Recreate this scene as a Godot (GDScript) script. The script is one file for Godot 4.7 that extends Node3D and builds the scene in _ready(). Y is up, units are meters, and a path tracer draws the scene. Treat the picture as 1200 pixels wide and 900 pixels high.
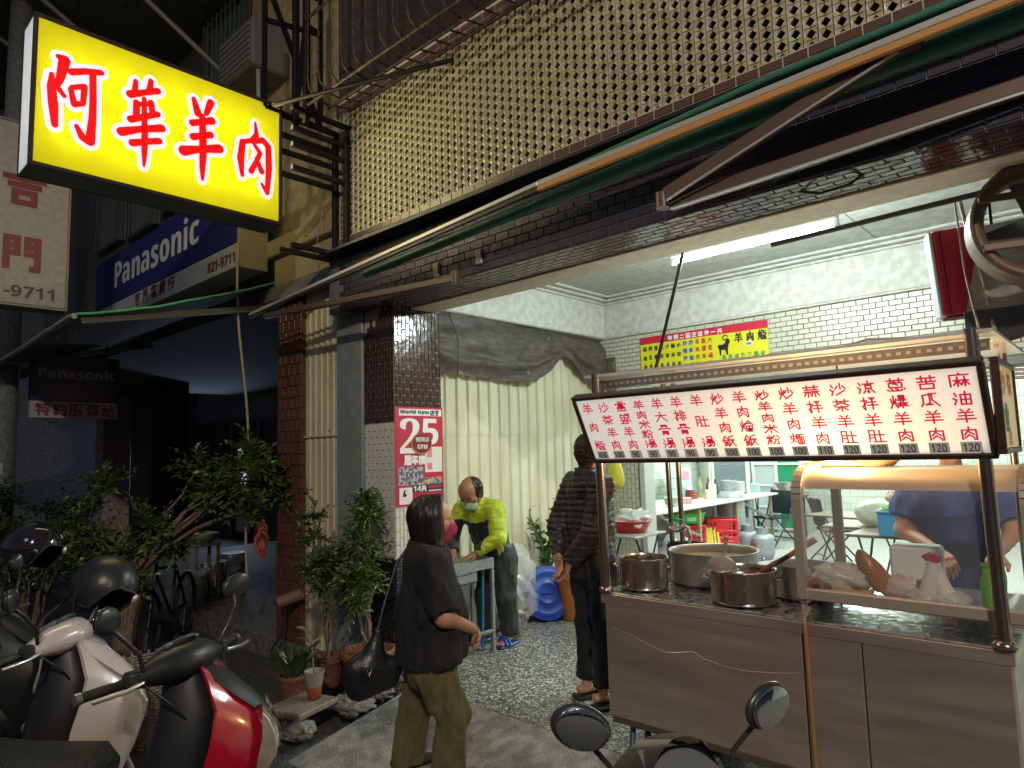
extends Node3D

# ---------------------------------------------------------------- mesh builder
class MB:
	var v := PackedVector3Array()
	var n := PackedVector3Array()
	var c := PackedColorArray()
	var xf := Transform3D.IDENTITY
	var tint := Color(1, 1, 1)
	var tinted := false

	func raw(a: Vector3, b: Vector3, d: Vector3, na: Vector3, nb: Vector3, nd: Vector3) -> void:
		var g := (b - a).cross(d - a)
		if g.dot(na + nb + nd) > 0.0:
			v.append(a); v.append(d); v.append(b)
			n.append(na); n.append(nd); n.append(nb)
		else:
			v.append(a); v.append(b); v.append(d)
			n.append(na); n.append(nb); n.append(nd)
		c.append(tint); c.append(tint); c.append(tint)

	func tri(a: Vector3, b: Vector3, d: Vector3, away := Vector3.INF) -> void:
		a = xf * a; b = xf * b; d = xf * d
		var g := (b - a).cross(d - a)
		if g.length_squared() < 1e-16:
			return
		g = g.normalized()
		if away != Vector3.INF:
			if g.dot((a + b + d) / 3.0 - xf * away) < 0.0:
				g = -g
		else:
			g = -g
		raw(a, b, d, g, g, g)

	func quad(a: Vector3, b: Vector3, d: Vector3, e: Vector3, away := Vector3.INF) -> void:
		tri(a, b, d, away)
		tri(a, d, e, away)

	func box(at: Vector3, size: Vector3, bev := 0.0, turn := Basis.IDENTITY) -> void:
		var h := size * 0.5
		var keep := xf
		xf = xf * Transform3D(turn, at)
		if bev <= 0.0:
			for ax in 3:
				for s in [-1.0, 1.0]:
					var u := Vector3.ZERO; var w := Vector3.ZERO; var o := Vector3.ZERO
					o[ax] = h[ax] * s; u[(ax + 1) % 3] = h[(ax + 1) % 3]; w[(ax + 2) % 3] = h[(ax + 2) % 3]
					quad(o - u - w, o + u - w, o + u + w, o - u + w, Vector3.ZERO)
		else:
			var b := minf(bev, minf(h.x, minf(h.y, h.z)) * 0.9)
			var i := h - Vector3(b, b, b)
			for ax in 3:
				var p := (ax + 1) % 3; var q := (ax + 2) % 3
				for s in [-1.0, 1.0]:
					var o := Vector3.ZERO; var u := Vector3.ZERO; var w := Vector3.ZERO
					o[ax] = h[ax] * s; u[p] = i[p]; w[q] = i[q]
					quad(o - u - w, o + u - w, o + u + w, o - u + w, Vector3.ZERO)
				for s in [-1.0, 1.0]:
					for t in [-1.0, 1.0]:
						var e1 := Vector3.ZERO; e1[p] = h[p] * s; e1[q] = i[q] * t
						var e2 := Vector3.ZERO; e2[p] = i[p] * s; e2[q] = h[q] * t
						var l := Vector3.ZERO; l[ax] = i[ax]
						quad(e1 - l, e1 + l, e2 + l, e2 - l, Vector3.ZERO)
			for sx in [-1.0, 1.0]:
				for sy in [-1.0, 1.0]:
					for sz in [-1.0, 1.0]:
						tri(Vector3(h.x * sx, i.y * sy, i.z * sz), Vector3(i.x * sx, h.y * sy, i.z * sz), Vector3(i.x * sx, i.y * sy, h.z * sz), Vector3.ZERO)
		xf = keep

	func bar(a: Vector3, b: Vector3, w: float, h: float, up := Vector3.UP, bev := 0.0) -> void:
		var z := (b - a).normalized()
		if absf(z.dot(up)) > 0.98:
			up = Vector3.RIGHT
		var x := up.cross(z).normalized()
		box((a + b) * 0.5, Vector3(w, h, a.distance_to(b)), bev, Basis(x, z.cross(x), z))

	func grid(p: Array, closed_u := false, closed_v := false) -> void:
		# p: rows of PackedVector3Array; smooth shaded
		var nr := p.size(); var nc: int = p[0].size()
		var nn := []
		var w := []
		for r in nr: w.append(xf * (p[r] as PackedVector3Array))
		p = w
		for r in nr:
			var row := PackedVector3Array()
			for k in nc:
				var r0 := (r - 1 + nr) % nr if closed_v else maxi(r - 1, 0)
				var r1 := (r + 1) % nr if closed_v else mini(r + 1, nr - 1)
				var k0 := (k - 1 + nc) % nc if closed_u else maxi(k - 1, 0)
				var k1 := (k + 1) % nc if closed_u else mini(k + 1, nc - 1)
				var q: Vector3 = (p[r][k1] - p[r][k0]).cross(p[r1][k] - p[r0][k])
				if q.length_squared() < 1e-18:
					var rr := clampi(r, 1, nr - 2) if nr > 2 else r
					q = (p[rr][k1] - p[rr][k0]).cross(p[mini(rr + 1, nr - 1)][k] - p[maxi(rr - 1, 0)][k])
				row.append(q.normalized())
			nn.append(row)
		for r in (nr if closed_v else nr - 1):
			for k in (nc if closed_u else nc - 1):
				var r1 := (r + 1) % nr; var k1 := (k + 1) % nc
				var a: Vector3 = p[r][k]; var b: Vector3 = p[r][k1]; var d: Vector3 = p[r1][k1]; var e: Vector3 = p[r1][k]
				raw(a, b, d, nn[r][k], nn[r][k1], nn[r1][k1])
				raw(a, d, e, nn[r][k], nn[r1][k1], nn[r1][k])

	func fan(ring: PackedVector3Array, out: Vector3) -> void:
		var m := Vector3.ZERO
		for q in ring: m += q
		m /= ring.size()
		for k in ring.size():
			tri(m, ring[k], ring[(k + 1) % ring.size()], m - out)

	func loft(rings: Array, caps := true) -> void:
		grid(rings, true, false)
		if caps:
			var m0 := Vector3.ZERO; var m1 := Vector3.ZERO
			for q in rings[0]: m0 += q
			for q in rings[1]: m1 += q
			fan(rings[0], (m0 - m1) / rings[0].size())
			m0 = Vector3.ZERO; m1 = Vector3.ZERO
			for q in rings[-1]: m0 += q
			for q in rings[-2]: m1 += q
			fan(rings[-1], (m0 - m1) / rings[0].size())

	func tube(pts: Array, rad, sides := 8, caps := true) -> void:
		var rings := []
		var ref := Vector3.UP
		var d0: Vector3 = (pts[1] - pts[0]).normalized()
		if absf(d0.dot(ref)) > 0.9: ref = Vector3.RIGHT
		var x := ref.cross(d0).normalized()
		for i in pts.size():
			var d: Vector3 = (pts[mini(i + 1, pts.size() - 1)] - pts[maxi(i - 1, 0)]).normalized()
			x = (x - d * x.dot(d)).normalized()
			var y := d.cross(x)
			var r: float = rad[i] if rad is Array else rad
			var ring := PackedVector3Array()
			for s in sides:
				var a := TAU * s / sides
				ring.append(pts[i] + (x * cos(a) + y * sin(a)) * r)
			rings.append(ring)
		loft(rings, caps)

	func lathe(prof: Array, segs := 20, at := Transform3D.IDENTITY, arc := TAU) -> void:
		var keep := xf
		xf = xf * at
		# split the profile at sharp corners (a repeated point) so that edges stay crisp
		var run := []
		for i in prof.size():
			run.append(prof[i])
			if i == prof.size() - 1 or prof[i] == prof[i + 1]:
				if run.size() > 1:
					var rows := []
					for q in run:
						var row := PackedVector3Array()
						for s in (segs if arc >= TAU else segs + 1):
							var a := arc * s / segs
							row.append(Vector3(q.x * cos(a), q.y, q.x * sin(a)))
						rows.append(row)
					grid(rows, arc >= TAU, false)
				run = []
		xf = keep

	func ball(at: Vector3, r: Vector3, turn := Basis.IDENTITY, segs := 16, rows := 10) -> void:
		var prof := []
		for i in rows + 1:
			var a := PI * i / rows
			prof.append(Vector2(maxf(sin(a), 1e-4), -cos(a)))
		lathe(prof, segs, Transform3D(turn * Basis.from_scale(r), at))

	func prism(poly: PackedVector2Array, z0: float, z1: float) -> void:
		var t := Geometry2D.triangulate_polygon(poly)
		for i in range(0, t.size(), 3):
			for z in [z0, z1]:
				var up := Vector3(0, 0, -1e3 if z == z1 else 1e3)
				tri(Vector3(poly[t[i]].x, poly[t[i]].y, z), Vector3(poly[t[i + 1]].x, poly[t[i + 1]].y, z), Vector3(poly[t[i + 2]].x, poly[t[i + 2]].y, z), up)
		var ccw := not Geometry2D.is_polygon_clockwise(poly)
		for k in poly.size():
			var a := poly[k]; var b := poly[(k + 1) % poly.size()]
			var e := (b - a).orthogonal().normalized() * (1.0 if not ccw else -1.0)
			# outward side normal
			var m := (a + b) * 0.5
			if Geometry2D.is_point_in_polygon(m + e * 1e-4, poly): e = -e
			quad(Vector3(a.x, a.y, z0), Vector3(b.x, b.y, z0), Vector3(b.x, b.y, z1), Vector3(a.x, a.y, z1), Vector3(m.x - e.x, m.y - e.y, (z0 + z1) * 0.5))

	func mesh() -> ArrayMesh:
		var m := ArrayMesh.new()
		var arr := []
		arr.resize(Mesh.ARRAY_MAX)
		arr[Mesh.ARRAY_VERTEX] = v
		arr[Mesh.ARRAY_NORMAL] = n
		if tinted: arr[Mesh.ARRAY_COLOR] = c
		m.add_surface_from_arrays(Mesh.PRIMITIVE_TRIANGLES, arr)
		return m

# ---------------------------------------------------------------- naming and placing
var rng := RandomNumberGenerator.new()
var counts := {}

func numbered(parent: Node, called: String) -> String:
	var key := str(parent.get_instance_id()) + called
	var k: int = counts.get(key, 0)
	counts[key] = k + 1
	return called if k == 0 else "%s_%03d" % [called, k]

func part(parent: Node, called: String, b, m: Material, label := "") -> MeshInstance3D:
	var o := MeshInstance3D.new()
	o.mesh = b.mesh() if b is MB else b
	o.material_override = m
	o.name = numbered(parent, called)
	if label: o.set_meta("label", label)
	parent.add_child(o, true)
	return o

func thing(called: String, label: String, category: String, at := Vector3.ZERO, turn := 0.0, group := "") -> Node3D:
	var o := Node3D.new()
	o.name = numbered(self, called)
	add_child(o, true)
	o.position = at; o.rotation.y = turn
	o.set_meta("label", label); o.set_meta("category", category)
	if group: o.set_meta("group", group)
	return o

func solo(called: String, label: String, category: String, b: MB, m: Material, group := "") -> MeshInstance3D:
	var o := part(self, called, b, m, label)
	o.set_meta("category", category)
	if group: o.set_meta("group", group)
	return o

func structure(called: String, b: MB, m: Material) -> MeshInstance3D:
	var o := part(self, called, b, m)
	o.set_meta("kind", "structure")
	return o

func stuff(o: Node) -> void:
	o.set_meta("kind", "stuff")

func copy(o: Node3D, at: Vector3, turn: float, label: String) -> Node3D:
	var d := o.duplicate()
	d.name = numbered(self, str(o.name).get_slice("_00", 0))
	add_child(d, true)
	d.position = at; d.rotation.y = turn
	d.set_meta("label", label)
	return d

# ---------------------------------------------------------------- materials
var mats := {}
var noises := {}

func noise_tex(key: String, kind: int, freq: float, octaves := 4, ramp: Gradient = null, normal := 0.0, size := 512) -> NoiseTexture2D:
	if noises.has(key): return noises[key]
	var f := FastNoiseLite.new()
	f.noise_type = kind as FastNoiseLite.NoiseType
	f.frequency = freq; f.fractal_octaves = octaves; f.seed = hash(key) % 1000
	if kind == FastNoiseLite.TYPE_CELLULAR: f.cellular_return_type = FastNoiseLite.RETURN_CELL_VALUE
	var t := NoiseTexture2D.new()
	t.width = size; t.height = size; t.seamless = true; t.noise = f
	if ramp: t.color_ramp = ramp
	if normal > 0.0: t.as_normal_map = true; t.bump_strength = normal
	noises[key] = t
	return t

func lin(r: float, g: float, b: float) -> Color:
	return Color(r, g, b).linear_to_srgb()

func mat(key: String, col: Color, rough := 0.6, metal := 0.0, opt := {}) -> StandardMaterial3D:
	if mats.has(key): return mats[key]
	var m := StandardMaterial3D.new()
	m.resource_name = key
	m.albedo_color = col.linear_to_srgb()
	m.roughness = rough; m.metallic = metal
	m.cull_mode = BaseMaterial3D.CULL_DISABLED
	if opt.has("glow"):
		m.emission_enabled = true
		m.emission = opt.glow.linear_to_srgb(); m.emission_energy_multiplier = opt.get("power", 1.0)
	if opt.has("back"):
		m.backlight_enabled = true; m.backlight = opt.back.linear_to_srgb()
	if opt.has("coat"):
		m.clearcoat_enabled = true; m.clearcoat = opt.coat; m.clearcoat_roughness = 0.08
	if opt.has("sheen"):
		m.rim_enabled = true; m.rim = opt.sheen
	if opt.has("alpha"):
		m.transparency = BaseMaterial3D.TRANSPARENCY_ALPHA
		m.albedo_color.a = opt.alpha
	if opt.get("vertex", false): m.vertex_color_use_as_albedo = true
	var sc: float = opt.get("scale", 1.0)
	if opt.has("to"):
		# mottled: the texture holds the two colours, coarse by default
		var to: Color = opt.to
		var g := Gradient.new()
		g.offsets = PackedFloat32Array([opt.get("from_at", 0.3), opt.get("to_at", 0.72)])
		g.colors = PackedColorArray([col.linear_to_srgb(), to.linear_to_srgb()])
		m.albedo_color = Color(1, 1, 1, m.albedo_color.a)
		m.albedo_texture = noise_tex("c_" + key, opt.get("kind", FastNoiseLite.TYPE_SIMPLEX), opt.get("freq", 0.012), opt.get("oct", 5), g)
	if opt.has("bump"):
		m.normal_enabled = true
		m.normal_scale = opt.bump
		m.normal_texture = noise_tex("n_" + opt.get("nkind", "fine"), FastNoiseLite.TYPE_SIMPLEX, {"fine": 0.06, "coarse": 0.015, "grain": 0.2}[opt.get("nkind", "fine")], 4, null, 6.0)
	if opt.has("rough_to"):
		var g2 := Gradient.new()
		g2.offsets = PackedFloat32Array([0.3, 0.7])
		g2.colors = PackedColorArray([Color(rough, rough, rough), Color(opt.rough_to, opt.rough_to, opt.rough_to)])
		m.roughness = 1.0
		m.roughness_texture = noise_tex("r_" + key, FastNoiseLite.TYPE_SIMPLEX, opt.get("rfreq", 0.02), 4, g2)
		m.roughness_texture_channel = BaseMaterial3D.TEXTURE_CHANNEL_RED
	if opt.has("to") or opt.has("bump") or opt.has("rough_to"):
		m.uv1_triplanar = true
		m.uv1_world_triplanar = opt.get("world", true)
		m.uv1_scale = Vector3(sc, sc, sc) * opt.get("stretch", Vector3.ONE)
	mats[key] = m
	return m

# ---------------------------------------------------------------- lettering: strokes on a nine by nine grid, read as columns and rows
var PARTS := {
	"fire": "51 55 19/55 99/23 36/83 66", "water": "32 54/15 36/29 56", "moon": "21 26 19/21 81 89 69/34 84/36 86",
	"grass": "15 95/31 39/71 79", "hand": "13 83/51 59 38/27 84", "wood": "14 94/51 59/54 18/54 98", "food": "51 15/51 95/34 75 77 37/35 39 68/36 76/57 89",
	"few": "51 55/33 15/73 95/86 19", "earth": "14 94/51 59/19 99", "half": "31 42/71 62/24 84/16 96/51 59", "show": "22 82/14 94/54 59/35 18/75 98",
	"capital": "51 52/13 93/34 74 76 36 34/56 59 48/37 19/77 99", "hurry": "51 32/22 82 86 26 22/42 64/62 43/18 29/37 39 79 88/57 68/97 98",
	"storm": "31 71 73 33 31/32 72/24 84/16 96/44 46/64 66/46 18/66 98/57 59/47 38/67 78", "ancient": "13 93/51 55/25 85 89 29 25",
	"reason": "23 83 89 29 23/51 59/26 86", "man_wood": "51 14/51 94/25 85/54 59/46 28/66 88", "back": "81 22 26 19/24 84 47 19/44 99",
	"meet": "51 14/51 94/33 73/25 85 87 27 25/55 57/38 78 79 39 38", "wheat": "13 93/51 55/15 95/33 24/73 84/56 18/46 98",
	"face": "11 91/51 33/23 83 89 29 23/43 49/63 69/45 65/47 67", "not": "41 49/61 69/13 43/15 45/17 47/63 93/65 95/67 97", "divide": "41 14/61 94/35 75 79 59/55 29",
	"sun_up": "31 81 84 34 31/33 83/15 95/36 17/36 96 98 79/57 29/77 49", "rice": "14 94/51 59/54 19/54 99/22 33/82 73",
	"vessel": "21 22 82/52 54/14 94 95/14 27 19/36 86 88 36/56 58/19 99/39 38/79 78", "ox": "31 13/13 83/51 59/16 96", "temple": "12 92/51 54/14 94/16 96/75 79 58/36 47",
	"silk": "51 23 63/63 25 75/55 59/27 38/77 68", "ladle": "31 13/23 93 89 69/45 56", "obey": "11 81 83/11 19/35 85 49/45 99",
	"stand": "51 52/13 93/34 46/74 66/18 98", "occupy": "51 55/53 93/25 85 89 29 25", "loom": "31 22 42 23/71 62 82 63/14 94/51 57 99/26 19/36 58/86 58",
}
var GLYPHS := {
	"羊": "31 42/71 62/23 83/25 85/17 97/53 59", "肉": "23 29/23 83 89 79/51 53 36/54 76/56 38/56 78", "大": "14 94/51 54 19/54 99",
	"骨": "32 72/31 34/31 71 74/14 94 95/14 15/36 39/36 76 79 69/37 77/38 78", "瓜": "81 22 27 19/51 57 38 68/61 65 99", "米": "14 94/51 59/54 19/54 99/22 33/82 73",
	"當": "51 53/31 42/71 62/13 93 94/13 14/34 74 75 35 34/26 86 89 29 26/56 59/27 87", "歸": "31 22/22 52 54 24/24 54 56 26/22 26/37 39/37 57/19 59/61 91 93 61/62 92/54 94/66 69/66 96 98/75 79",
	"華": "12 92/31 33/71 73/24 84/15 95/34 36/54 59/74 76/26 86/17 97", "吉": "12 92/51 54/24 84/36 76 79 39 36", "門": "21 29/21 41 45/23 43/25 45/61 65/61 81 89 79/63 83/65 85",
	"電": "21 81/12 92 93/12 13/51 54/33 43/63 73/26 86 88 28 26/27 87/55 59 99 98", "行": "31 13/33 15/24 29/52 92/45 95/75 79 68",
	"每": "31 13/32 92/24 84 79/33 27 87/15 95", "週": "11 22/13 24 26 18/18 99/31 37/31 91 97/43 83/61 65/45 85/56 76", "二": "23 83/18 98",
	"固": "11 91 99 19 11/34 74/52 55/36 76 78 38 36", "定": "51 52/12 92 93/12 13/34 74/54 59/56 86/35 19 99", "店": "51 52/12 92/12 19/53 56/54 84/36 86 89 39 36",
	"休": "31 13/22 29/43 93/61 69/64 46/64 96", "一": "15 95", "天": "22 82/15 95/52 55 19/55 99", "務": "11 41 33/14 44/34 39/43 24/61 52/52 92 58/63 97/56 96 79/76 48",
	"周": "21 26 19/21 91 99 79/33 83/51 55/35 85/47 77 79 49 47", "年": "31 13/22 82/25 85/25 27/17 97/52 59", "慶": "51 52/12 92/12 19/33 83/34 84/43 45/63 65/36 86/47 58/39 58/57 99", "冬": "31 14/32 72 26/43 95/47 58/38 69", "三": "22 82/25 85/19 99", "金": "51 14/51 94/34 74/26 86/54 59/37 48/77 68/19 99", "針": "31 13/31 53/24 44/15 55/34 39/19 59/64 94/81 89", "高": "51 52/12 92/33 73 74 34 33/15 95 99/15 19/37 77 78 38 37", "蛋": "22 82/52 54/25 85 87 27 25/54 59/19 99",
}
# left and right, or top and bottom: [piece, x0, y0, x1, y1] in ninths
var JOINED := {
	"爐": [["fire", 0, 0, 3.6, 9], ["vessel", 3.4, 0, 9, 9]], "沙": [["water", 0, 0, 3.4, 9], ["few", 3, 0, 9, 9]], "茶": [["grass", 0, 0, 9, 3], ["man_wood", 0, 2.4, 9, 9]],
	"粉": [["rice", 0, 0, 4.2, 9], ["divide", 3.8, 0, 9, 9]], "湯": [["water", 0, 0, 3.2, 9], ["sun_up", 2.8, 0, 9, 9]], "排": [["hand", 0, 0, 3.8, 9], ["not", 3.4, 0, 9, 9]],
	"肚": [["moon", 0, 0, 4, 9], ["earth", 3.8, 0, 9, 9]], "炒": [["fire", 0, 0, 4.2, 9], ["few", 3.8, 0, 9, 9]], "飯": [["food", 0, 0, 4.6, 9], ["back", 4.2, 0, 9, 9]],
	"燴": [["fire", 0, 0, 3.8, 9], ["meet", 3.4, 0, 9, 9]], "麵": [["wheat", 0, 0, 4.6, 9], ["face", 4.2, 1, 9, 9]], "蒜": [["grass", 0, 0, 9, 3], ["show", 0, 2.6, 4.8, 9], ["show", 4.2, 2.6, 9, 9]],
	"拌": [["hand", 0, 0, 3.8, 9], ["half", 3.4, 0, 9, 9]], "涼": [["water", 0, 0, 3.2, 9], ["capital", 2.8, 0, 9, 9]], "蔥": [["grass", 0, 0, 9, 3], ["hurry", 0, 2.4, 9, 9]],
	"爆": [["fire", 0, 0, 3.8, 9], ["storm", 3.4, 0, 9, 9]], "苦": [["grass", 0, 0, 9, 3], ["ancient", 0, 2.4, 9, 9]], "油": [["water", 0, 0, 3.2, 9], ["reason", 2.8, 0, 9, 9]],
	"機": [["wood", 0, 0, 3.8, 9], ["loom", 3.4, 0, 9, 9]], "特": [["ox", 0, 0, 4, 9], ["temple", 3.6, 0, 9, 9]], "約": [["silk", 0, 0, 4.6, 9], ["ladle", 4.2, 0, 9, 9]],
	"服": [["moon", 0, 0, 4.2, 9], ["obey", 4.2, 0, 9, 9]], "站": [["stand", 0, 1, 4.4, 9], ["occupy", 4.2, 0, 9, 9]],
}

func strokes_of(ch: String) -> Array:
	var out := []
	if ch == "麻":
		out = strokes_from("51 52/12 92/12 16 19")
		out.append_array(strokes_from(PARTS.wood, Rect2(0.18, 0.28, 0.42, 0.7))); out.append_array(strokes_from(PARTS.wood, Rect2(0.56, 0.28, 0.42, 0.7)))
	elif GLYPHS.has(ch): out = strokes_from(GLYPHS[ch])
	elif JOINED.has(ch):
		for j in JOINED[ch]: out.append_array(strokes_from(PARTS[j[0]], Rect2(j[1] / 9.0, j[2] / 9.0, (j[3] - j[1]) / 9.0, (j[4] - j[2]) / 9.0)))
	return out

func strokes_from(text: String, r := Rect2(0, 0, 1, 1)) -> Array:
	var out := []
	for s in text.split("/"):
		var line := PackedVector2Array()
		for t in s.split(" "):
			line.append(r.position + r.size * Vector2((int(t[0]) - 1) / 8.0, (int(t[1]) - 1) / 8.0))
		out.append(line)
	return out

# writes one character with its centre at c (x right, y up) on the plane z; w is the stroke's width
func write(b: MB, ch: String, c: Vector2, size: Vector2, w: float, z: float) -> void:
	var k := 0
	for line in strokes_of(ch):
		for i in line.size() - 1:
			var p := Vector2(c.x + (line[i].x - 0.5) * size.x, c.y - (line[i].y - 0.5) * size.y)
			var q := Vector2(c.x + (line[i + 1].x - 0.5) * size.x, c.y - (line[i + 1].y - 0.5) * size.y)
			var d := (q - p).normalized()
			if d == Vector2.ZERO: d = Vector2.RIGHT
			p -= d * w * 0.4; q += d * w * 0.4
			var e := d.orthogonal() * w * 0.5
			var zz := z + 0.00012 * (k % 9)
			k += 1
			b.quad(Vector3(p.x + e.x, p.y + e.y, zz), Vector3(q.x + e.x, q.y + e.y, zz), Vector3(q.x - e.x, q.y - e.y, zz), Vector3(p.x - e.x, p.y - e.y, zz), Vector3(c.x, c.y, z - 10))

var fonts := {}
func text_mesh(text: String, height: float, family := "Droid Sans", bold := true, depth := 0.003) -> TextMesh:
	var key := family + str(bold)
	if not fonts.has(key):
		var f := SystemFont.new()
		f.font_names = PackedStringArray([family]); f.font_weight = 700 if bold else 400
		fonts[key] = f
	var t := TextMesh.new()
	t.text = text; t.font = fonts[key]; t.font_size = 64; t.pixel_size = height / 46.0; t.depth = depth; t.curve_step = 1.5
	return t

func label_text(parent: Node, called: String, text: String, height: float, at: Vector3, m: Material, squeeze := 1.0, bold := true, family := "Droid Sans") -> MeshInstance3D:
	var o := part(parent, called, text_mesh(text, height, family, bold), m)
	o.position = at
	o.scale = Vector3(squeeze, 1, 1)
	return o

# ================================================================ the scene
func _ready() -> void:
	rng.seed = 20240
	set_view()
	ground()
	shop_building()
	shop_interior()
	neighbour()
	signs()
	awnings()
	cart()
	cart_goods()
	arcade_things()
	people()
	scooters()
	plants()
	street_things()

func set_view() -> void:
	var cam := Camera3D.new()
	cam.name = "camera"
	cam.keep_aspect = Camera3D.KEEP_HEIGHT
	cam.fov = 59.43
	cam.near = 0.05; cam.far = 200.0
	cam.transform = Transform3D(Basis(Vector3(0.735813, -0.028485, -0.676586), Vector3(0.088088, 0.994652, 0.053923), Vector3(0.671432, -0.099276, 0.734387)).orthonormalized(), Vector3(0, 1.55, 0))
	add_child(cam)
	cam.current = true
	var sky_look := ProceduralSkyMaterial.new()
	sky_look.sky_top_color = Color(0.12, 0.13, 0.17)
	sky_look.sky_horizon_color = Color(0.17, 0.17, 0.2)
	sky_look.ground_bottom_color = Color(0.03, 0.03, 0.04)
	sky_look.ground_horizon_color = Color(0.10, 0.10, 0.14)
	sky_look.sun_angle_max = 1.0
	var sky := Sky.new()
	sky.sky_material = sky_look
	var env := Environment.new()
	env.background_mode = Environment.BG_SKY
	env.sky = sky
	env.background_energy_multiplier = 2.4
	env.tonemap_mode = Environment.TONE_MAPPER_LINEAR
	env.tonemap_exposure = 1.45
	env.sdfgi_enabled = true; env.ssao_enabled = true; env.ssil_enabled = true
	var we := WorldEnvironment.new()
	we.name = "world_environment"
	we.environment = env
	add_child(we)
	# the moon and the glow of the town: faint, soft, from high behind the viewer
	var moon := DirectionalLight3D.new()
	moon.name = "moon"
	moon.light_color = Color(0.86, 0.9, 1.0)
	moon.light_energy = 0.025; moon.light_angular_distance = 12.0
	moon.shadow_enabled = true
	add_child(moon)
	moon.look_at_from_position(Vector3(3, 9, 7), Vector3(-3, 0, -3))

func omni(parent: Node, called: String, at: Vector3, col: Color, energy: float, size := 0.04) -> OmniLight3D:
	var l := OmniLight3D.new()
	l.name = numbered(parent, called)
	l.light_color = col; l.light_energy = energy; l.light_size = size
	l.omni_range = 30.0; l.omni_attenuation = 2.0
	l.shadow_enabled = true
	parent.add_child(l, true)
	l.position = at
	return l

func ground() -> void:
	var b := MB.new()
	b.quad(Vector3(-90, -0.18, -70), Vector3(90, -0.18, -70), Vector3(90, -0.18, 70), Vector3(-90, -0.18, 70), Vector3(0, -50, 0))
	structure("street", b, mat("asphalt", Color(0.05, 0.05, 0.052), 0.8, 0, {"to": Color(0.1, 0.098, 0.094), "freq": 0.05, "scale": 0.5, "bump": 0.8, "nkind": "grain"}))
	# the concrete apron that slopes from the arcade down to the road, cast in three slabs
	b = MB.new()
	var concrete := mat("apron_concrete", Color(0.2, 0.195, 0.185), 0.75, 0, {"to": Color(0.34, 0.33, 0.31), "freq": 0.02, "oct": 6, "scale": 0.6, "bump": 0.5, "nkind": "grain", "rough_to": 0.55})
	var base := structure("apron", slab_of(-3.72, -2.05), concrete)
	for x in [[-2.045, -0.4], [-0.395, 3.0]]:
		var o := part(base, "slab", slab_of(x[0], x[1]), concrete)
		o.set_meta("kind", "structure")
	# terrazzo floor of the arcade
	b = MB.new()
	b.box(Vector3(-0.9, -0.1, -4.6), Vector3(6.9, 0.2, 3.2))
	structure("arcade_floor", b, terrazzo())
	b = MB.new()
	b.box(Vector3(-1.6, -0.1, -9.2), Vector3(7.2, 0.196, 5.98))
	structure("shop_floor", b, mat("shop_floor", Color(0.36, 0.36, 0.35), 0.4, 0, {"to": Color(0.46, 0.45, 0.43), "freq": 0.03}))
	b = MB.new()
	b.box(Vector3(-8.3, -0.12, -5.0), Vector3(7.8, 0.2, 4.0))
	structure("neighbour_arcade_floor", b, mat("old_floor", Color(0.10, 0.095, 0.085), 0.7, 0, {"to": Color(0.2, 0.18, 0.15), "freq": 0.02, "bump": 0.4}))

func slab_of(x0: float, x1: float) -> MB:
	var b := MB.new()
	# rows across the slope, with a slight roll of the trowel
	var rows := []
	for i in 13:
		var t := i / 12.0
		var row := PackedVector3Array()
		for k in 13:
			var x := lerpf(x0, x1, k / 12.0)
			row.append(Vector3(x, -0.002 - 0.182 * pow(t, 0.9) + 0.004 * sin(x * 5.0 + t * 3.0) * sin(t * PI), -3.0 + 0.95 * t))
		rows.append(row)
	b.grid(rows)
	var s0 := PackedVector3Array(); var s1 := PackedVector3Array()
	for x in [x0, x1]:
		for i in 12:
			var p: Vector3 = rows[i][0 if x == x0 else 12]; var q: Vector3 = rows[i + 1][0 if x == x0 else 12]
			b.quad(p, q, Vector3(x, -0.4, q.z), Vector3(x, -0.4, p.z), Vector3((x0 + x1) * 0.5, -0.2, -2.5))
	return b

func terrazzo() -> StandardMaterial3D:
	if mats.has("terrazzo"): return mats.terrazzo
	# marble chips of three tones in grey cement
	var n := 512
	var im := Image.create(n, n, false, Image.FORMAT_RGB8)
	im.fill(Color(0.42, 0.42, 0.41))
	var r := RandomNumberGenerator.new()
	r.seed = 77
	for k in 9000:
		var tone := r.randf()
		var col := Color(0.9, 0.89, 0.86) if tone < 0.5 else (Color(0.1, 0.1, 0.11) if tone < 0.85 else Color(0.5, 0.47, 0.42))
		col = col * r.randf_range(0.82, 1.0)
		col.a = 1.0
		var w := r.randi_range(2, 6); var h := r.randi_range(2, 6)
		var x := r.randi_range(0, n - 7); var y := r.randi_range(0, n - 7)
		im.fill_rect(Rect2i(x, y, w, h), col)
		im.fill_rect(Rect2i(x + w / 3, y - 1 if y > 0 else 0, maxi(w / 2, 1), h + 1), col)
	var m := StandardMaterial3D.new()
	m.resource_name = "terrazzo"
	m.albedo_texture = ImageTexture.create_from_image(im)
	m.albedo_color = Color(0.95, 0.95, 0.93)
	m.roughness = 0.35
	m.uv1_triplanar = true; m.uv1_world_triplanar = true
	m.uv1_scale = Vector3(0.8, 0.8, 0.8)
	mats.terrazzo = m
	return m

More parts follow.
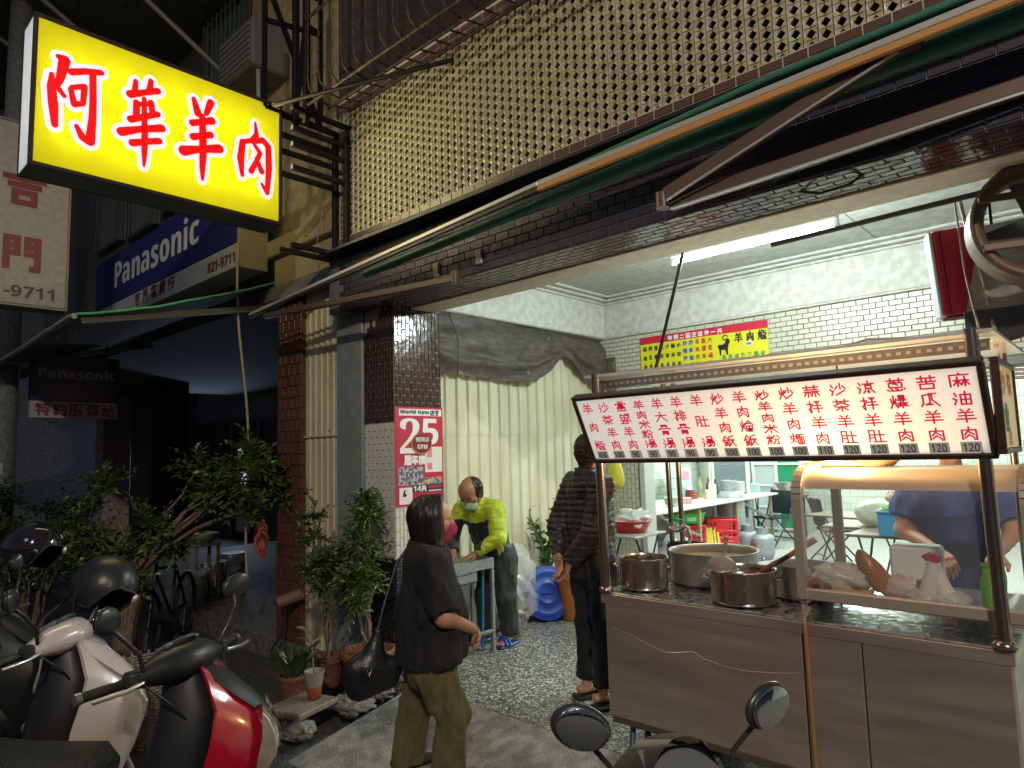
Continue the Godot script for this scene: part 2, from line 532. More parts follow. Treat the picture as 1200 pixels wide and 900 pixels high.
# ---------------------------------------------------------------- tiles
# one small wall tile: a face with chamfered rim, 10 triangles, lying on the plane z = 0 with its back open
func tile_into(b: MB, o: Vector3, u: Vector3, w: Vector3, n: Vector3, tw: float, th: float, deep: float, bev: float) -> void:
	var p := [o, o + u * tw, o + u * tw + w * th, o + w * th]
	var q := [o + u * bev + w * bev + n * deep, o + u * (tw - bev) + w * bev + n * deep, o + u * (tw - bev) + w * (th - bev) + n * deep, o + u * bev + w * (th - bev) + n * deep]
	var inside := o + u * tw * 0.5 + w * th * 0.5 - n * 0.05
	b.quad(q[0], q[1], q[2], q[3], inside)
	for k in 4:
		var j := (k + 1) % 4
		b.quad(p[k], p[j], q[j], q[k], inside)

func tile_sheet(b: MB, o: Vector3, u: Vector3, w: Vector3, n: Vector3, wide: float, high: float, tw: float, th: float, gap: float, along_w := false, spread := 0.12, chipped := false) -> void:
	# running bond; along_w: the joints run on in columns along w and are staggered column by column
	b.tinted = true
	var cols := int(ceil(wide / (tw + gap))) + 1
	var rows := int(ceil(high / (th + gap))) + 1
	for r in rows:
		for c in cols:
			var x := c * (tw + gap); var y := r * (th + gap)
			if along_w: y -= (th + gap) * 0.5 * (c % 2)
			else: x -= (tw + gap) * 0.5 * (r % 2)
			var x0 := maxf(x, 0.0); var x1 := minf(x + tw, wide); var y0 := maxf(y, 0.0); var y1 := minf(y + th, high)
			if x1 - x0 < 0.006 or y1 - y0 < 0.006: continue
			if chipped and y0 > 0.62 + 0.9 * x0 + 0.05 * sin(x0 * 40.0): continue
			var s := 1.0 + rng.randf_range(-spread, spread)
			b.tint = Color(s, s * rng.randf_range(0.98, 1.02), s * rng.randf_range(0.96, 1.04))
			tile_into(b, o + u * x0 + w * y0 + n * rng.randf_range(0.0, 0.0008), u, w, n, x1 - x0, y1 - y0, 0.004, 0.0022)

# one relief tile of the upper wall, centred at the origin and facing +z: flanks that fall to a diamond-shaped hole with a deep throat
func relief_tile(tw: float, th: float) -> ArrayMesh:
	var b := MB.new()
	var hx := tw * 0.5 - 0.0022; var hy := th * 0.5 - 0.0008
	var dx := tw * 0.33; var dy := th * 0.42
	var c := [Vector3(-hx, -hy, 0), Vector3(hx, -hy, 0), Vector3(hx, hy, 0), Vector3(-hx, hy, 0)]
	var m := [Vector3(0, -hy, -0.0025), Vector3(hx, 0, -0.0025), Vector3(0, hy, -0.0025), Vector3(-hx, 0, -0.0025)]
	var d := [Vector3(0, -dy, -0.0055), Vector3(dx, 0, -0.0055), Vector3(0, dy, -0.0055), Vector3(-dx, 0, -0.0055)]
	var e := [Vector3(0, -dy * 1.12, -0.024), Vector3(dx * 1.3, 0, -0.024), Vector3(0, dy * 1.12, -0.024), Vector3(-dx * 1.3, 0, -0.024)]
	var back := Vector3(0, 0, -5)
	for k in 4:
		var j := (k + 1) % 4
		b.tri(c[k], m[k], d[k], back); b.tri(c[k], d[k], d[(k + 3) % 4], back); b.tri(c[k], d[(k + 3) % 4], m[(k + 3) % 4], back)
		b.quad(d[k], d[j], e[j], e[k], Vector3((d[k].x + d[j].x) * 2.0, (d[k].y + d[j].y) * 2.0, -0.03))
		b.quad(c[k], c[j], c[j] - Vector3(0, 0, 0.02), c[k] - Vector3(0, 0, 0.02), Vector3(0, 0, -0.01))
	return b.mesh()

func join_mesh(b: MB, m: ArrayMesh, x: Transform3D) -> void:
	var a := m.surface_get_arrays(0)
	var vv: PackedVector3Array = a[Mesh.ARRAY_VERTEX]; var nn: PackedVector3Array = a[Mesh.ARRAY_NORMAL]
	for i in vv.size():
		b.v.append(x * vv[i]); b.n.append((x.basis * nn[i]).normalized()); b.c.append(b.tint)

func shop_building() -> void:
	var t := thing("shop_building", "arcade shop house with cream relief tiles above a dark tiled beam", "building")
	var glaze_cream := mat("cream_glaze", Color(0.46, 0.42, 0.29), 0.32, 0, {"to": Color(0.36, 0.31, 0.19), "freq": 0.02, "scale": 0.8})
	var glaze_b := mat("cream_glaze_light", Color(0.52, 0.48, 0.35), 0.3, 0, {"to": Color(0.42, 0.37, 0.24), "freq": 0.03, "scale": 0.8})
	var glaze_c := mat("cream_glaze_stained", Color(0.44, 0.39, 0.25), 0.36, 0, {"to": Color(0.35, 0.29, 0.16), "freq": 0.025, "scale": 0.8})
	var grout := mat("grout", Color(0.30, 0.28, 0.24), 0.85, 0, {"to": Color(0.2, 0.19, 0.17), "freq": 0.03})
	var grout_pale := mat("pale_grout", Color(0.5, 0.45, 0.38), 0.85)
	var brown := mat("brown_glaze", Color(0.045, 0.02, 0.016), 0.16, 0, {"vertex": true, "bump": 0.12, "nkind": "coarse"})
	var dark := mat("dark_glaze", Color(0.03, 0.026, 0.048), 0.5, 0, {"bump": 0.15, "nkind": "coarse"})
	var dark2 := mat("dark_glaze_warm", Color(0.036, 0.027, 0.046), 0.55, 0, {"bump": 0.15, "nkind": "coarse"})
	var dark3 := mat("dark_glaze_blue", Color(0.025, 0.025, 0.054), 0.48, 0, {"bump": 0.15, "nkind": "coarse"})
	var white_tile := mat("white_tile", Color(0.62, 0.61, 0.57), 0.25, 0, {"vertex": true})
	var cream_tile := mat("cream_tile", Color(0.56, 0.55, 0.44), 0.28, 0, {"vertex": true})
	var plaster := mat("beam_plaster", Color(0.74, 0.61, 0.47), 0.7, 0, {"to": Color(0.66, 0.53, 0.40), "freq": 0.015, "bump": 0.25})
	var white_wash := mat("white_wash", Color(0.60, 0.60, 0.57), 0.8, 0, {"to": Color(0.5, 0.49, 0.46), "freq": 0.015, "oct": 6, "bump": 0.5, "nkind": "coarse"})
	# --- upper wall
	var wall := part(t, "upper_wall", box_mb(Vector3(-1.9, 3.80, -3.19), Vector3(5.44, 1.26, 0.2)), mat("wall_core", Color(0.035, 0.024, 0.024), 0.9))
	var tw := 0.0645; var th := 0.0575
	var rm := relief_tile(tw, th)
	var spots := []
	for c in 82:
		for r in 20:
			var x := -4.60 + (c + 0.5) * tw
			var y := 3.295 + (r - 0.5) * th + (th * 0.5 if c % 2 else 0.0)
			if y > 4.345: continue
			spots.append(Vector3(x, y, -3.0))
	var eye := Vector3(0, 1.55, 0)
	var seen := []
	for s in spots:
		var d: Vector3 = s - eye
		var f := d.dot(Vector3(-0.671432, 0.099276, -0.734387))
		var px := d.dot(Vector3(0.735813, -0.028485, -0.676586)) / f; var py := d.dot(Vector3(0.088088, 0.994652, 0.053923)) / f
		if absf(px) < 0.77 and py < 0.58 and s.x < -0.2: seen.append(s)
	seen.sort_custom(func(a, q): return a.distance_squared_to(eye) < q.distance_squared_to(eye))
	var near := {}
	for k in mini(300, seen.size()): near[seen[k]] = true
	var far := MB.new()
	var looks := [glaze_cream, glaze_b, glaze_cream, glaze_c, glaze_b]
	for s in spots:
		var x := Transform3D(Basis.from_euler(Vector3(rng.randf_range(-0.012, 0.012), rng.randf_range(-0.012, 0.012), rng.randf_range(-0.01, 0.01))), s + Vector3(0, 0, rng.randf_range(-0.001, 0.001)))
		if near.has(s):
			var o := part(wall, "relief_tile", rm, looks[rng.randi() % 5])
			o.transform = x
		else: join_mesh(far, rm, x)
	stuff(part(wall, "relief_tiles", far, glaze_cream))
	# --- courses of brown tile under and over the relief
	var b := MB.new()
	var course := mat("brown_course", Color(0.11, 0.06, 0.045), 0.3, 0, {"vertex": true})
	tile_sheet(b, Vector3(-4.62, 3.195, -2.992), Vector3.RIGHT, Vector3.UP, Vector3.BACK, 5.4, 0.098, 0.105, 0.045, 0.006)
	tile_sheet(b, Vector3(-4.62, 4.33, -2.992), Vector3.RIGHT, Vector3.UP, Vector3.BACK, 5.4, 0.098, 0.105, 0.045, 0.006)
	stuff(part(t, "trim_tiles", b, course))
	b = MB.new()
	b.box(Vector3(-1.92, 3.244, -3.056), Vector3(5.4, 0.105, 0.126)); b.box(Vector3(-1.92, 4.4, -3.056), Vector3(5.4, 0.15, 0.126))
	part(t, "trim_course", b, grout_pale)
	# --- beam over the arcade mouth
	var beam := part(t, "beam", box_mb(Vector3(-1.55, 2.93, -3.17), Vector3(6.1, 0.53, 0.52)), mat("beam_core", Color(0.16, 0.15, 0.16), 0.85))
	var bt := MB.new()
	tile_into(bt, Vector3(-0.0525, -0.0235, 0), Vector3.RIGHT, Vector3.UP, Vector3.BACK, 0.105, 0.047, 0.0045, 0.0022)
	var btm := bt.mesh()
	var rest := MB.new()
	var places := []
	for r in 10:
		for c in 46:
			places.append(Vector3(-4.4 + (c + 0.5 * (r % 2)) * 0.1095, 2.692 + r * 0.0515, -2.908))
	var shown := places.filter(func(q): return q.x < -0.15 and q.x > -4.3)
	shown.sort_custom(func(a, q): return a.distance_squared_to(eye) < q.distance_squared_to(eye))
	near = {}
	for k in mini(300, shown.size()): near[shown[k]] = true
	for s in places:
		var x := Transform3D(Basis.from_euler(Vector3(rng.randf_range(-0.01, 0.01), rng.randf_range(-0.01, 0.01), 0)), s)
		if near.has(s):
			var o := part(beam, "tile", btm, [dark, dark2, dark3][rng.randi() % 3]); o.transform = x
		else: join_mesh(rest, btm, x)
	stuff(part(beam, "far_tiles", rest, dark))
	# --- underside: a strip of brown tile, then plaster
	b = MB.new()
	tile_sheet(b, Vector3(-4.4, 2.664, -2.908), Vector3.RIGHT, Vector3.FORWARD, Vector3.DOWN, 5.6, 0.30, 0.105, 0.045, 0.006)
	stuff(part(beam, "soffit_tiles", b, mat("soffit_glaze", Color(0.075, 0.035, 0.035), 0.14, 0, {"vertex": true, "bump": 0.2, "nkind": "coarse"})))
	part(beam, "soffit_plaster", box_mb(Vector3(-1.55, 2.657, -3.325), Vector3(6.1, 0.016, 0.23), 0.004), plaster)
	# --- the pillar by the partition
	var pil := part(t, "pillar", box_mb(Vector3(-4.146, 1.34, -3.275), Vector3(0.362, 2.69, 0.442)), grout_pale)
	var fr := [[Vector3(-4.331, 0, -3.05), Vector3.RIGHT, Vector3.BACK, 0.37], [Vector3(-3.961, 0, -3.05), Vector3.FORWARD, Vector3.RIGHT, 0.45]]
	for f in 2:
		var q: Array = fr[f]
		b = MB.new()
		tile_sheet(b, q[0] + Vector3(0, 1.79, 0), q[1], Vector3.UP, q[2], q[3], 0.87, 0.031, 0.094, 0.0055, true, 0.2, f == 0)
		stuff(part(pil, "brown_tiles", b, brown))
		b = MB.new()
		tile_sheet(b, q[0] + Vector3(0, 0.80, 0), q[1], Vector3.UP, q[2], q[3], 0.985, 0.031, 0.094, 0.004, true, 0.05)
		stuff(part(pil, "white_tiles", b, white_tile))
		b = MB.new()
		tile_sheet(b, q[0] + Vector3(0, 0.0, 0), q[1], Vector3.UP, q[2], q[3], 0.795, 0.045, 0.045, 0.004, true, 0.2)
		stuff(part(pil, "black_tiles", b, mat("black_tile", Color(0.016, 0.016, 0.018), 0.2, 0, {"vertex": true})))
	# --- ceiling boards with open joints, and the stepped cornice
	var ceil_mat := mat("ceiling_paint", Color(0.46, 0.47, 0.44), 0.8, 0, {"to": Color(0.40, 0.40, 0.37), "freq": 0.012, "oct": 6, "bump": 0.3, "nkind": "coarse"})
	var cl := part(t, "ceiling", box_mb(Vector3(-0.9, 3.29, -4.8), Vector3(7.2, 0.12, 2.9)), mat("ceiling_back", Color(0.2, 0.2, 0.19), 0.9))
	var xs := [-4.2, -3.19, -1.4, 0.4, 2.2]
	for i in 4:
		part(cl, "board", box_mb(Vector3((xs[i] + xs[i + 1]) * 0.5, 3.215, -4.8), Vector3(xs[i + 1] - xs[i] - 0.006, 0.026, 2.72), 0.003), ceil_mat)
	for k in 3:
		part(cl, "cornice", box_mb(Vector3(-0.9, 3.19 - 0.028 * k, -6.145 + 0.075 - 0.027 * k), Vector3(6.6, 0.022, 0.15 - 0.054 * k), 0.006), white_wash)
		part(cl, "cornice", box_mb(Vector3(-4.2 + 0.075 - 0.027 * k, 3.19 - 0.028 * k, -4.72), Vector3(0.15 - 0.054 * k, 0.022, 2.7), 0.006), white_wash)
	# --- side and rear beams round the arcade ceiling
	part(t, "side_beam", box_mb(Vector3(-4.34, 2.99, -4.79), Vector3(0.28, 0.46, 2.72), 0.008), white_wash)
	b = MB.new()
	tile_sheet(b, Vector3(-4.205, 2.758, -3.5), Vector3.FORWARD, Vector3.LEFT, Vector3.DOWN, 2.65, 0.27, 0.094, 0.04, 0.005)
	stuff(part(t, "side_beam_tiles", b, cream_tile))
	part(t, "rear_beam", box_mb(Vector3(-1.0, 2.985, -6.3), Vector3(6.9, 0.43, 0.3), 0.008), white_wash)
	part(t, "beam_ledge", box_mb(Vector3(-1.0, 2.765, -6.19), Vector3(6.6, 0.018, 0.06), 0.003), white_wash)
	# --- rear wall of the arcade with the mouth of the shop
	part(t, "rear_wall", box_mb(Vector3(-1.0, 2.45, -6.28), Vector3(6.9, 0.62, 0.14)), grout)
	b = MB.new()
	tile_sheet(b, Vector3(-4.34, 2.16, -6.205), Vector3.RIGHT, Vector3.UP, Vector3.BACK, 5.6, 0.595, 0.094, 0.04, 0.006, false, 0.08)
	stuff(part(t, "rear_wall_tiles", b, cream_tile))
	part(t, "pier", box_mb(Vector3(-4.12, 1.07, -6.28), Vector3(0.55, 2.14, 0.14)), grout)
	b = MB.new()
	tile_sheet(b, Vector3(-4.34, 0.02, -6.205), Vector3.RIGHT, Vector3.UP, Vector3.BACK, 0.49, 2.135, 0.045, 0.094, 0.006, true, 0.08)
	stuff(part(t, "pier_tiles", b, cream_tile))
	part(t, "pier_trim", box_mb(Vector3(-3.815, 1.07, -6.25), Vector3(0.06, 2.14, 0.2), 0.006), mat("door_frame", Color(0.5, 0.5, 0.48), 0.5))
	# --- rolled shutter under the rear wall
	var sh := part(t, "shutter_box", box_mb(Vector3(-0.9, 2.115, -6.26), Vector3(5.8, 0.07, 0.2), 0.005), mat("grey_steel", Color(0.22, 0.22, 0.22), 0.4, 0.8))
	for k in 4:
		part(sh, "slat", box_mb(Vector3(-0.9, 2.075 - 0.03 * k, -6.2), Vector3(5.7, 0.024, 0.02), 0.004), mat("shutter_steel", Color(0.3, 0.3, 0.29), 0.35, 0.8))
	# --- recess of the storey above
	var up := mat("upper_storey", Color(0.06, 0.05, 0.05), 0.9, 0, {"to": Color(0.09, 0.075, 0.07), "freq": 0.02})
	part(t, "upper_back_wall", box_mb(Vector3(-1.9, 6.3, -4.6), Vector3(5.6, 4.0, 0.15)), up)
	part(t, "upper_slab", box_mb(Vector3(-1.9, 4.4, -3.9), Vector3(5.5, 0.1, 1.4)), up)
	part(t, "upper_ceiling", box_mb(Vector3(-1.9, 7.6, -3.7), Vector3(5.6, 0.15, 1.7)), up)
	part(t, "upper_side_wall", box_mb(Vector3(-4.62, 6.0, -3.82), Vector3(0.16, 3.1, 1.5)), up)
	for x in [-3.6, -2.0, -0.4]:
		part(t, "upper_window", box_mb(Vector3(x, 5.8, -4.5), Vector3(1.1, 1.3, 0.06)), mat("dark_pane", Color(0.02, 0.025, 0.03), 0.12))
	part(t, "right_wall", box_mb(Vector3(2.45, 1.9, -7.6), Vector3(0.2, 4.2, 9.2)), white_wash)

func box_mb(at: Vector3, size: Vector3, bev := 0.0) -> MB:
	var b := MB.new()
	b.box(at, size, bev)
	return b

func tube_lamp(at: Vector3, turn: float, length: float, energy: float, label: String) -> Node3D:
	var t := thing("fluorescent_lamp", label, "lamp", at, turn, "fluorescent tubes")
	var white := mat("lamp_white", Color(0.75, 0.75, 0.72), 0.45)
	var b := MB.new()
	b.box(Vector3(0, 0.055, 0), Vector3(length * 1.02, 0.05, 0.06), 0.006)
	part(t, "housing", b, white)
	for s in [-1, 1]:
		part(t, "tube_holder", box_mb(Vector3(s * length * 0.5, 0.01, 0), Vector3(0.03, 0.06, 0.04), 0.005), white)
	b = MB.new()
	b.tube([Vector3(-length * 0.49, 0, 0), Vector3(length * 0.49, 0, 0)], 0.0145, 12)
	part(t, "tube", b, mat("tube_glow", Color(0.9, 0.9, 0.9), 0.3, 0, {"glow": Color(0.93, 1.0, 0.98), "power": 9.0}))
	for k in 3:
		omni(t, "tube_light", Vector3((k - 1) * length * 0.33, -0.045, 0), Color(0.93, 1.0, 0.97), energy / 3.0, 0.03)
	return t

# ---------------------------------------------------------------- inside the shop
func shop_interior() -> void:
	var pale := mat("inner_tile", Color(0.60, 0.66, 0.56), 0.3, 0, {"vertex": true})
	var gr := mat("inner_grout", Color(0.4, 0.42, 0.37), 0.8)
	var wash := mat("inner_wash", Color(0.62, 0.62, 0.58), 0.8, 0, {"to": Color(0.54, 0.54, 0.5), "freq": 0.02})
	var lw := structure("shop_left_wall", box_mb(Vector3(-5.28, 1.5, -9.25), Vector3(0.16, 3.1, 6.0)), gr)
	var b := MB.new()
	tile_sheet(b, Vector3(-5.198, 0.0, -6.36), Vector3.FORWARD, Vector3.UP, Vector3.RIGHT, 5.8, 2.6, 0.2, 0.1, 0.007, false, 0.05)
	stuff(part(lw, "tiles", b, pale))
	var bw := structure("shop_back_wall", box_mb(Vector3(-1.6, 1.5, -12.2), Vector3(7.4, 3.1, 0.16)), gr)
	b = MB.new()
	tile_sheet(b, Vector3(-5.19, 0.0, -12.118), Vector3.RIGHT, Vector3.UP, Vector3.BACK, 7.0, 2.6, 0.2, 0.1, 0.007, false, 0.05)
	stuff(part(bw, "tiles", b, pale))
	structure("shop_ceiling", box_mb(Vector3(-1.4, 3.06, -9.2), Vector3(7.8, 0.12, 5.9)), wash)
	structure("shop_front_wall", box_mb(Vector3(-4.75, 1.5, -6.3), Vector3(0.75, 3.1, 0.1)), wash)
	tube_lamp(Vector3(-1.85, 2.93, -4.5), 0.0, 1.16, 2.7, "lit fluorescent tube on the arcade ceiling near the front beam")
	tube_lamp(Vector3(-3.2, 2.9, -8.2), 0.0, 1.16, 5.0, "fluorescent tube over the tables deep inside the shop")
	tube_lamp(Vector3(-1.0, 2.9, -8.6), 0.0, 1.16, 4.2, "fluorescent tube above the kitchen side inside the shop")
	tube_lamp(Vector3(-3.6, 2.9, -11.0), 0.0, 1.16, 3.6, "fluorescent tube by the back wall inside the shop")
	# panelled door in the back wall
	var d := thing("panelled_door", "white framed door with green and frosted panes in the back wall", "door", Vector3(-4.72, 0.0, -12.09))
	var fm := mat("door_white", Color(0.62, 0.63, 0.6), 0.5)
	var green := mat("green_pane", Color(0.02, 0.22, 0.11), 0.25); var frost := mat("frosted_pane", Color(0.42, 0.47, 0.5), 0.3)
	for x in [-0.42, 0.0, 0.42]: part(d, "stile", box_mb(Vector3(x, 1.0, 0.02), Vector3(0.05, 2.0, 0.05), 0.005), fm)
	for y in 6: part(d, "rail", box_mb(Vector3(0, 0.05 + y * 0.38, 0.018), Vector3(0.86, 0.04, 0.045), 0.005), fm)
	for y in 5:
		for c in 2: part(d, "pane", box_mb(Vector3(-0.21 + 0.42 * c, 0.24 + y * 0.38, 0.006), Vector3(0.37, 0.34, 0.012)), green if c == 1 else frost)
	# upright drinks cooler
	var f := thing("drinks_cooler", "white upright cooler with a glass door at the end of the counter", "cooler", Vector3(-4.78, 0.0, -10.1), PI * 0.25)
	var w := mat("cooler_white", Color(0.62, 0.63, 0.63), 0.35)
	b = MB.new()
	b.box(Vector3(0, 0.95, -0.26), Vector3(0.62, 1.9, 0.06), 0.01); b.box(Vector3(-0.29, 0.95, 0), Vector3(0.05, 1.9, 0.5), 0.01); b.box(Vector3(0.29, 0.95, 0), Vector3(0.05, 1.9, 0.5), 0.01)
	b.box(Vector3(0, 1.87, 0), Vector3(0.58, 0.07, 0.5), 0.01); b.box(Vector3(0, 0.2, 0), Vector3(0.58, 0.4, 0.5), 0.01)
	part(f, "cabinet", b, w)
	for y in 4: part(f, "shelf", box_mb(Vector3(0, 0.6 + 0.32 * y, 0), Vector3(0.52, 0.015, 0.46)), mat("cooler_shelf", Color(0.35, 0.4, 0.42), 0.4))
	part(f, "door_glass", box_mb(Vector3(0, 1.13, 0.255), Vector3(0.5, 1.4, 0.012)), mat("cooler_glass", Color(0.25, 0.33, 0.36), 0.05, 0, {"alpha": 0.35}))
	b = MB.new()
	for s in [-1, 1]: b.box(Vector3(s * 0.265, 1.13, 0.265), Vector3(0.04, 1.44, 0.04), 0.006)
	for y in [0.42, 1.84]: b.box(Vector3(0, y, 0.264), Vector3(0.5, 0.04, 0.038), 0.006)
	part(f, "door_frame", b, w)
	b = MB.new()
	b.lathe([Vector2(0.001, 0.005), Vector2(0.09, 0.004), Vector2(0.09, 0.0)], 20, Transform3D(Basis(Vector3.RIGHT, PI / 2), Vector3(0.0, 1.6, 0.266)))
	part(f, "round_sticker", b, mat("sticker_white", Color(0.7, 0.7, 0.66), 0.5))
	# counter along the left wall
	var ct := thing("side_counter", "long white topped counter along the shop's left wall", "counter", Vector3(-4.6, 0, -8.6))
	var topm := mat("counter_top", Color(0.62, 0.62, 0.58), 0.4)
	part(ct, "top", box_mb(Vector3(0.02, 0.785, 0), Vector3(1.0, 0.03, 3.7), 0.005), topm)
	var brace := mat("counter_brace", Color(0.16, 0.2, 0.17), 0.5)
	for z in [-1.7, -0.5, 0.6, 1.7]:
		for x in [-0.5, 0.45]: part(ct, "leg", box_mb(Vector3(x, 0.385, z), Vector3(0.04, 0.77, 0.04), 0.004), mat("counter_leg", Color(0.35, 0.27, 0.13), 0.6))
	for z in [-1.1, 1.15]:
		b = MB.new(); b.bar(Vector3(0.47, 0.42, z - 0.5), Vector3(0.47, 0.76, z + 0.5), 0.03, 0.03); part(ct, "brace", b, brace)
	interior_goods()

func bottle(label: String, at: Vector3, h: float, r: float, m: Material) -> void:
	var t := thing("bottle", label, "bottle", at, 0, "bottles on the side counter")
	var b := MB.new()
	b.lathe([Vector2(0.001, 0), Vector2(r, 0), Vector2(r, 0), Vector2(r, h * 0.55), Vector2(r * 0.85, h * 0.66), Vector2(r * 0.4, h * 0.78), Vector2(r * 0.36, h * 0.95), Vector2(r * 0.36, h * 0.95), Vector2(0.001, h * 0.95)], 14)
	part(t, "glass", b, m)
	b = MB.new()
	b.lathe([Vector2(r * 0.4, h * 0.94), Vector2(r * 0.4, h), Vector2(r * 0.4, h), Vector2(0.001, h)], 12)
	part(t, "cap", b, mat("cap", Color(0.5, 0.4, 0.1), 0.4, 0.6))

func jar(label: String, at: Vector3, h: float, r: float, m: Material, lid: Material) -> void:
	var t := thing("jar", label, "jar", at, 0, "jars on the side counter")
	var b := MB.new()
	b.lathe([Vector2(0.001, 0), Vector2(r * 0.9, 0), Vector2(r, 0.01), Vector2(r, h * 0.8), Vector2(r * 0.85, h * 0.86)], 14)
	part(t, "body", b, m)
	b = MB.new()
	b.lathe([Vector2(r * 0.9, h * 0.84), Vector2(r * 0.9, h), Vector2(r * 0.9, h), Vector2(0.001, h)], 14)
	part(t, "lid", b, lid)

func crate(label: String, at: Vector3, turn: float, size: Vector3, m: Material, tilt := 0.0) -> Node3D:
	var t := thing("plastic_crate", label, "crate", at, turn, "plastic crates under the side counter")
	t.rotation.x = tilt
	var h := size * 0.5
	part(t, "floor", box_mb(Vector3(0, 0.015, 0), Vector3(size.x - 0.03, 0.02, size.z - 0.03)), m)
	for s in [-1.0, 1.0]:
		var b := MB.new()
		# long wall: rails and uprights around hand holes
		for y in [0.03, size.y * 0.42, size.y - 0.02]: b.box(Vector3(0, y, s * h.z), Vector3(size.x, 0.045, 0.022), 0.005)
		for k in 7: b.box(Vector3(-h.x + 0.02 + k * (size.x - 0.04) / 6.0, size.y * 0.5, s * h.z), Vector3(0.03, size.y - 0.05, 0.018), 0.003)
		b.box(Vector3(0, size.y * 0.68, s * h.z), Vector3(size.x * 0.42, size.y * 0.4, 0.019))
		part(t, "side", b, m)
		b = MB.new()
		for y in [0.03, size.y * 0.42, size.y - 0.02]: b.box(Vector3(s * h.x, y, 0), Vector3(0.022, 0.045, size.z - 0.024), 0.005)
		for k in 5: b.box(Vector3(s * h.x, size.y * 0.5, -h.z + 0.03 + k * (size.z - 0.06) / 4.0), Vector3(0.018, size.y - 0.05, 0.03), 0.003)
		b.box(Vector3(s * h.x, size.y * 0.25, 0), Vector3(0.017, size.y * 0.4, size.z - 0.06))
		part(t, "end", b, m)
	part(t, "print", box_mb(Vector3(h.x + 0.0125, size.y * 0.25, 0), Vector3(0.003, size.y * 0.3, size.z * 0.4)), mat("crate_print", Color(0.75, 0.6, 0.55), 0.6))
	return t

func gas_bottle(label: String, at: Vector3, r: float, h: float, lettered := false) -> void:
	var t := thing("gas_cylinder", label, "gas cylinder", at, -0.75, "grey gas cylinders in the shop")
	var m := mat("gas_grey", Color(0.34, 0.38, 0.40), 0.42, 0.2, {"to": Color(0.26, 0.29, 0.31), "freq": 0.03})
	var b := MB.new()
	b.lathe([Vector2(r * 0.8, 0.0), Vector2(r * 0.82, 0.03), Vector2(r * 0.95, 0.05), Vector2(r, 0.09), Vector2(r, h * 0.62), Vector2(r * 0.94, h * 0.72), Vector2(r * 0.7, h * 0.79), Vector2(r * 0.2, h * 0.82), Vector2(0.001, h * 0.82)], 20)
	part(t, "body", b, m)
	b = MB.new()
	b.lathe([Vector2(r * 0.55, h * 0.79), Vector2(r * 0.58, h * 0.98), Vector2(r * 0.62, h), Vector2(r * 0.54, h * 0.985), Vector2(r * 0.5, h * 0.8)], 18, Transform3D(Basis(Vector3.UP, 0.8), Vector3.ZERO), TAU * 0.72)
	part(t, "collar", b, m)
	b = MB.new()
	b.tube([Vector3(0, h * 0.8, 0), Vector3(0, h * 0.93, 0)], 0.02, 8); b.box(Vector3(0, h * 0.9, 0), Vector3(0.08, 0.03, 0.03), 0.005)
	part(t, "valve", b, mat("brass", Color(0.4, 0.3, 0.12), 0.35, 0.9))
	if lettered:
		var red := mat("gas_red", Color(0.42, 0.05, 0.06), 0.6)
		label_text(t, "number", "78-8646", 0.06, Vector3(0, h * 0.48, r + 0.004), red)
		b = MB.new()
		var k := 0
		for ch in ["一", "米", "行"]:
			write(b, ch, Vector2(-0.07 + 0.07 * k, h * 0.3), Vector2(0.055, 0.06), 0.012, r + 0.004); k += 1
		part(t, "lettering", b, red)

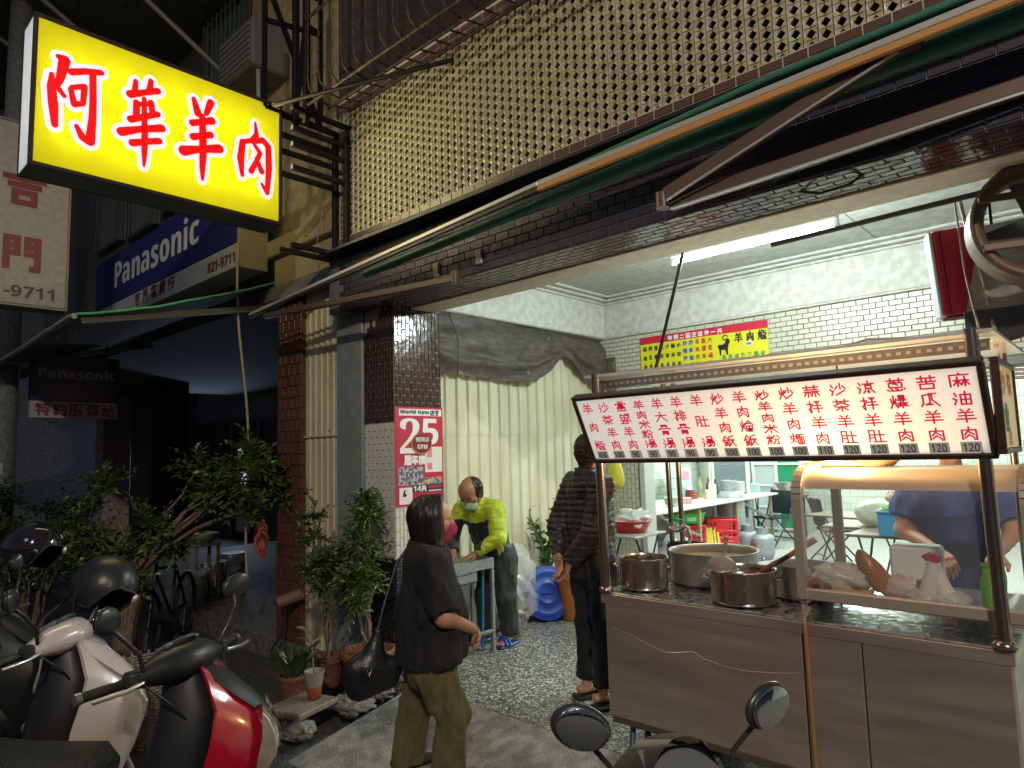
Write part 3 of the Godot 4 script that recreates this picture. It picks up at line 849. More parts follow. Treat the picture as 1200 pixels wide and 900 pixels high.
func interior_goods() -> void:
	for q in [[-4.3, -7.6, 0.1, 0.12, "stack of white bowls at the counter's near end"], [-4.35, -9.7, 0.08, 0.2, "tall stack of paper cups on the counter"]]:
		var sb := MB.new()
		for k in 6: sb.lathe([Vector2(0.001, 0.0), Vector2(q[2] * 0.5, 0.0), Vector2(q[2], q[3] * 0.4), Vector2(q[2] * 0.93, q[3] * 0.4), Vector2(q[2] * 0.45, 0.01)], 18, Transform3D(Basis.IDENTITY, Vector3(q[0], 0.801 + q[3] * 0.12 * k, q[1])))
		solo("bowl_stack", q[4], "bowls", sb, mat("lid_white", Color(0.7, 0.7, 0.68), 0.5))
	for q in [[-5.185, 1.55, -8.6, 0.3, 0.4, "white calendar sheet on the left tiled wall"], [-5.185, 1.5, -9.4, 0.22, 0.3, "pale notice on the left tiled wall beside the calendar"]]:
		var nb := MB.new(); nb.box(Vector3(q[0], q[1], q[2]), Vector3(0.008, q[4], q[3]))
		nb.box(Vector3(q[0] + 0.003, q[1] + q[4] * 0.42, q[2]), Vector3(0.008, q[4] * 0.12, q[3] * 0.98))
		solo("wall_notice", q[5], "notice", nb, mat("notice_white", Color(0.7, 0.69, 0.66), 0.6))
	bottle("pale green glass bottle standing on the side counter", Vector3(-4.71, 0.8, -9.16), 0.3, 0.036, mat("pale_glass", Color(0.35, 0.4, 0.2), 0.1, 0, {"alpha": 0.8}))
	bottle("brown beer bottle behind the paper cup on the counter", Vector3(-4.6, 0.8, -9.2), 0.3, 0.036, mat("brown_glass", Color(0.1, 0.035, 0.012), 0.1))
	bottle("second brown bottle, right of the first brown one", Vector3(-4.52, 0.8, -9.26), 0.28, 0.036, mat("brown_glass", Color(0.1, 0.035, 0.012), 0.1))
	jar("dark red sauce jar left of the bottles", Vector3(-4.63, 0.8, -8.67), 0.17, 0.05, mat("sauce_dark", Color(0.12, 0.03, 0.025), 0.25), mat("lid_white", Color(0.7, 0.7, 0.68), 0.5))
	jar("amber chilli jar with a blue lid on the counter", Vector3(-4.68, 0.8, -8.9), 0.13, 0.055, mat("sauce_amber", Color(0.3, 0.07, 0.02), 0.2), mat("lid_blue", Color(0.05, 0.2, 0.5), 0.5))
	jar("cream paper cup in front of the brown bottles", Vector3(-4.47, 0.8, -8.9), 0.13, 0.045, mat("cup_cream", Color(0.55, 0.45, 0.3), 0.6), mat("lid_white", Color(0.7, 0.7, 0.68), 0.5))
	var b := MB.new(); b.box(Vector3(-4.5, 0.9, -9.12), Vector3(0.1, 0.2, 0.06), 0.008)
	solo("napkin_pack", "upright white napkin pack beside the brown bottles", "napkins", b, mat("napkin", Color(0.7, 0.7, 0.68), 0.7))
	# plastic drawer box with pink print
	var t := thing("drawer_box", "pale blue plastic drawer box on the counter's near end", "drawer box", Vector3(-4.85, 0.8, -8.8), 0.5)
	var pb := mat("drawer_blue", Color(0.45, 0.56, 0.6), 0.3)
	part(t, "case", box_mb(Vector3(0, 0.22, 0), Vector3(0.34, 0.44, 0.28), 0.012), pb)
	for y in 3:
		part(t, "drawer", box_mb(Vector3(0, 0.08 + 0.14 * y, 0.145), Vector3(0.3, 0.12, 0.012), 0.005), mat("drawer_clear", Color(0.52, 0.62, 0.66), 0.2))
	part(t, "paper_note", box_mb(Vector3(0.1, 0.34, 0.153), Vector3(0.09, 0.12, 0.003)), mat("note_pink", Color(0.7, 0.3, 0.4), 0.7))
	b = MB.new(); b.box(Vector3(-4.42, 0.84, -8.1), Vector3(0.22, 0.08, 0.14), 0.008, Basis(Vector3.UP, 0.5))
	solo("tissue_box", "red and white tissue box on the counter's front edge", "tissue box", b, mat("tissue_red", Color(0.5, 0.08, 0.07), 0.6, 0, {"to": Color(0.7, 0.62, 0.58), "freq": 0.05, "scale": 4.0, "from_at": 0.45, "to_at": 0.55}))
	t = thing("food_boxes", "white food container with blue lid on the counter's far end", "container", Vector3(-4.69, 0.8, -10.3), 0.4)
	part(t, "box", box_mb(Vector3(0, 0.09, 0), Vector3(0.3, 0.18, 0.24), 0.015), mat("lid_white", Color(0.7, 0.7, 0.68), 0.5))
	part(t, "lid", box_mb(Vector3(0, 0.195, 0), Vector3(0.32, 0.03, 0.26), 0.01), mat("lid_pale_blue", Color(0.35, 0.45, 0.62), 0.4))
	b = MB.new(); b.box(Vector3(-4.45, 0.87, -10.4), Vector3(0.2, 0.14, 0.12), 0.01, Basis(Vector3.UP, 0.6))
	solo("blue_packet", "small blue packet with yellow print on the counter's far end", "packet", b, mat("packet_blue", Color(0.1, 0.3, 0.5), 0.4, 0, {"to": Color(0.6, 0.5, 0.2), "freq": 0.03, "scale": 5.0, "from_at": 0.5, "to_at": 0.6}))
	# crates
	var red := mat("crate_red", Color(0.5, 0.018, 0.03), 0.35)
	crate("red crate standing under the green basket", Vector3(-4.42, 0.0, -8.15), 0.75, Vector3(0.42, 0.3, 0.32), red)
	crate("upper red crate of the left pair under the green basket", Vector3(-4.42, 0.302, -8.15), 0.75, Vector3(0.42, 0.22, 0.32), red)
	crate("red bottle crate at the floor beside the yellow crate", Vector3(-4.22, 0.0, -8.72), 0.6, Vector3(0.4, 0.28, 0.3), red)
	crate("red bottle crate on top of another, right of the yellow crate", Vector3(-4.22, 0.282, -8.72), 0.62, Vector3(0.4, 0.28, 0.3), red)
	crate("yellow crate leaning on its edge between the red crates", Vector3(-4.22, 0.06, -8.4), 0.75, Vector3(0.3, 0.42, 0.06), mat("crate_yellow", Color(0.62, 0.46, 0.02), 0.4), -0.35)
	# green basket with a yellow tray in it
	t = thing("green_basket", "bright green plastic basket on top of the red crates", "basket", Vector3(-4.4, 0.53, -8.12), 0.75)
	var gm := mat("basket_green", Color(0.03, 0.5, 0.07), 0.35)
	b = MB.new()
	var rings := []
	for q in [[0.0, 0.0, 0.0], [0.02, 0.2, 0.14], [0.14, 0.225, 0.16], [0.16, 0.24, 0.175], [0.15, 0.215, 0.15], [0.03, 0.19, 0.13], [0.025, 0.0, 0.0]]:
		var ring := PackedVector3Array()
		for k in 24:
			var a := TAU * k / 24.0
			var c := cos(a); var s := sin(a)
			var sq := pow(pow(absf(c), 5.0) + pow(absf(s), 5.0), -0.2)
			ring.append(Vector3(c * sq * maxf(q[1], 0.001), q[0], s * sq * maxf(q[2], 0.001)))
		rings.append(ring)
	b.loft(rings, false)
	part(t, "tub", b, gm)
	part(t, "print", box_mb(Vector3(0.03, 0.08, 0.158), Vector3(0.12, 0.05, 0.002)), mat("basket_print", Color(0.35, 0.65, 0.35), 0.5))
	var tr := thing("yellow_tray", "yellow tray resting in the green basket", "tray", Vector3(-4.42, 0.665, -8.14), 0.75)
	b = MB.new(); b.ball(Vector3.ZERO, Vector3(0.19, 0.05, 0.13))
	part(tr, "shell", b, mat("crate_yellow", Color(0.62, 0.46, 0.02), 0.4))
	gas_bottle("tall grey gas cylinder standing behind the crates", Vector3(-4.3, 0.3, -9.25), 0.19, 0.75)
	b = MB.new()
	b.lathe([Vector2(0.001, 0), Vector2(0.19, 0), Vector2(0.19, 0), Vector2(0.2, 0.28), Vector2(0.2, 0.28), Vector2(0.001, 0.285)], 20, Transform3D(Basis.IDENTITY, Vector3(-4.3, 0.0, -9.25)))
	solo("metal_stand", "round grey metal can under the tall gas cylinder", "can", b, mat("can_grey", Color(0.3, 0.32, 0.31), 0.45, 0.3))
	gas_bottle("small grey gas cylinder with red lettering on the floor", Vector3(-3.82, 0.0, -9.14), 0.15, 0.42, true)
	gas_bottle("small grey gas cylinder left behind the lettered one", Vector3(-4.04, 0.0, -9.2), 0.14, 0.44)
	# folding chair, tables
	var ch := folding_chair()
	ch.position = Vector3(-4.15, 0, -10.35); ch.rotation.y = -0.35
	copy(ch, Vector3(-2.9, 0, -9.2), 2.2, "black folding chair by the table seen through the glass case")
	fold_table(Vector3(-4.35, 0, -11.2), 0.3, "folding table with a steel hotpot behind the black chair")
	fold_table(Vector3(-2.35, 0, -8.2), -0.2, "dark folding table seen through the left of the glass case")
	fold_table(Vector3(-1.5, 0, -6.75), 0.0, "dark folding table under the blue vegetable tub")
	var pot := thing("hotpot", "small steel hotpot on the table by the back wall", "hotpot", Vector3(-4.2, 0.74, -11.1))
	b = MB.new()
	b.lathe([Vector2(0.001, 0.0), Vector2(0.13, 0.0), Vector2(0.14, 0.06), Vector2(0.1, 0.07), Vector2(0.14, 0.09), Vector2(0.17, 0.18), Vector2(0.175, 0.18), Vector2(0.001, 0.2)], 20)
	part(pot, "body", b, steel())
	for s in [-1, 1]:
		b = MB.new(); b.box(Vector3(s * 0.19, 0.15, 0), Vector3(0.04, 0.015, 0.08), 0.004); part(pot, "handle", b, steel())
	# blue tub of greens, bags and noodles
	t = thing("vegetable_tub", "bright blue plastic tub of leafy greens on the table", "tub", Vector3(-1.4, 0.745, -6.55), 0.05)
	var bl := mat("tub_blue", Color(0.02, 0.27, 0.52), 0.35)
	b = MB.new()
	b.box(Vector3(0, 0.01, 0), Vector3(0.5, 0.02, 0.32)); b.box(Vector3(0, 0.1, 0.165), Vector3(0.52, 0.2, 0.012), 0.004); b.box(Vector3(0, 0.1, -0.165), Vector3(0.52, 0.2, 0.012), 0.004)
	b.box(Vector3(-0.26, 0.1, 0), Vector3(0.012, 0.2, 0.34), 0.004); b.box(Vector3(0.26, 0.1, 0), Vector3(0.012, 0.2, 0.34), 0.004)
	for s in [-1, 1]: b.box(Vector3(0, 0.2, s * 0.175), Vector3(0.55, 0.02, 0.03), 0.005)
	part(t, "tub", b, bl)
	b = MB.new()
	leaf_mass(b, Vector3(0, 0.2, 0), Vector3(0.25, 0.05, 0.15), 260, 0.06, 5)
	stuff(part(t, "greens", b, mat("greens", Color(0.12, 0.3, 0.04), 0.5, 0, {"back": Color(0.2, 0.4, 0.05)})))
	b = MB.new(); lump(b, Vector3(-1.87, 0.86, -7.2), Vector3(0.2, 0.13, 0.16), 0.25, 3)
	solo("produce_bag", "knotted clear bag of white vegetables left of the blue tub", "bag", b, mat("bag_white", Color(0.55, 0.6, 0.52), 0.3, 0, {"back": Color(0.4, 0.4, 0.35)}))
	fold_table(Vector3(-1.9, 0, -7.3), 0.1, "small folding table under the bag of white vegetables")
	b = MB.new(); lump(b, Vector3(-1.55, 1.02, -6.95), Vector3(0.17, 0.12, 0.12), 0.3, 8)
	solo("noodle_bundle", "pale noodle bundle heaped behind the blue tub", "noodles", b, mat("noodle", Color(0.55, 0.46, 0.28), 0.6, 0, {"bump": 1.5}))
	for q in [[-1.65, -6.9, "white foam box on the left behind the blue tub"], [-1.33, -6.95, "white foam box on the right behind the blue tub"]]:
		b = MB.new(); b.box(Vector3(q[0], 0.84, q[1]), Vector3(0.26, 0.18, 0.16), 0.015)
		solo("foam_box", q[2], "box", b, mat("foam", Color(0.68, 0.68, 0.64), 0.7))

func steel() -> StandardMaterial3D:
	return mat("stainless", Color(0.56, 0.54, 0.52), 0.2, 1.0, {"rough_to": 0.34, "rfreq": 0.05, "bump": 0.06, "nkind": "coarse"})

func folding_chair() -> Node3D:
	var t := thing("folding_chair", "black folding chair standing near the back wall", "chair", Vector3.ZERO, 0, "black folding chairs in the shop")
	var pad := mat("chair_pad", Color(0.012, 0.014, 0.022), 0.5); var fr := mat("chair_frame", Color(0.03, 0.03, 0.035), 0.35, 0.6)
	var b := MB.new(); b.box(Vector3(0, 0.66, -0.2), Vector3(0.42, 0.36, 0.025), 0.012, Basis(Vector3.RIGHT, -0.15)); part(t, "backrest", b, pad)
	b = MB.new(); b.box(Vector3(0, 0.44, 0.02), Vector3(0.4, 0.035, 0.38), 0.012); part(t, "seat", b, pad)
	for s in [-1, 1]:
		b = MB.new(); b.tube([Vector3(s * 0.22, 0.0, 0.26), Vector3(s * 0.22, 0.45, -0.12), Vector3(s * 0.21, 0.85, -0.26)], 0.011, 8); part(t, "leg", b, fr)
		b = MB.new(); b.tube([Vector3(s * 0.2, 0.0, -0.3), Vector3(s * 0.2, 0.44, 0.16)], 0.011, 8); part(t, "leg", b, fr)
	b = MB.new(); b.tube([Vector3(-0.2, 0.12, -0.18), Vector3(0.2, 0.12, -0.18)], 0.008, 6); part(t, "stretcher", b, fr)
	return t

func fold_table(at: Vector3, turn: float, label: String) -> void:
	var t := thing("folding_table", label, "table", at, turn, "folding tables in the shop")
	var top := mat("table_brown", Color(0.16, 0.11, 0.07), 0.35); var fr := mat("chair_frame", Color(0.03, 0.03, 0.035), 0.35, 0.6)
	part(t, "top", box_mb(Vector3(0, 0.725, 0), Vector3(0.9, 0.025, 0.6), 0.006), top)
	for s in [-1, 1]:
		for q in [-1, 1]:
			var b := MB.new(); b.tube([Vector3(s * 0.36, 0, q * 0.26), Vector3(s * 0.36, 0.712, -q * 0.24)], 0.011, 6); part(t, "leg", b, fr)

# a lumpy closed form for bags and heaps
func lump(b: MB, at: Vector3, r: Vector3, rough: float, sd: int) -> void:
	var f := FastNoiseLite.new(); f.seed = sd; f.frequency = 1.6; f.fractal_octaves = 3
	var rows := []
	for i in 15:
		var a := PI * i / 14.0
		var row := PackedVector3Array()
		for k in 22:
			var p := TAU * k / 22.0
			var d := Vector3(sin(a) * cos(p), -cos(a), sin(a) * sin(p))
			row.append(at + d * r * (1.0 + rough * f.get_noise_3dv(d * 1.3)))
		rows.append(row)
	b.grid(rows, true, false)

# many small bent leaves spread through a rounded volume
func leaf_mass(b: MB, at: Vector3, r: Vector3, count: int, size: float, sd: int, up := 0.3) -> void:
	var g := RandomNumberGenerator.new(); g.seed = sd
	b.tinted = true
	for k in count:
		var d := Vector3(g.randfn(), g.randfn(), g.randfn()).normalized() * pow(g.randf(), 0.45)
		var p := at + d * r
		var s := size * g.randf_range(0.6, 1.25)
		var dir := (d + Vector3(g.randfn(), g.randfn() * 0.6 + up, g.randfn()) * 0.6).normalized()
		leaf(b, p, dir, s, s * 0.42, g)

func leaf(b: MB, p: Vector3, dir: Vector3, l: float, w: float, g: RandomNumberGenerator) -> void:
	var side := dir.cross(Vector3(g.randfn() * 0.4, 1, g.randfn() * 0.4)).normalized()
	var n := side.cross(dir).normalized()
	var q := g.randf_range(0.7, 1.3)
	b.tint = Color(q, q * g.randf_range(0.92, 1.05), q * 0.9)
	var a := p; var m0 := p + dir * l * 0.35 + n * l * 0.05; var m1 := p + dir * l * 0.7 + n * l * 0.02; var e := p + dir * l - n * l * 0.1
	var fold := n * w * 0.22
	for s in [-1.0, 1.0]:
		var q0: Vector3 = m0 + side * s * w * 0.5 + fold; var q1: Vector3 = m1 + side * s * w * 0.38 + fold
		var bk: Vector3 = p - n * 3.0
		b.tri(a, m0, q0, bk); b.quad(m0, m1, q1, q0, bk); b.tri(m1, e, q1, bk)

# ---------------------------------------------------------------- the house next door, on the left
func corrugated(b: MB, x0: float, x1: float, y0: float, y1: float, z: float, pitch: float, deep: float, facing := 1.0) -> void:
	# trapezoid ribs running up; drawn on the plane z, facing +z; ends closed by its own thickness
	var x := x0
	while x < x1 - 1e-3:
		var q := [[0.0, 0.0], [0.62, 0.0], [0.7, deep], [0.92, deep], [1.0, 0.0]]
		for k in 4:
			var xa := minf(x + q[k][0] * pitch, x1); var xb := minf(x + q[k + 1][0] * pitch, x1)
			if xb - xa < 1e-4: continue
			b.quad(Vector3(xa, y0, z + q[k][1]), Vector3(xb, y0, z + q[k + 1][1]), Vector3(xb, y1, z + q[k + 1][1]), Vector3(xa, y1, z + q[k][1]), Vector3((xa + xb) * 0.5, (y0 + y1) * 0.5, z - 1.0))
		x += pitch
	b.quad(Vector3(x0, y0, z - 0.004), Vector3(x1, y0, z - 0.004), Vector3(x1, y1, z - 0.004), Vector3(x0, y1, z - 0.004), Vector3((x0 + x1) * 0.5, (y0 + y1) * 0.5, z + 1.0))

func neighbour() -> void:
	var beige_sheet := mat("beige_sheet", Color(0.62, 0.55, 0.35), 0.5, 0.0, {"to": Color(0.54, 0.47, 0.29), "freq": 0.01, "scale": 0.5})
	var t := thing("neighbour_building", "dark shop house on the left with a brown tiled pillar", "building")
	var core := mat("pillar_core", Color(0.16, 0.09, 0.06), 0.85)
	var red_tile := mat("red_brown_tile", Color(0.13, 0.055, 0.035), 0.22, 0, {"vertex": true, "bump": 0.2, "nkind": "coarse"})
	var pil := part(t, "pillar", box_mb(Vector3(-5.475, 1.45, -3.26), Vector3(0.39, 3.1, 0.4)), core)
	var b := MB.new()
	tile_sheet(b, Vector3(-5.675, -0.1, -3.055), Vector3.RIGHT, Vector3.UP, Vector3.BACK, 0.4, 3.1, 0.094, 0.094, 0.005, false, 0.2)
	tile_sheet(b, Vector3(-5.275, -0.1, -3.055), Vector3.FORWARD, Vector3.UP, Vector3.RIGHT, 0.4, 3.1, 0.094, 0.094, 0.005, false, 0.2)
	stuff(part(pil, "tiles", b, red_tile))
	# pillar inside, far wall and shutter
	var dark_brown := mat("dark_brown_wall", Color(0.055, 0.035, 0.028), 0.8, 0, {"to": Color(0.075, 0.05, 0.04), "freq": 0.02})  # dark brown wall colour, mottled in two close tones
	part(t, "inner_pillar", box_mb(Vector3(-13.6, 1.5, -4.7), Vector3(2.2, 3.2, 0.6)), dark_brown)
	var pink := part(t, "far_pillar", box_mb(Vector3(-11.2, 1.0, -3.4), Vector3(0.34, 3.1, 0.36)), mat("pink_grout", Color(0.2, 0.14, 0.14), 0.8))
	b = MB.new()
	tile_sheet(b, Vector3(-11.03, -0.1, -3.22), Vector3.FORWARD, Vector3.UP, Vector3.RIGHT, 0.36, 2.6, 0.17, 0.2, 0.006, false, 0.12)
	tile_sheet(b, Vector3(-11.37, -0.1, -3.215), Vector3.RIGHT, Vector3.UP, Vector3.BACK, 0.34, 2.6, 0.17, 0.2, 0.006, false, 0.12)
	stuff(part(pink, "tiles", b, mat("pink_tile", Color(0.4, 0.27, 0.3), 0.3, 0, {"vertex": true})))
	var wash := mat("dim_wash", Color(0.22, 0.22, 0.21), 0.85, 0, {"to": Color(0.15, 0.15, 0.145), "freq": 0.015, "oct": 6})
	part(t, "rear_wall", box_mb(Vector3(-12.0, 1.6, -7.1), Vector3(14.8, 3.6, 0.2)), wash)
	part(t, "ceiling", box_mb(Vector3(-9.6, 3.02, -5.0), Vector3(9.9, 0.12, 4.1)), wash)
	part(t, "party_wall", box_mb(Vector3(-4.62, 1.5, -5.3), Vector3(0.08, 3.2, 4.0)), wash)
	var sh := part(t, "roller_shutter", box_mb(Vector3(-14.9, 1.15, -6.95), Vector3(5.6, 2.5, 0.06)), mat("shutter_dark", Color(0.07, 0.075, 0.085), 0.4, 0.5))
	for k in 40:
		b = MB.new(); b.box(Vector3(-14.9, -0.05 + k * 0.062, -6.905), Vector3(5.55, 0.05, 0.03), 0.009)
		part(sh, "slat", b, mat("shutter_slat", Color(0.10, 0.11, 0.125), 0.35, 0.5))
	for x in [-14.75, -13.5]: part(t, "shutter_post", box_mb(Vector3(x, 1.1, -6.86), Vector3(0.1, 2.5, 0.08), 0.006), mat("grey_steel", Color(0.22, 0.22, 0.22), 0.4, 0.8))
	var dr := part(t, "side_door", box_mb(Vector3(-14.15, 0.95, -6.84), Vector3(0.6, 1.9, 0.04), 0.006), mat("door_pale", Color(0.5, 0.52, 0.56), 0.4))
	part(dr, "lit_window", box_mb(Vector3(-14.15, 1.3, -6.815), Vector3(0.42, 0.95, 0.012)), mat("lit_pane", Color(0.6, 0.65, 0.75), 0.3, 0, {"glow": Color(0.72, 0.82, 1.0), "power": 0.35}))
	area(dr, "window_light", Transform3D(Basis(Vector3.UP, PI), Vector3(-14.15, 1.3, -6.78)), Vector2(0.42, 0.95), Color(0.75, 0.85, 1.0), 2.4)
	part(dr, "handle", box_mb(Vector3(-13.9, 0.85, -6.8), Vector3(0.03, 0.14, 0.04), 0.005), mat("chair_frame", Color(0.03, 0.03, 0.035), 0.35, 0.6))
	# upper front wall above the awning, and the cream end wall beside the relief
	var cream_wall := mat("cream_render", Color(0.46, 0.36, 0.2), 0.8, 0, {"to": Color(0.36, 0.28, 0.15), "freq": 0.012, "oct": 6, "bump": 0.5, "nkind": "coarse"})
	part(t, "upper_front", box_mb(Vector3(-5.72, 5.9, -3.45), Vector3(2.05, 5.0, 0.3)), cream_wall)
	part(t, "lintel", box_mb(Vector3(-5.2, 3.2, -3.2), Vector3(1.1, 0.36, 0.3), 0.01), mat("lintel_paint", Color(0.4, 0.3, 0.16), 0.8, 0, {"bump": 0.4}))
	part(t, "ledge", box_mb(Vector3(-5.3, 3.5, -3.2), Vector3(1.3, 0.16, 0.34), 0.01), mat("lintel_paint", Color(0.4, 0.3, 0.16), 0.8))
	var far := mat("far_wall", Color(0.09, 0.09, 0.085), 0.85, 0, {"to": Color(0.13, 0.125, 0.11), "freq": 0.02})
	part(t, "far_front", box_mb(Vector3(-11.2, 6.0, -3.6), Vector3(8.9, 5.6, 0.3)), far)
	# barred windows above the sign
	for q in [[-11.6, 5.55], [-10.2, 5.45], [-8.9, 5.5], [-7.6, 6.3]]:
		var w := part(t, "window", box_mb(Vector3(q[0], q[1], -3.43), Vector3(0.95, 1.2, 0.04)), mat("teal_pane", Color(0.16, 0.3, 0.3), 0.15))
		b = MB.new()
		for s in [-1, 1]: b.box(Vector3(q[0] + s * 0.49, q[1], -3.38), Vector3(0.05, 1.26, 0.08), 0.006); b.box(Vector3(q[0], q[1] + s * 0.61, -3.38), Vector3(0.93, 0.05, 0.08), 0.006)
		part(w, "frame", b, mat("window_steel", Color(0.14, 0.14, 0.14), 0.5, 0.5))
		for k in 8:
			b = MB.new(); b.tube([Vector3(q[0] - 0.42 + k * 0.12, q[1] - 0.6, -3.3), Vector3(q[0] - 0.42 + k * 0.12, q[1] + 0.6, -3.3)], 0.009, 5)
			part(w, "bar", b, mat("window_steel", Color(0.14, 0.14, 0.14), 0.5, 0.5))
	# a deep eave and a roof of old sheeting high on the left
	b = MB.new(); b.box(Vector3(-9.0, 6.9, -2.2), Vector3(6.0, 0.06, 2.6), 0.0, Basis(Vector3.RIGHT, 0.18))
	part(t, "eave", b, mat("eave_sheet", Color(0.16, 0.16, 0.15), 0.7, 0, {"to": Color(0.09, 0.09, 0.085), "freq": 0.02}))
	for k in 3:
		b = MB.new(); b.tube([Vector3(-7.0 - k * 1.3, 5.6, -3.4), Vector3(-7.0 - k * 1.3, 6.75, -1.4)], 0.03, 8)
		part(t, "eave_prop", b, mat("pipe_grey", Color(0.24, 0.24, 0.23), 0.5, 0.4))
	var ac := thing("air_conditioner", "grey boxed air conditioner high on the cream wall behind the yellow sign", "air conditioner", Vector3(-6.3, 5.6, -3.1))
	part(ac, "case", box_mb(Vector3.ZERO, Vector3(0.75, 0.5, 0.4), 0.02), mat("ac_grey", Color(0.13, 0.125, 0.12), 0.6))
	for k in 7: part(ac, "louvre", box_mb(Vector3(0, -0.18 + 0.06 * k, 0.205), Vector3(0.65, 0.03, 0.015), 0.003), mat("ac_louvre", Color(0.18, 0.18, 0.17), 0.5))
	b = MB.new(); b.tube([Vector3(0.3, -0.25, 0.1), Vector3(0.32, -0.7, 0.1), Vector3(0.25, -1.6, 0.05)], 0.02, 8); part(ac, "hose", b, mat("ac_hose", Color(0.3, 0.27, 0.22), 0.7))
	# beige sheeting closing the bay between the pillars, with its steel post
	var c := thing("sheet_screen", "beige ribbed metal sheet between the brown pillar and the grey post", "metal sheet")
	b = MB.new(); corrugated(b, -5.275, -4.72, -0.1, 3.02, -3.1, 0.09, 0.012)
	part(c, "sheet", b, beige_sheet)
	part(c, "cross_seam", box_mb(Vector3(-5.0, 1.72, -3.084), Vector3(0.55, 0.012, 0.012)), beige_sheet)
	for q in [[-5.2, 1.76], [-4.9, 1.76], [-5.1, 0.9]]: part(c, "screw", box_mb(Vector3(q[0], q[1], -3.094), Vector3(0.014, 0.014, 0.01), 0.003), mat("screw", Color(0.1, 0.09, 0.08), 0.5, 0.6))
	solo("steel_post", "tall grey green steel post left of the tiled pillar", "post", box_mb(Vector3(-4.53, 1.45, -3.14), Vector3(0.36, 3.1, 0.2), 0.012), mat("post_grey", Color(0.24, 0.27, 0.25), 0.5, 0.1, {"to": Color(0.29, 0.31, 0.285), "freq": 0.01}))
	# the ribbed partition inside the arcade
	var p := thing("partition_wall", "cream ribbed sheet partition along the left side of the arcade", "partition", Vector3(-4.33, 0, -3.5), PI / 2)
	var cream := mat("partition_cream", Color(0.66, 0.64, 0.5), 0.45, 0, {"to": Color(0.58, 0.55, 0.40), "freq": 0.01, "scale": 0.5, "stretch": Vector3(1, 0.4, 1)})
	b = MB.new(); corrugated(b, 0.0, 2.72, 0.0, 1.72, 0.0, 0.135, 0.022); part(p, "lower_sheet", b, cream)
	b = MB.new(); corrugated(b, 0.0, 2.72, 1.70, 2.74, 0.005, 0.135, 0.022); part(p, "upper_sheet", b, cream)
	for k in 10:
		part(p, "screw", box_mb(Vector3(0.1 + k * 0.27, 1.79, 0.012), Vector3(0.014, 0.014, 0.012), 0.003), mat("screw", Color(0.1, 0.09, 0.08), 0.5, 0.6))
	part(p, "floor_rail", box_mb(Vector3(1.36, 0.03, 0.028), Vector3(2.7, 0.06, 0.03), 0.004), mat("floor_rail", Color(0.3, 0.3, 0.28), 0.5, 0.4))
	# the grey tarpaulin bunched along its top
	var tp := thing("tarpaulin", "rolled grey brown tarpaulin sagging along the top of the partition", "tarpaulin", Vector3(-4.30, 0, -3.5), PI / 2)
	var rows := []
	var fz := FastNoiseLite.new(); fz.seed = 4; fz.frequency = 1.1; fz.fractal_octaves = 3
	var n := 90
	for j in 26:
		var row := PackedVector3Array()
		for i in n + 1:
			var u := 2.6 * i / n
			# the hem: tied at three points, sagging between, one high knot near the far end
			var hem := 2.20 + 0.05 * pow(absf(u - 1.1) / 1.1, 2.0)
			if u > 1.45: hem = lerpf(2.24, 2.50, smoothstep(1.45, 1.95, u))
			if u > 1.95: hem = lerpf(2.50, 2.14, pow((u - 1.95) / 0.65, 0.8))
			var top := 2.755 - 0.01 * u
			var v := j / 25.0
			var y := lerpf(top, hem, v)
			var knot := exp(-pow((u - 1.95) / 0.4, 2.0))
			var fold := sin((u - 1.95) * 22.0 / (0.35 + v) ) * 0.022 * knot * v
			var drape := 0.03 + 0.075 * sin(v * PI * 0.92) + 0.02 * sin(v * 17.0 + u * 2.0 + 3.0 * fz.get_noise_2d(u * 0.6, v * 1.5)) * (0.4 + v) + 0.03 * fz.get_noise_2d(u * 1.2, v * 2.0 + 5.0)
			row.append(Vector3(u, y + 0.015 * fz.get_noise_2d(u * 2.0, 9.0), 0.03 + maxf(drape, 0.01) + fold))
		rows.append(row)
	b = MB.new(); b.grid(rows)
	part(tp, "cloth", b, mat("tarp_grey", Color(0.062, 0.051, 0.046), 0.5, 0, {"to": Color(0.115, 0.094, 0.084), "freq": 0.01, "stretch": Vector3(1, 3, 1), "bump": 0.4}))
	for q in [[0.12, 2.22], [0.42, 2.2], [1.3, 2.26], [1.62, 2.62]]:
		b = MB.new()
		var rg := []
		for k in 10: rg.append(Vector3(q[0] + 0.014 * cos(TAU * k / 9.0), q[1] + 0.03 + 0.014 * sin(TAU * k / 9.0), 0.13))
		b.tube(rg, 0.003, 5)
		part(tp, "eyelet", b, mat("eyelet", Color(0.6, 0.6, 0.58), 0.3, 0.9))
	b = MB.new(); b.tube([Vector3(0.36, 2.75, 0.06), Vector3(0.37, 2.5, 0.16), Vector3(0.38, 2.2, 0.13)], 0.004, 5)
	part(tp, "cord", b, mat("cord_black", Color(0.02, 0.02, 0.02), 0.7))

# ---------------------------------------------------------------- signs
func fit_text(parent: Node, called: String, text: String, x0: float, x1: float, y0: float, y1: float, z: float, m: Material, bold := true, family := "Droid Sans", depth := 0.003) -> MeshInstance3D:
	# letters stretched to fill a box whose lower edge is the baseline
	var tm := text_mesh(text, 0.1, family, bold, depth)
	var bb := tm.get_aabb()
	var o := part(parent, called, tm, m)
	var sx := (x1 - x0) / bb.size.x; var sy := (y1 - y0) / bb.size.y
	o.scale = Vector3(sx, sy, 1)
	o.position = Vector3(x0 - bb.position.x * sx, y0 - bb.position.y * sy, z + depth * 0.5)
	return o

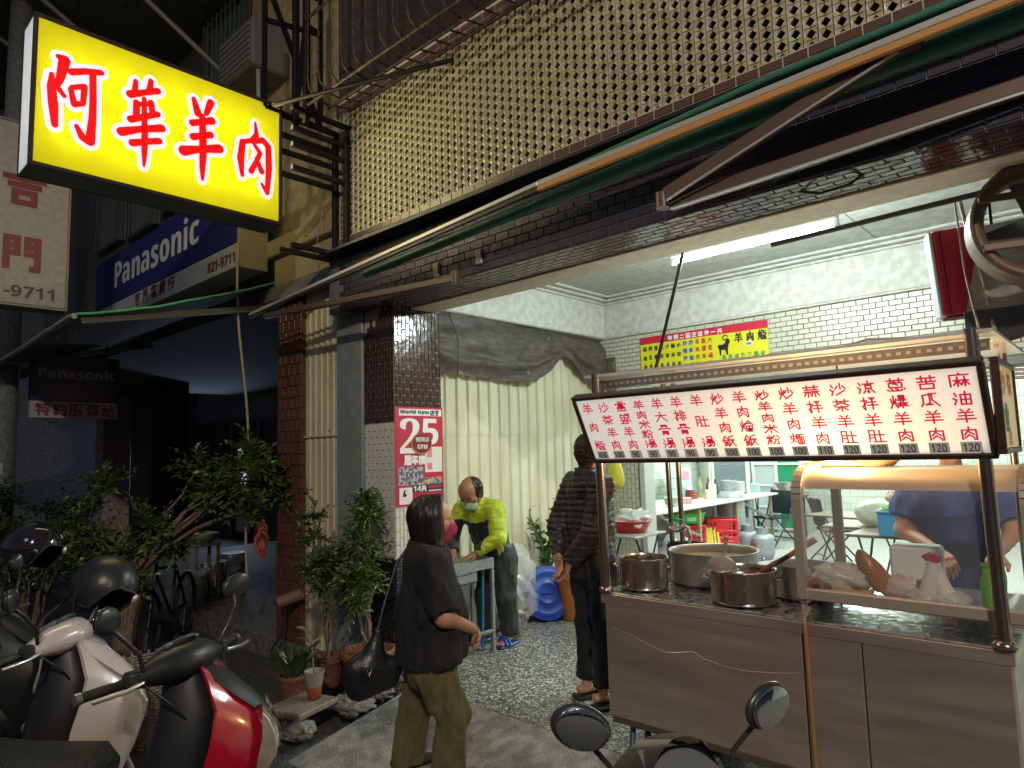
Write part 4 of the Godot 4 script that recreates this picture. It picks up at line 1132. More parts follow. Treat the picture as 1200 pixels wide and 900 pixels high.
func brush(b: MB, line: Array, grow: float, z: float) -> void:
	# a brush stroke: points (x, y, half width), each lifted a hair above the last
	var k := 0
	for i in line.size():
		var p: Vector3 = line[i]
		var r := p.z + grow
		var zz := z + 0.0003 * k
		k += 1
		for s in 12:
			var a := TAU * s / 12.0; var c := TAU * (s + 1) / 12.0
			b.tri(Vector3(p.x, p.y, zz), Vector3(p.x + r * cos(a), p.y + r * sin(a), zz), Vector3(p.x + r * cos(c), p.y + r * sin(c), zz), Vector3(p.x, p.y, zz - 1))
		if i + 1 < line.size():
			var q: Vector3 = line[i + 1]
			var d := Vector2(q.x - p.x, q.y - p.y).normalized().orthogonal()
			var rq := q.z + grow
			zz = z + 0.0003 * k
			k += 1
			b.quad(Vector3(p.x + d.x * r, p.y + d.y * r, zz), Vector3(q.x + d.x * rq, q.y + d.y * rq, zz), Vector3(q.x - d.x * rq, q.y - d.y * rq, zz), Vector3(p.x - d.x * r, p.y - d.y * r, zz), Vector3(p.x, p.y, zz - 1))

var BIG := [
	[[Vector3(-0.668, 0.240, 0.0151), Vector3(-0.637, 0.229, 0.0304), Vector3(-0.657, 0.101, 0.0211), Vector3(-0.673, 0.050, 0.0150), Vector3(-0.633, 0.002, 0.0121)], [Vector3(-0.699, 0.115, 0.0120), Vector3(-0.699, 0.036, 0.0224), Vector3(-0.687, -0.069, 0.0254), Vector3(-0.675, -0.197, 0.0164)], [Vector3(-0.600, 0.169, 0.0199), Vector3(-0.528, 0.202, 0.0186), Vector3(-0.439, 0.231, 0.0173)], [Vector3(-0.484, 0.196, 0.0187), Vector3(-0.478, 0.043, 0.0187), Vector3(-0.478, -0.088, 0.0202), Vector3(-0.487, -0.240, 0.0262), Vector3(-0.528, -0.226, 0.0215), Vector3(-0.562, -0.166, 0.0122)], [Vector3(-0.599, 0.057, 0.0137), Vector3(-0.578, -0.031, 0.0183), Vector3(-0.532, -0.010, 0.0139), Vector3(-0.527, 0.102, 0.0170), Vector3(-0.593, 0.071, 0.0137)]],
	[[Vector3(-0.237, 0.258, 0.0130), Vector3(-0.242, 0.167, 0.0195)], [Vector3(-0.145, 0.295, 0.0149), Vector3(-0.152, 0.216, 0.0215)], [Vector3(-0.268, 0.155, 0.0243), Vector3(-0.182, 0.200, 0.0181), Vector3(-0.101, 0.242, 0.0200)], [Vector3(-0.229, 0.112, 0.0195), Vector3(-0.229, 0.008, 0.0195)], [Vector3(-0.141, 0.145, 0.0182), Vector3(-0.130, 0.061, 0.0182)], [Vector3(-0.228, 0.100, 0.0146), Vector3(-0.141, 0.137, 0.0149)], [Vector3(-0.261, -0.013, 0.0226), Vector3(-0.178, 0.033, 0.0180), Vector3(-0.099, 0.079, 0.0183)], [Vector3(-0.314, -0.116, 0.0271), Vector3(-0.206, -0.062, 0.0195), Vector3(-0.072, -0.009, 0.0250)], [Vector3(-0.248, -0.169, 0.0226), Vector3(-0.167, -0.134, 0.0196), Vector3(-0.086, -0.103, 0.0199)], [Vector3(-0.184, 0.155, 0.0131), Vector3(-0.175, -0.116, 0.0196), Vector3(-0.175, -0.218, 0.0163), Vector3(-0.176, -0.303, 0.0065)]],
	[[Vector3(0.134, 0.276, 0.0156), Vector3(0.164, 0.182, 0.0260)], [Vector3(0.251, 0.293, 0.0247), Vector3(0.221, 0.203, 0.0175)], [Vector3(0.127, 0.100, 0.0224), Vector3(0.194, 0.131, 0.0192), Vector3(0.260, 0.162, 0.0264)], [Vector3(0.134, 0.002, 0.0241), Vector3(0.196, 0.030, 0.0191), Vector3(0.253, 0.055, 0.0228)], [Vector3(0.073, -0.118, 0.0340), Vector3(0.177, -0.074, 0.0225), Vector3(0.316, -0.026, 0.0301)], [Vector3(0.194, 0.171, 0.0209), Vector3(0.203, -0.062, 0.0261), Vector3(0.200, -0.207, 0.0190), Vector3(0.201, -0.286, 0.0086)]],
	[[Vector3(0.581, 0.261, 0.0074), Vector3(0.592, 0.170, 0.0185), Vector3(0.554, 0.116, 0.0166), Vector3(0.493, 0.085, 0.0164)], [Vector3(0.486, 0.082, 0.0218), Vector3(0.472, -0.050, 0.0254), Vector3(0.485, -0.171, 0.0127)], [Vector3(0.558, 0.106, 0.0147), Vector3(0.641, 0.145, 0.0224), Vector3(0.684, 0.109, 0.0225), Vector3(0.690, -0.061, 0.0243), Vector3(0.677, -0.254, 0.0167), Vector3(0.634, -0.196, 0.0092)], [Vector3(0.577, 0.088, 0.0129), Vector3(0.620, 0.038, 0.0167), Vector3(0.594, -0.032, 0.0166), Vector3(0.552, -0.121, 0.0201)], [Vector3(0.593, -0.013, 0.0148), Vector3(0.633, -0.101, 0.0204)]],
]

func area(parent: Node, called: String, at: Transform3D, size: Vector2, col: Color, energy: float) -> void:
	var l := AreaLight3D.new()
	l.name = numbered(parent, called)
	l.area_size = size
	l.light_color = col; l.light_energy = energy
	l.area_range = 30.0
	l.shadow_enabled = true
	parent.add_child(l, true)
	l.transform = at

func signs() -> void:
	var black := mat("black_iron", Color(0.012, 0.012, 0.013), 0.5, 0.4)
	# --- the yellow light box
	var t := thing("light_box_sign", "yellow light box sign with four large red brush characters", "sign", Vector3(-4.73, 3.775, -1.70), PI / 2)
	var white_metal := mat("sign_white", Color(0.62, 0.64, 0.68), 0.4)
	var trim := mat("sign_trim", Color(0.06, 0.035, 0.028), 0.45, 0.3)
	var W := 1.59; var H := 0.945; var D := 0.125
	var b := MB.new()
	for s in [-1, 1]: part(t, "casing_sheet", box_mb(Vector3(0, s * (H * 0.5 - 0.006), 0), Vector3(W, 0.012, 0.23)), mat("sign_case", Color(0.17, 0.18, 0.17), 0.5, 0.3))
	for s in [-1, 1]: part(t, "end_panel", box_mb(Vector3(s * (W * 0.5 - 0.006), 0, 0), Vector3(0.012, H - 0.03, 0.228)), mat("sign_end", Color(0.66, 0.68, 0.72), 0.4, 0, {"glow": Color(0.8, 0.86, 1.0), "power": 0.22, "back": Color(0.5, 0.5, 0.5)}))
	var face_mat := mat("sign_yellow", Color(0.6, 0.56, 0.02), 0.3, 0, {"glow": Color(0.64, 0.6, 0.02), "power": 0.2, "back": Color(0.96, 0.92, 0.05)})
	for s in [-1, 1]:
		part(t, "face_panel", box_mb(Vector3(0, 0, s * (D - 0.004)), Vector3(W - 0.03, H - 0.03, 0.004)), face_mat)
		b = MB.new()
		for q in [-1, 1]:
			b.box(Vector3(0, q * (H * 0.5 - 0.011), s * D), Vector3(W + 0.012, 0.026, 0.018), 0.004)
			b.box(Vector3(q * (W * 0.5 - 0.007), 0, s * D), Vector3(0.026, H - 0.05, 0.017), 0.004)
		part(t, "frame", b, trim)
		area(t, "sign_light", Transform3D(Basis(Vector3.UP, 0.0 if s < 0 else PI), Vector3(0, 0, s * (D + 0.03))), Vector2(W, H), Color(1.0, 0.94, 0.72), 2.0 if s > 0 else 0.4)
	# the tubes inside that make the pale bands
	for y in [-0.2, 0.2]:
		b = MB.new(); b.tube([Vector3(-0.62, y, 0), Vector3(0.62, y, 0)], 0.013, 8)
		part(t, "inner_tube", b, mat("tube_glow", Color(0.9, 0.9, 0.9), 0.3, 0, {"glow": Color(0.93, 1.0, 0.98), "power": 9.0}))
		for k in 5: omni(t, "tube_light", Vector3(-0.6 + 0.3 * k, y, 0.035), Color(1, 0.98, 0.92), 0.026, 0.02)
	var red := mat("sign_red", Color(0.62, 0.005, 0.006), 0.4, 0, {"glow": Color(0.8, 0.004, 0.005), "power": 0.6})
	var halo := mat("sign_halo", Color(0.7, 0.7, 0.72), 0.4, 0, {"glow": Color(0.85, 0.85, 0.95), "power": 0.55})
	for ch in BIG:
		var ob := MB.new(); var rb := MB.new()
		var k := 0
		for line in ch:
			brush(ob, line, 0.03, D - 0.0008 + 0.00025 * k); brush(rb, line, 0.002, D + 0.0062 + 0.0003 * k)
			k += 1
		var o := part(t, "character_outline", ob, halo)
		part(o, "character", rb, red)
	# --- iron frame that carries it
	var f := thing("sign_frame", "black angle iron frame tying the yellow sign to the wall", "frame")
	for z in [-2.62, -2.98]:
		for x in [-4.62, -4.46]:
			b = MB.new(); b.box(Vector3(x, 3.62 if z < -2.9 else 4.9, z), Vector3(0.045, 1.08 if z < -2.9 else 1.6, 0.045), 0.004); part(f, "post", b, black)
	for y in [4.19, 4.03, 3.9, 3.72, 3.12]:
		for x in [-4.62, -4.46]:
			b = MB.new(); b.bar(Vector3(x, y, -2.5), Vector3(x, y, -3.02), 0.035, 0.035); part(f, "rail", b, black)
	for q in [[Vector3(-4.62, 4.2, -2.36), Vector3(-4.62, 5.7, -2.36)], [Vector3(-4.62, 4.25, -2.84), Vector3(-4.62, 5.7, -2.84)], [Vector3(-4.62, 5.25, -2.36), Vector3(-4.62, 4.2, -2.84)], [Vector3(-4.62, 4.9, -2.36), Vector3(-4.62, 5.0, -2.84)], [Vector3(-4.46, 4.9, -2.62), Vector3(-4.62, 5.0, -2.84)], [Vector3(-4.62, 5.3, -2.36), Vector3(-4.62, 5.3, -2.84)], [Vector3(-4.62, 4.2, -2.36), Vector3(-4.62, 4.2, -2.9)], [Vector3(-4.62, 4.22, -2.62), Vector3(-4.46, 4.95, -2.62)]]:
		b = MB.new(); b.bar(q[0], q[1], 0.032, 0.032); part(f, "brace", b, black)
	b = MB.new(); b.tube([Vector3(-4.75, 4.22, -2.35), Vector3(-4.0, 4.2, -2.62), Vector3(-3.15, 4.19, -2.95)], 0.016, 8)
	solo("iron_pole", "thin dark pole lying from the sign frame to the relief wall", "pole", b, black)
	b = MB.new()
	var wire := []
	for k in 12: wire.append(Vector3(-4.63 - 0.02 * k, 3.85 - 0.07 * k - 0.1 * sin(PI * k / 11.0), -2.9))
	b.tube(wire, 0.004, 5)
	solo("loose_wire", "thin wire looping down beside the yellow sign", "wire", b, mat("wire_pale", Color(0.3, 0.25, 0.18), 0.6))
	# --- cage of bars in front of the storey above
	var cg := thing("window_cage", "rusty black cage of bent bars above the relief wall", "window cage")
	var rust := mat("rusty_iron", Color(0.035, 0.03, 0.028), 0.6, 0.4, {"to": Color(0.16, 0.09, 0.03), "freq": 0.03, "from_at": 0.55, "to_at": 0.8})
	for q in [[Vector3(-4.4, 4.22, -2.6), Vector3(-1.2, 4.22, -2.6)], [Vector3(-4.4, 4.3, -2.96), Vector3(-1.2, 4.3, -2.96)], [Vector3(-4.4, 4.26, -2.78), Vector3(-1.2, 4.26, -2.78)], [Vector3(-4.4, 4.9, -2.58), Vector3(-1.2, 4.9, -2.58)]]:
		b = MB.new(); b.tube([q[0], q[1]], 0.013, 6); part(cg, "rail", b, rust)
	for k in 22:
		var x := -4.38 + k * 0.15
		b = MB.new(); b.tube([Vector3(x, 5.9, -2.585), Vector3(x, 4.42, -2.585), Vector3(x, 4.34, -2.6), Vector3(x, 4.285, -2.66), Vector3(x, 4.27, -2.75), Vector3(x, 4.315, -2.96)], 0.008, 6)
		part(cg, "bar", b, rust)
	# --- blue and white board over the neighbour's awning
	t = thing("fascia_sign", "long blue and white shop board above the green awning", "sign", Vector3(-7.92, 3.73, -2.9))
	var blue := mat("fascia_blue", Color(0.022, 0.024, 0.16), 0.4, 0, {"to": Color(0.03, 0.032, 0.19), "freq": 0.02, "stretch": Vector3(6, 0.3, 1)})
	var wht := mat("fascia_white", Color(0.52, 0.55, 0.57), 0.45, 0, {"to": Color(0.45, 0.47, 0.48), "freq": 0.02, "stretch": Vector3(4, 0.3, 1)})
	part(t, "blue_panel", box_mb(Vector3(0, 0.115, 0.0), Vector3(4.08, 0.63, 0.29), 0.006), blue)
	part(t, "white_panel", box_mb(Vector3(0, -0.315, 0.0), Vector3(4.08, 0.226, 0.288), 0.006), wht)
	part(t, "end_cap", box_mb(Vector3(2.045, 0, 0), Vector3(0.012, 0.86, 0.292)), mat("fascia_end", Color(0.3, 0.24, 0.2), 0.6))
	fit_text(t, "lettering", "Panasonic", -1.29, 1.2, -0.02, 0.33, 0.147, mat("fascia_letter", Color(0.68, 0.7, 0.7), 0.5))
	var mar := mat("maroon_paint", Color(0.16, 0.02, 0.045), 0.5)
	fit_text(t, "telephone_number", "821-9711", 1.42, 2.0, -0.375, -0.275, 0.146, mar)
	var k := 0
	for ch in ["吉", "門", "電", "機", "行"]:
		b = MB.new(); write(b, ch, Vector2(-0.48 + 0.25 * k, -0.29), Vector2(0.15, 0.13), 0.024, 0.147); part(t, "character", b, mar); k += 1
	# --- tall white board square to the street
	t = thing("projecting_sign", "tall grey white projecting board with maroon characters and a telephone number", "sign", Vector3(-7.1, 3.75, -1.2), PI / 2)
	part(t, "panel", box_mb(Vector3.ZERO, Vector3(1.0, 1.62, 0.2), 0.008), mat("board_grey", Color(0.29, 0.29, 0.31), 0.5, 0, {"to": Color(0.25, 0.25, 0.265), "freq": 0.02}))
	b = MB.new()
	for s in [-1, 1]: b.box(Vector3(s * 0.505, 0, 0), Vector3(0.02, 1.66, 0.21), 0.004); b.box(Vector3(0, s * 0.82, 0), Vector3(0.99, 0.02, 0.21), 0.004)
	part(t, "rim", b, mat("rim_grey", Color(0.2, 0.19, 0.19), 0.5, 0.3))
	for q in [["吉", Vector2(0.16, 0.22), Vector2(0.28, 0.25)], ["門", Vector2(0.16, -0.36), Vector2(0.30, 0.26)]]:
		b = MB.new(); write(b, q[0], q[1], q[2], 0.055, 0.103); part(t, "character", b, mar)
	fit_text(t, "telephone_number", "821-9711", -0.22, 0.41, -0.745, -0.645, 0.102, mat("number_dark", Color(0.05, 0.045, 0.05), 0.5))
	# --- dim sign hanging under the awning
	t = thing("hanging_sign", "dim blue and white sign hanging in the dark arcade next door", "sign", Vector3(-8.55, 2.4, -2.2), PI / 2)
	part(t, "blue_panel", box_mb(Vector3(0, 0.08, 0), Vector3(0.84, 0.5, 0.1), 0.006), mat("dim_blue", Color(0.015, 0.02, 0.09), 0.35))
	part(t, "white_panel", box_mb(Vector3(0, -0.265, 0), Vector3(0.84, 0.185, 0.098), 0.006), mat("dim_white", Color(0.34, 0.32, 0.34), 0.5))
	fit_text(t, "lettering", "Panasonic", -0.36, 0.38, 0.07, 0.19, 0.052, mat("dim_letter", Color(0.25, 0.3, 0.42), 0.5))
	k = 0
	for ch in ["特", "約", "服", "務", "站"]:
		b = MB.new(); write(b, ch, Vector2(-0.31 + 0.155 * k, -0.265), Vector2(0.12, 0.12), 0.02, 0.051); part(t, "character", b, mar); k += 1
	for x in [-0.3, 0.3]:
		b = MB.new(); b.tube([Vector3(x, 0.33, 0), Vector3(x, 0.6, 0)], 0.008, 6); part(t, "hanger", b, black)
	banner()
	poster()

func banner() -> void:
	var t := thing("menu_banner", "yellow menu banner with a red header and black goat on the rear wall", "banner", Vector3(-3.095, 2.505, -6.185))
	t.rotation.z = -0.006
	part(t, "sheet", box_mb(Vector3(0, -0.04, 0), Vector3(1.37, 0.33, 0.006)), mat("banner_yellow", Color(0.68, 0.64, 0.02), 0.5))
	part(t, "header", box_mb(Vector3(0, 0.163, 0), Vector3(1.37, 0.076, 0.0061)), mat("banner_red", Color(0.55, 0.012, 0.045), 0.5))
	var wh := mat("print_white", Color(0.75, 0.75, 0.75), 0.5); var bk := mat("print_black", Color(0.012, 0.012, 0.02), 0.5); var bl := mat("print_blue", Color(0.02, 0.12, 0.38), 0.5); var rd := mat("print_red", Color(0.5, 0.05, 0.02), 0.5); var gn := mat("print_green", Color(0.03, 0.2, 0.07), 0.5)
	var b := MB.new()
	var k := 0
	for ch in ["每", "週", "二", "固", "定", "店", "休", "一", "天"]:
		write(b, ch, Vector2(-0.33 + 0.068 * k, 0.16), Vector2(0.044, 0.044), 0.008, 0.004); k += 1
	part(t, "notice", b, wh)
	var cols := [["麻", "油", "羊"], ["苦", "瓜", "羊"], ["蔥", "爆", "羊"], ["涼", "拌", "羊"], ["沙", "茶", "羊"], ["蒜", "拌", "羊"], ["沙", "茶", "羊"]]
	for c in cols.size():
		b = MB.new()
		for r in 3: write(b, cols[c][r], Vector2(-0.63 + 0.066 * c, 0.075 - 0.095 * r), Vector2(0.04, 0.044), 0.007, 0.0045)
		stuff(part(t, "column", b, bk))
	var more := [["炒", "麵", "炒", "米"], ["炒", "飯", "燴", "飯"], ["羊", "肉", "米", "粉"], ["當", "歸", "羊", "肉"], ["大", "骨", "湯", "排"]]
	for c in more.size():
		b = MB.new()
		for r in 4: write(b, more[c][r], Vector2(-0.165 + 0.068 * c, 0.085 - 0.077 * r), Vector2(0.042, 0.046), 0.008, 0.0045)
		stuff(part(t, "column", b, bl if c < 2 else rd))
	b = MB.new()
	k = 0
	for ch in ["羊", "肉", "爐"]:
		write(b, ch, Vector2(0.40 + 0.115 * k, 0.07), Vector2(0.075, 0.085), 0.013, 0.0045); k += 1
	part(t, "heading", b, bk)
	# goat with curled horns
	b = MB.new()
	b.prism(PackedVector2Array([Vector2(0.19, 0.0), Vector2(0.2, -0.03), Vector2(0.205, -0.085), Vector2(0.218, -0.085), Vector2(0.222, -0.03), Vector2(0.26, -0.035), Vector2(0.275, -0.085), Vector2(0.29, -0.085), Vector2(0.288, -0.03), Vector2(0.3, 0.02), Vector2(0.315, 0.045), Vector2(0.3, 0.075), Vector2(0.275, 0.075), Vector2(0.265, 0.035), Vector2(0.235, 0.02), Vector2(0.205, 0.022), Vector2(0.185, 0.015)]), 0.0036, 0.0056)
	var horn := []
	for i in 9: horn.append(Vector3(0.268 + 0.026 * cos(0.3 + i * 0.6), 0.085 + 0.024 * sin(0.3 + i * 0.6), 0.0062))
	b.tube(horn, 0.0055, 6)
	part(t, "goat_emblem", b, bk)
	b = MB.new(); b.lathe([Vector2(0.001, 0.002), Vector2(0.042, 0.0018), Vector2(0.042, 0.0)], 18, Transform3D(Basis(Vector3.RIGHT, PI / 2) * Basis.from_scale(Vector3(1, 1, 0.55)), Vector3(0.5, 0.0, 0.0032)))
	part(t, "price_oval", b, wh)
	fit_text(t, "price", "450", 0.475, 0.525, -0.013, 0.013, 0.0055, bk)
	var low := [["羊", "肉"], ["羊", "肚"], ["涼", "拌"], ["冬", "一"], ["三", "二"], ["高", "麻"], ["金", "針"]]
	for c in low.size():
		b = MB.new()
		for r in 2: write(b, low[c][r], Vector2(0.245 + 0.064 * c, -0.105 - 0.065 * r), Vector2(0.042, 0.044), 0.007, 0.0045)
		stuff(part(t, "column", b, gn))

func poster() -> void:
	var t := thing("pillar_poster", "red anniversary poster taped round the tiled pillar", "poster", Vector3(-3.9525, 1.535, -3.275), PI / 2)
	var red := mat("poster_red", Color(0.46, 0.01, 0.045), 0.4); var wh := mat("print_white", Color(0.75, 0.75, 0.75), 0.5); var bk := mat("print_black", Color(0.012, 0.012, 0.02), 0.5)
	part(t, "sheet", box_mb(Vector3(0, 0, 0), Vector3(0.46, 0.73, 0.006)), red)
	part(t, "title_band", box_mb(Vector3(0.01, 0.325, 0.0035), Vector3(0.41, 0.05, 0.002)), wh)
	fit_text(t, "title", "World Gym", -0.185, 0.09, 0.305, 0.345, 0.005, bk)
	var b := MB.new()
	write(b, "店", Vector2(0.125, 0.325), Vector2(0.035, 0.035), 0.007, 0.006); write(b, "吉", Vector2(0.17, 0.325), Vector2(0.035, 0.035), 0.007, 0.006)
	part(t, "branch_name", b, bk)
	fit_text(t, "numeral", "2", -0.19, 0.0, 0.02, 0.28, 0.0035, wh, true, "Droid Serif")
	fit_text(t, "numeral", "5", 0.02, 0.18, 0.08, 0.28, 0.0035, wh)
	b = MB.new(); b.lathe([Vector2(0.001, 0.004), Vector2(0.1, 0.0038), Vector2(0.1, 0.0)], 28, Transform3D(Basis(Vector3.RIGHT, PI / 2) * Basis.from_scale(Vector3(1, 1, 0.8)), Vector3(0.01, 0.09, 0.007)))
	part(t, "medallion_rim", b, mat("medal_gold", Color(0.45, 0.3, 0.06), 0.4))
	b = MB.new(); b.lathe([Vector2(0.001, 0.004), Vector2(0.093, 0.0038), Vector2(0.093, 0.0)], 28, Transform3D(Basis(Vector3.RIGHT, PI / 2) * Basis.from_scale(Vector3(1, 1, 0.8)), Vector3(0.012, 0.095, 0.0095)))
	part(t, "medallion", b, mat("medal_red", Color(0.2, 0.008, 0.02), 0.35))
	fit_text(t, "medallion_text", "WORLD", -0.05, 0.074, 0.105, 0.14, 0.0142, wh); fit_text(t, "medallion_text", "GYM", -0.035, 0.06, 0.05, 0.085, 0.0142, wh)
	var k := 0
	for ch in ["周", "年", "慶"]:
		b = MB.new(); write(b, ch, Vector2(-0.12 + 0.07 * k, -0.03), Vector2(0.055, 0.06), 0.014, 0.0045); part(t, "character", b, wh); k += 1
	# printed photographs, reduced to blocks of small colour
	part(t, "crowd_picture", box_mb(Vector3(-0.09, -0.145, 0.0036), Vector3(0.24, 0.14, 0.002)), mat("crowd_print", Color(0.06, 0.06, 0.12), 0.5, 0, {"to": Color(0.5, 0.42, 0.45), "freq": 0.03, "scale": 1.6, "oct": 2, "world": false, "from_at": 0.25, "to_at": 0.8}))
	part(t, "room_picture", box_mb(Vector3(0.12, -0.19, 0.0036), Vector3(0.17, 0.05, 0.002)), mat("room_print", Color(0.05, 0.15, 0.35), 0.5, 0, {"to": Color(0.6, 0.42, 0.1), "freq": 0.03, "scale": 1.6, "world": false, "from_at": 0.42, "to_at": 0.58}))
	part(t, "white_notice", box_mb(Vector3(0.13, -0.03, 0.0046), Vector3(0.17, 0.19, 0.0025)), mat("notice_white", Color(0.7, 0.69, 0.66), 0.6))
	part(t, "notice_print", box_mb(Vector3(0.09, 0.02, 0.0062), Vector3(0.05, 0.07, 0.001)), mat("notice_pink", Color(0.6, 0.25, 0.28), 0.6)); part(t, "notice_print", box_mb(Vector3(0.09, -0.08, 0.0062), Vector3(0.05, 0.05, 0.001)), mat("notice_pink", Color(0.6, 0.25, 0.28), 0.6))
	part(t, "black_band", box_mb(Vector3(0.07, -0.24, 0.0035), Vector3(0.3, 0.06, 0.002)), bk)
	fit_text(t, "offer", "14", -0.07, 0.0, -0.262, -0.222, 0.0048, wh)
	b = MB.new(); write(b, "天", Vector2(0.03, -0.242), Vector2(0.04, 0.04), 0.01, 0.0055); part(t, "character", b, wh)
	part(t, "red_lines", box_mb(Vector3(0.14, -0.235, 0.0048), Vector3(0.13, 0.022, 0.001)), red); part(t, "white_line", box_mb(Vector3(0.14, -0.263, 0.0048), Vector3(0.13, 0.008, 0.001)), wh)
	part(t, "white_label", box_mb(Vector3(-0.14, -0.29, 0.0036), Vector3(0.12, 0.12, 0.002)), mat("notice_white", Color(0.7, 0.69, 0.66), 0.6))
	b = MB.new(); b.prism(PackedVector2Array([Vector2(-0.17, -0.29), Vector2(-0.16, -0.25), Vector2(-0.135, -0.243), Vector2(-0.15, -0.265), Vector2(-0.13, -0.285), Vector2(-0.15, -0.3)]), 0.0047, 0.0055)
	part(t, "label_emblem", b, bk)
	part(t, "lower_line", box_mb(Vector3(0.06, -0.31, 0.0035), Vector3(0.13, 0.02, 0.0015)), wh)

# ---------------------------------------------------------------- awnings
func awnings() -> void:
	var t := thing("green_awning", "sagging dull green canvas awning over the neighbour's front", "awning")
	var canvas := mat("awning_canvas", Color(0.075, 0.085, 0.055), 0.7, 0, {"to": Color(0.13, 0.12, 0.08), "freq": 0.012, "bump": 0.3, "back": Color(0.1, 0.12, 0.06)})
	var fz := FastNoiseLite.new(); fz.seed = 11; fz.frequency = 0.7
	var rows := []; var rows2 := []
	for j in 15:
		var v := j / 14.0
		var row := PackedVector3Array(); var row2 := PackedVector3Array()
		for i in 41:
			var x := lerpf(-5.62 - 0.1 * v, -11.5, i / 40.0)
			var y := lerpf(3.12, 2.66 - 0.035 * (-5.7 - x), v) - 0.05 * sin(PI * v) + 0.03 * fz.get_noise_2d(x * 2.0, v * 2.0)
			row.append(Vector3(x, y, lerpf(-2.98, -1.46, v))); row2.append(Vector3(x, y - 0.006, lerpf(-2.98, -1.46, v)))
		rows.append(row); rows2.append(row2)
	var b := MB.new(); b.grid(rows); b.grid(rows2)
	part(t, "canvas", b, canvas)
	b = MB.new()
	var e := []
	for j in 15: e.append(rows[j][0] + Vector3(0.004, 0.008, 0))
	b.tube(e, 0.012, 6); part(t, "green_edge", b, mat("awning_edge", Color(0.06, 0.3, 0.16), 0.5))
	b = MB.new(); e = []
	for i in 41: e.append(rows[14][i] + Vector3(0, -0.005, 0.012))
	b.tube(e, 0.022, 8); part(t, "front_bar", b, mat("bar_pale_green", Color(0.3, 0.36, 0.3), 0.45, 0.4))
	for x in [-5.75, -8.6]:
		b = MB.new(); b.bar(Vector3(x, 2.93, -3.0), Vector3(x, 2.62, -1.5), 0.03, 0.05); part(t, "arm", b, mat("awning_arm", Color(0.1, 0.09, 0.08), 0.5, 0.3))
	# torn tatters under its corner
	for q in [[-6.02, -1.52, 0.16, 0.03], [-6.25, -1.6, 0.1, 0.05], [-6.55, -1.55, 0.07, 0.06]]:
		b = MB.new()
		b.grid([PackedVector3Array([Vector3(q[0], 2.63, q[1]), Vector3(q[0] - q[3], 2.63, q[1] - 0.02)]), PackedVector3Array([Vector3(q[0] + 0.01, 2.63 - q[2] * 0.5, q[1] + 0.02), Vector3(q[0] - q[3] * 0.8, 2.63 - q[2] * 0.6, q[1])]), PackedVector3Array([Vector3(q[0] - 0.005, 2.63 - q[2], q[1]), Vector3(q[0] - q[3] * 0.4, 2.63 - q[2] * 0.95, q[1])])])
		part(t, "tatter", b, mat("tatter", Color(0.15, 0.24, 0.1), 0.7, 0, {"to": Color(0.4, 0.2, 0.03), "freq": 0.05, "scale": 4.0}))
	# the shop's own awning, wound in
	var s := thing("rolled_awning", "wound in green awning with folded brown arms below the relief wall", "awning")
	var teal := mat("awning_teal", Color(0.045, 0.16, 0.11), 0.45, 0, {"bump": 0.2}); var dk := mat("awning_dark", Color(0.02, 0.022, 0.025), 0.5, 0.3)
	b = MB.new(); b.tube([Vector3(-5.4, 2.80, -2.7), Vector3(-2.69, 2.945, -2.72), Vector3(-2.27, 2.985, -2.72), Vector3(-0.98, 3.068, -2.72), Vector3(0.6, 3.09, -2.72)], [0.012, 0.014, 0.016, 0.018, 0.018], 8); part(s, "top_rail", b, teal)
	b = MB.new(); b.bar(Vector3(-5.42, 2.765, -2.66), Vector3(-2.2, 2.955, -2.66), 0.03, 0.026, Vector3.UP, 0.004); b.bar(Vector3(-2.2, 2.955, -2.66), Vector3(0.6, 3.02, -2.66), 0.03, 0.03, Vector3.UP, 0.004); part(s, "front_rail", b, mat("rail_pale", Color(0.5, 0.48, 0.44), 0.4, 0.3))
	b = MB.new(); b.bar(Vector3(-5.42, 2.742, -2.655), Vector3(-2.2, 2.922, -2.655), 0.02, 0.018); part(s, "dark_rail", b, dk)
	b = MB.new(); b.bar(Vector3(-2.2, 2.926, -2.652), Vector3(0.6, 2.985, -2.652), 0.022, 0.032, Vector3.UP, 0.005); part(s, "orange_rail", b, mat("rail_orange", Color(0.52, 0.26, 0.08), 0.5))
	b = MB.new(); b.tube([Vector3(-3.9, 2.83, -2.76), Vector3(-2.18, 2.905, -2.76), Vector3(-0.99, 2.95, -2.76), Vector3(0.6, 2.96, -2.76)], [0.03, 0.036, 0.042, 0.046], 14); part(s, "canvas_roll", b, teal)
	b = MB.new(); b.bar(Vector3(-4.6, 3.11, -2.84), Vector3(0.6, 3.11, -2.84), 0.13, 0.02); part(s, "cover_board", b, dk)
	var arm := mat("arm_brown", Color(0.13, 0.085, 0.065), 0.45, 0.2)
	for q in [[Vector3(-1.5, 2.715, -2.74), Vector3(-0.5, 2.985, -2.7)], [Vector3(-1.5, 2.68, -2.77), Vector3(0.35, 2.80, -2.92)]]:
		b = MB.new(); b.bar(q[0], q[1], 0.05, 0.062, Vector3.UP, 0.008); part(s, "arm", b, arm)
		b = MB.new(); b.bar(q[0] + Vector3(0.02, -0.035, 0.03), q[1] + Vector3(0, -0.035, 0.03), 0.009, 0.009); part(s, "arm_cable", b, mat("cable_bright", Color(0.7, 0.7, 0.68), 0.3, 0.6))
	part(s, "arm_joint", box_mb(Vector3(-0.47, 2.985, -2.7), Vector3(0.09, 0.07, 0.08), 0.012), mat("joint_brown", Color(0.1, 0.05, 0.045), 0.4))
	b = MB.new(); b.tube([Vector3(-1.52, 2.66, -2.75), Vector3(-1.52, 2.735, -2.75)], 0.035, 12); part(s, "arm_elbow", b, arm)
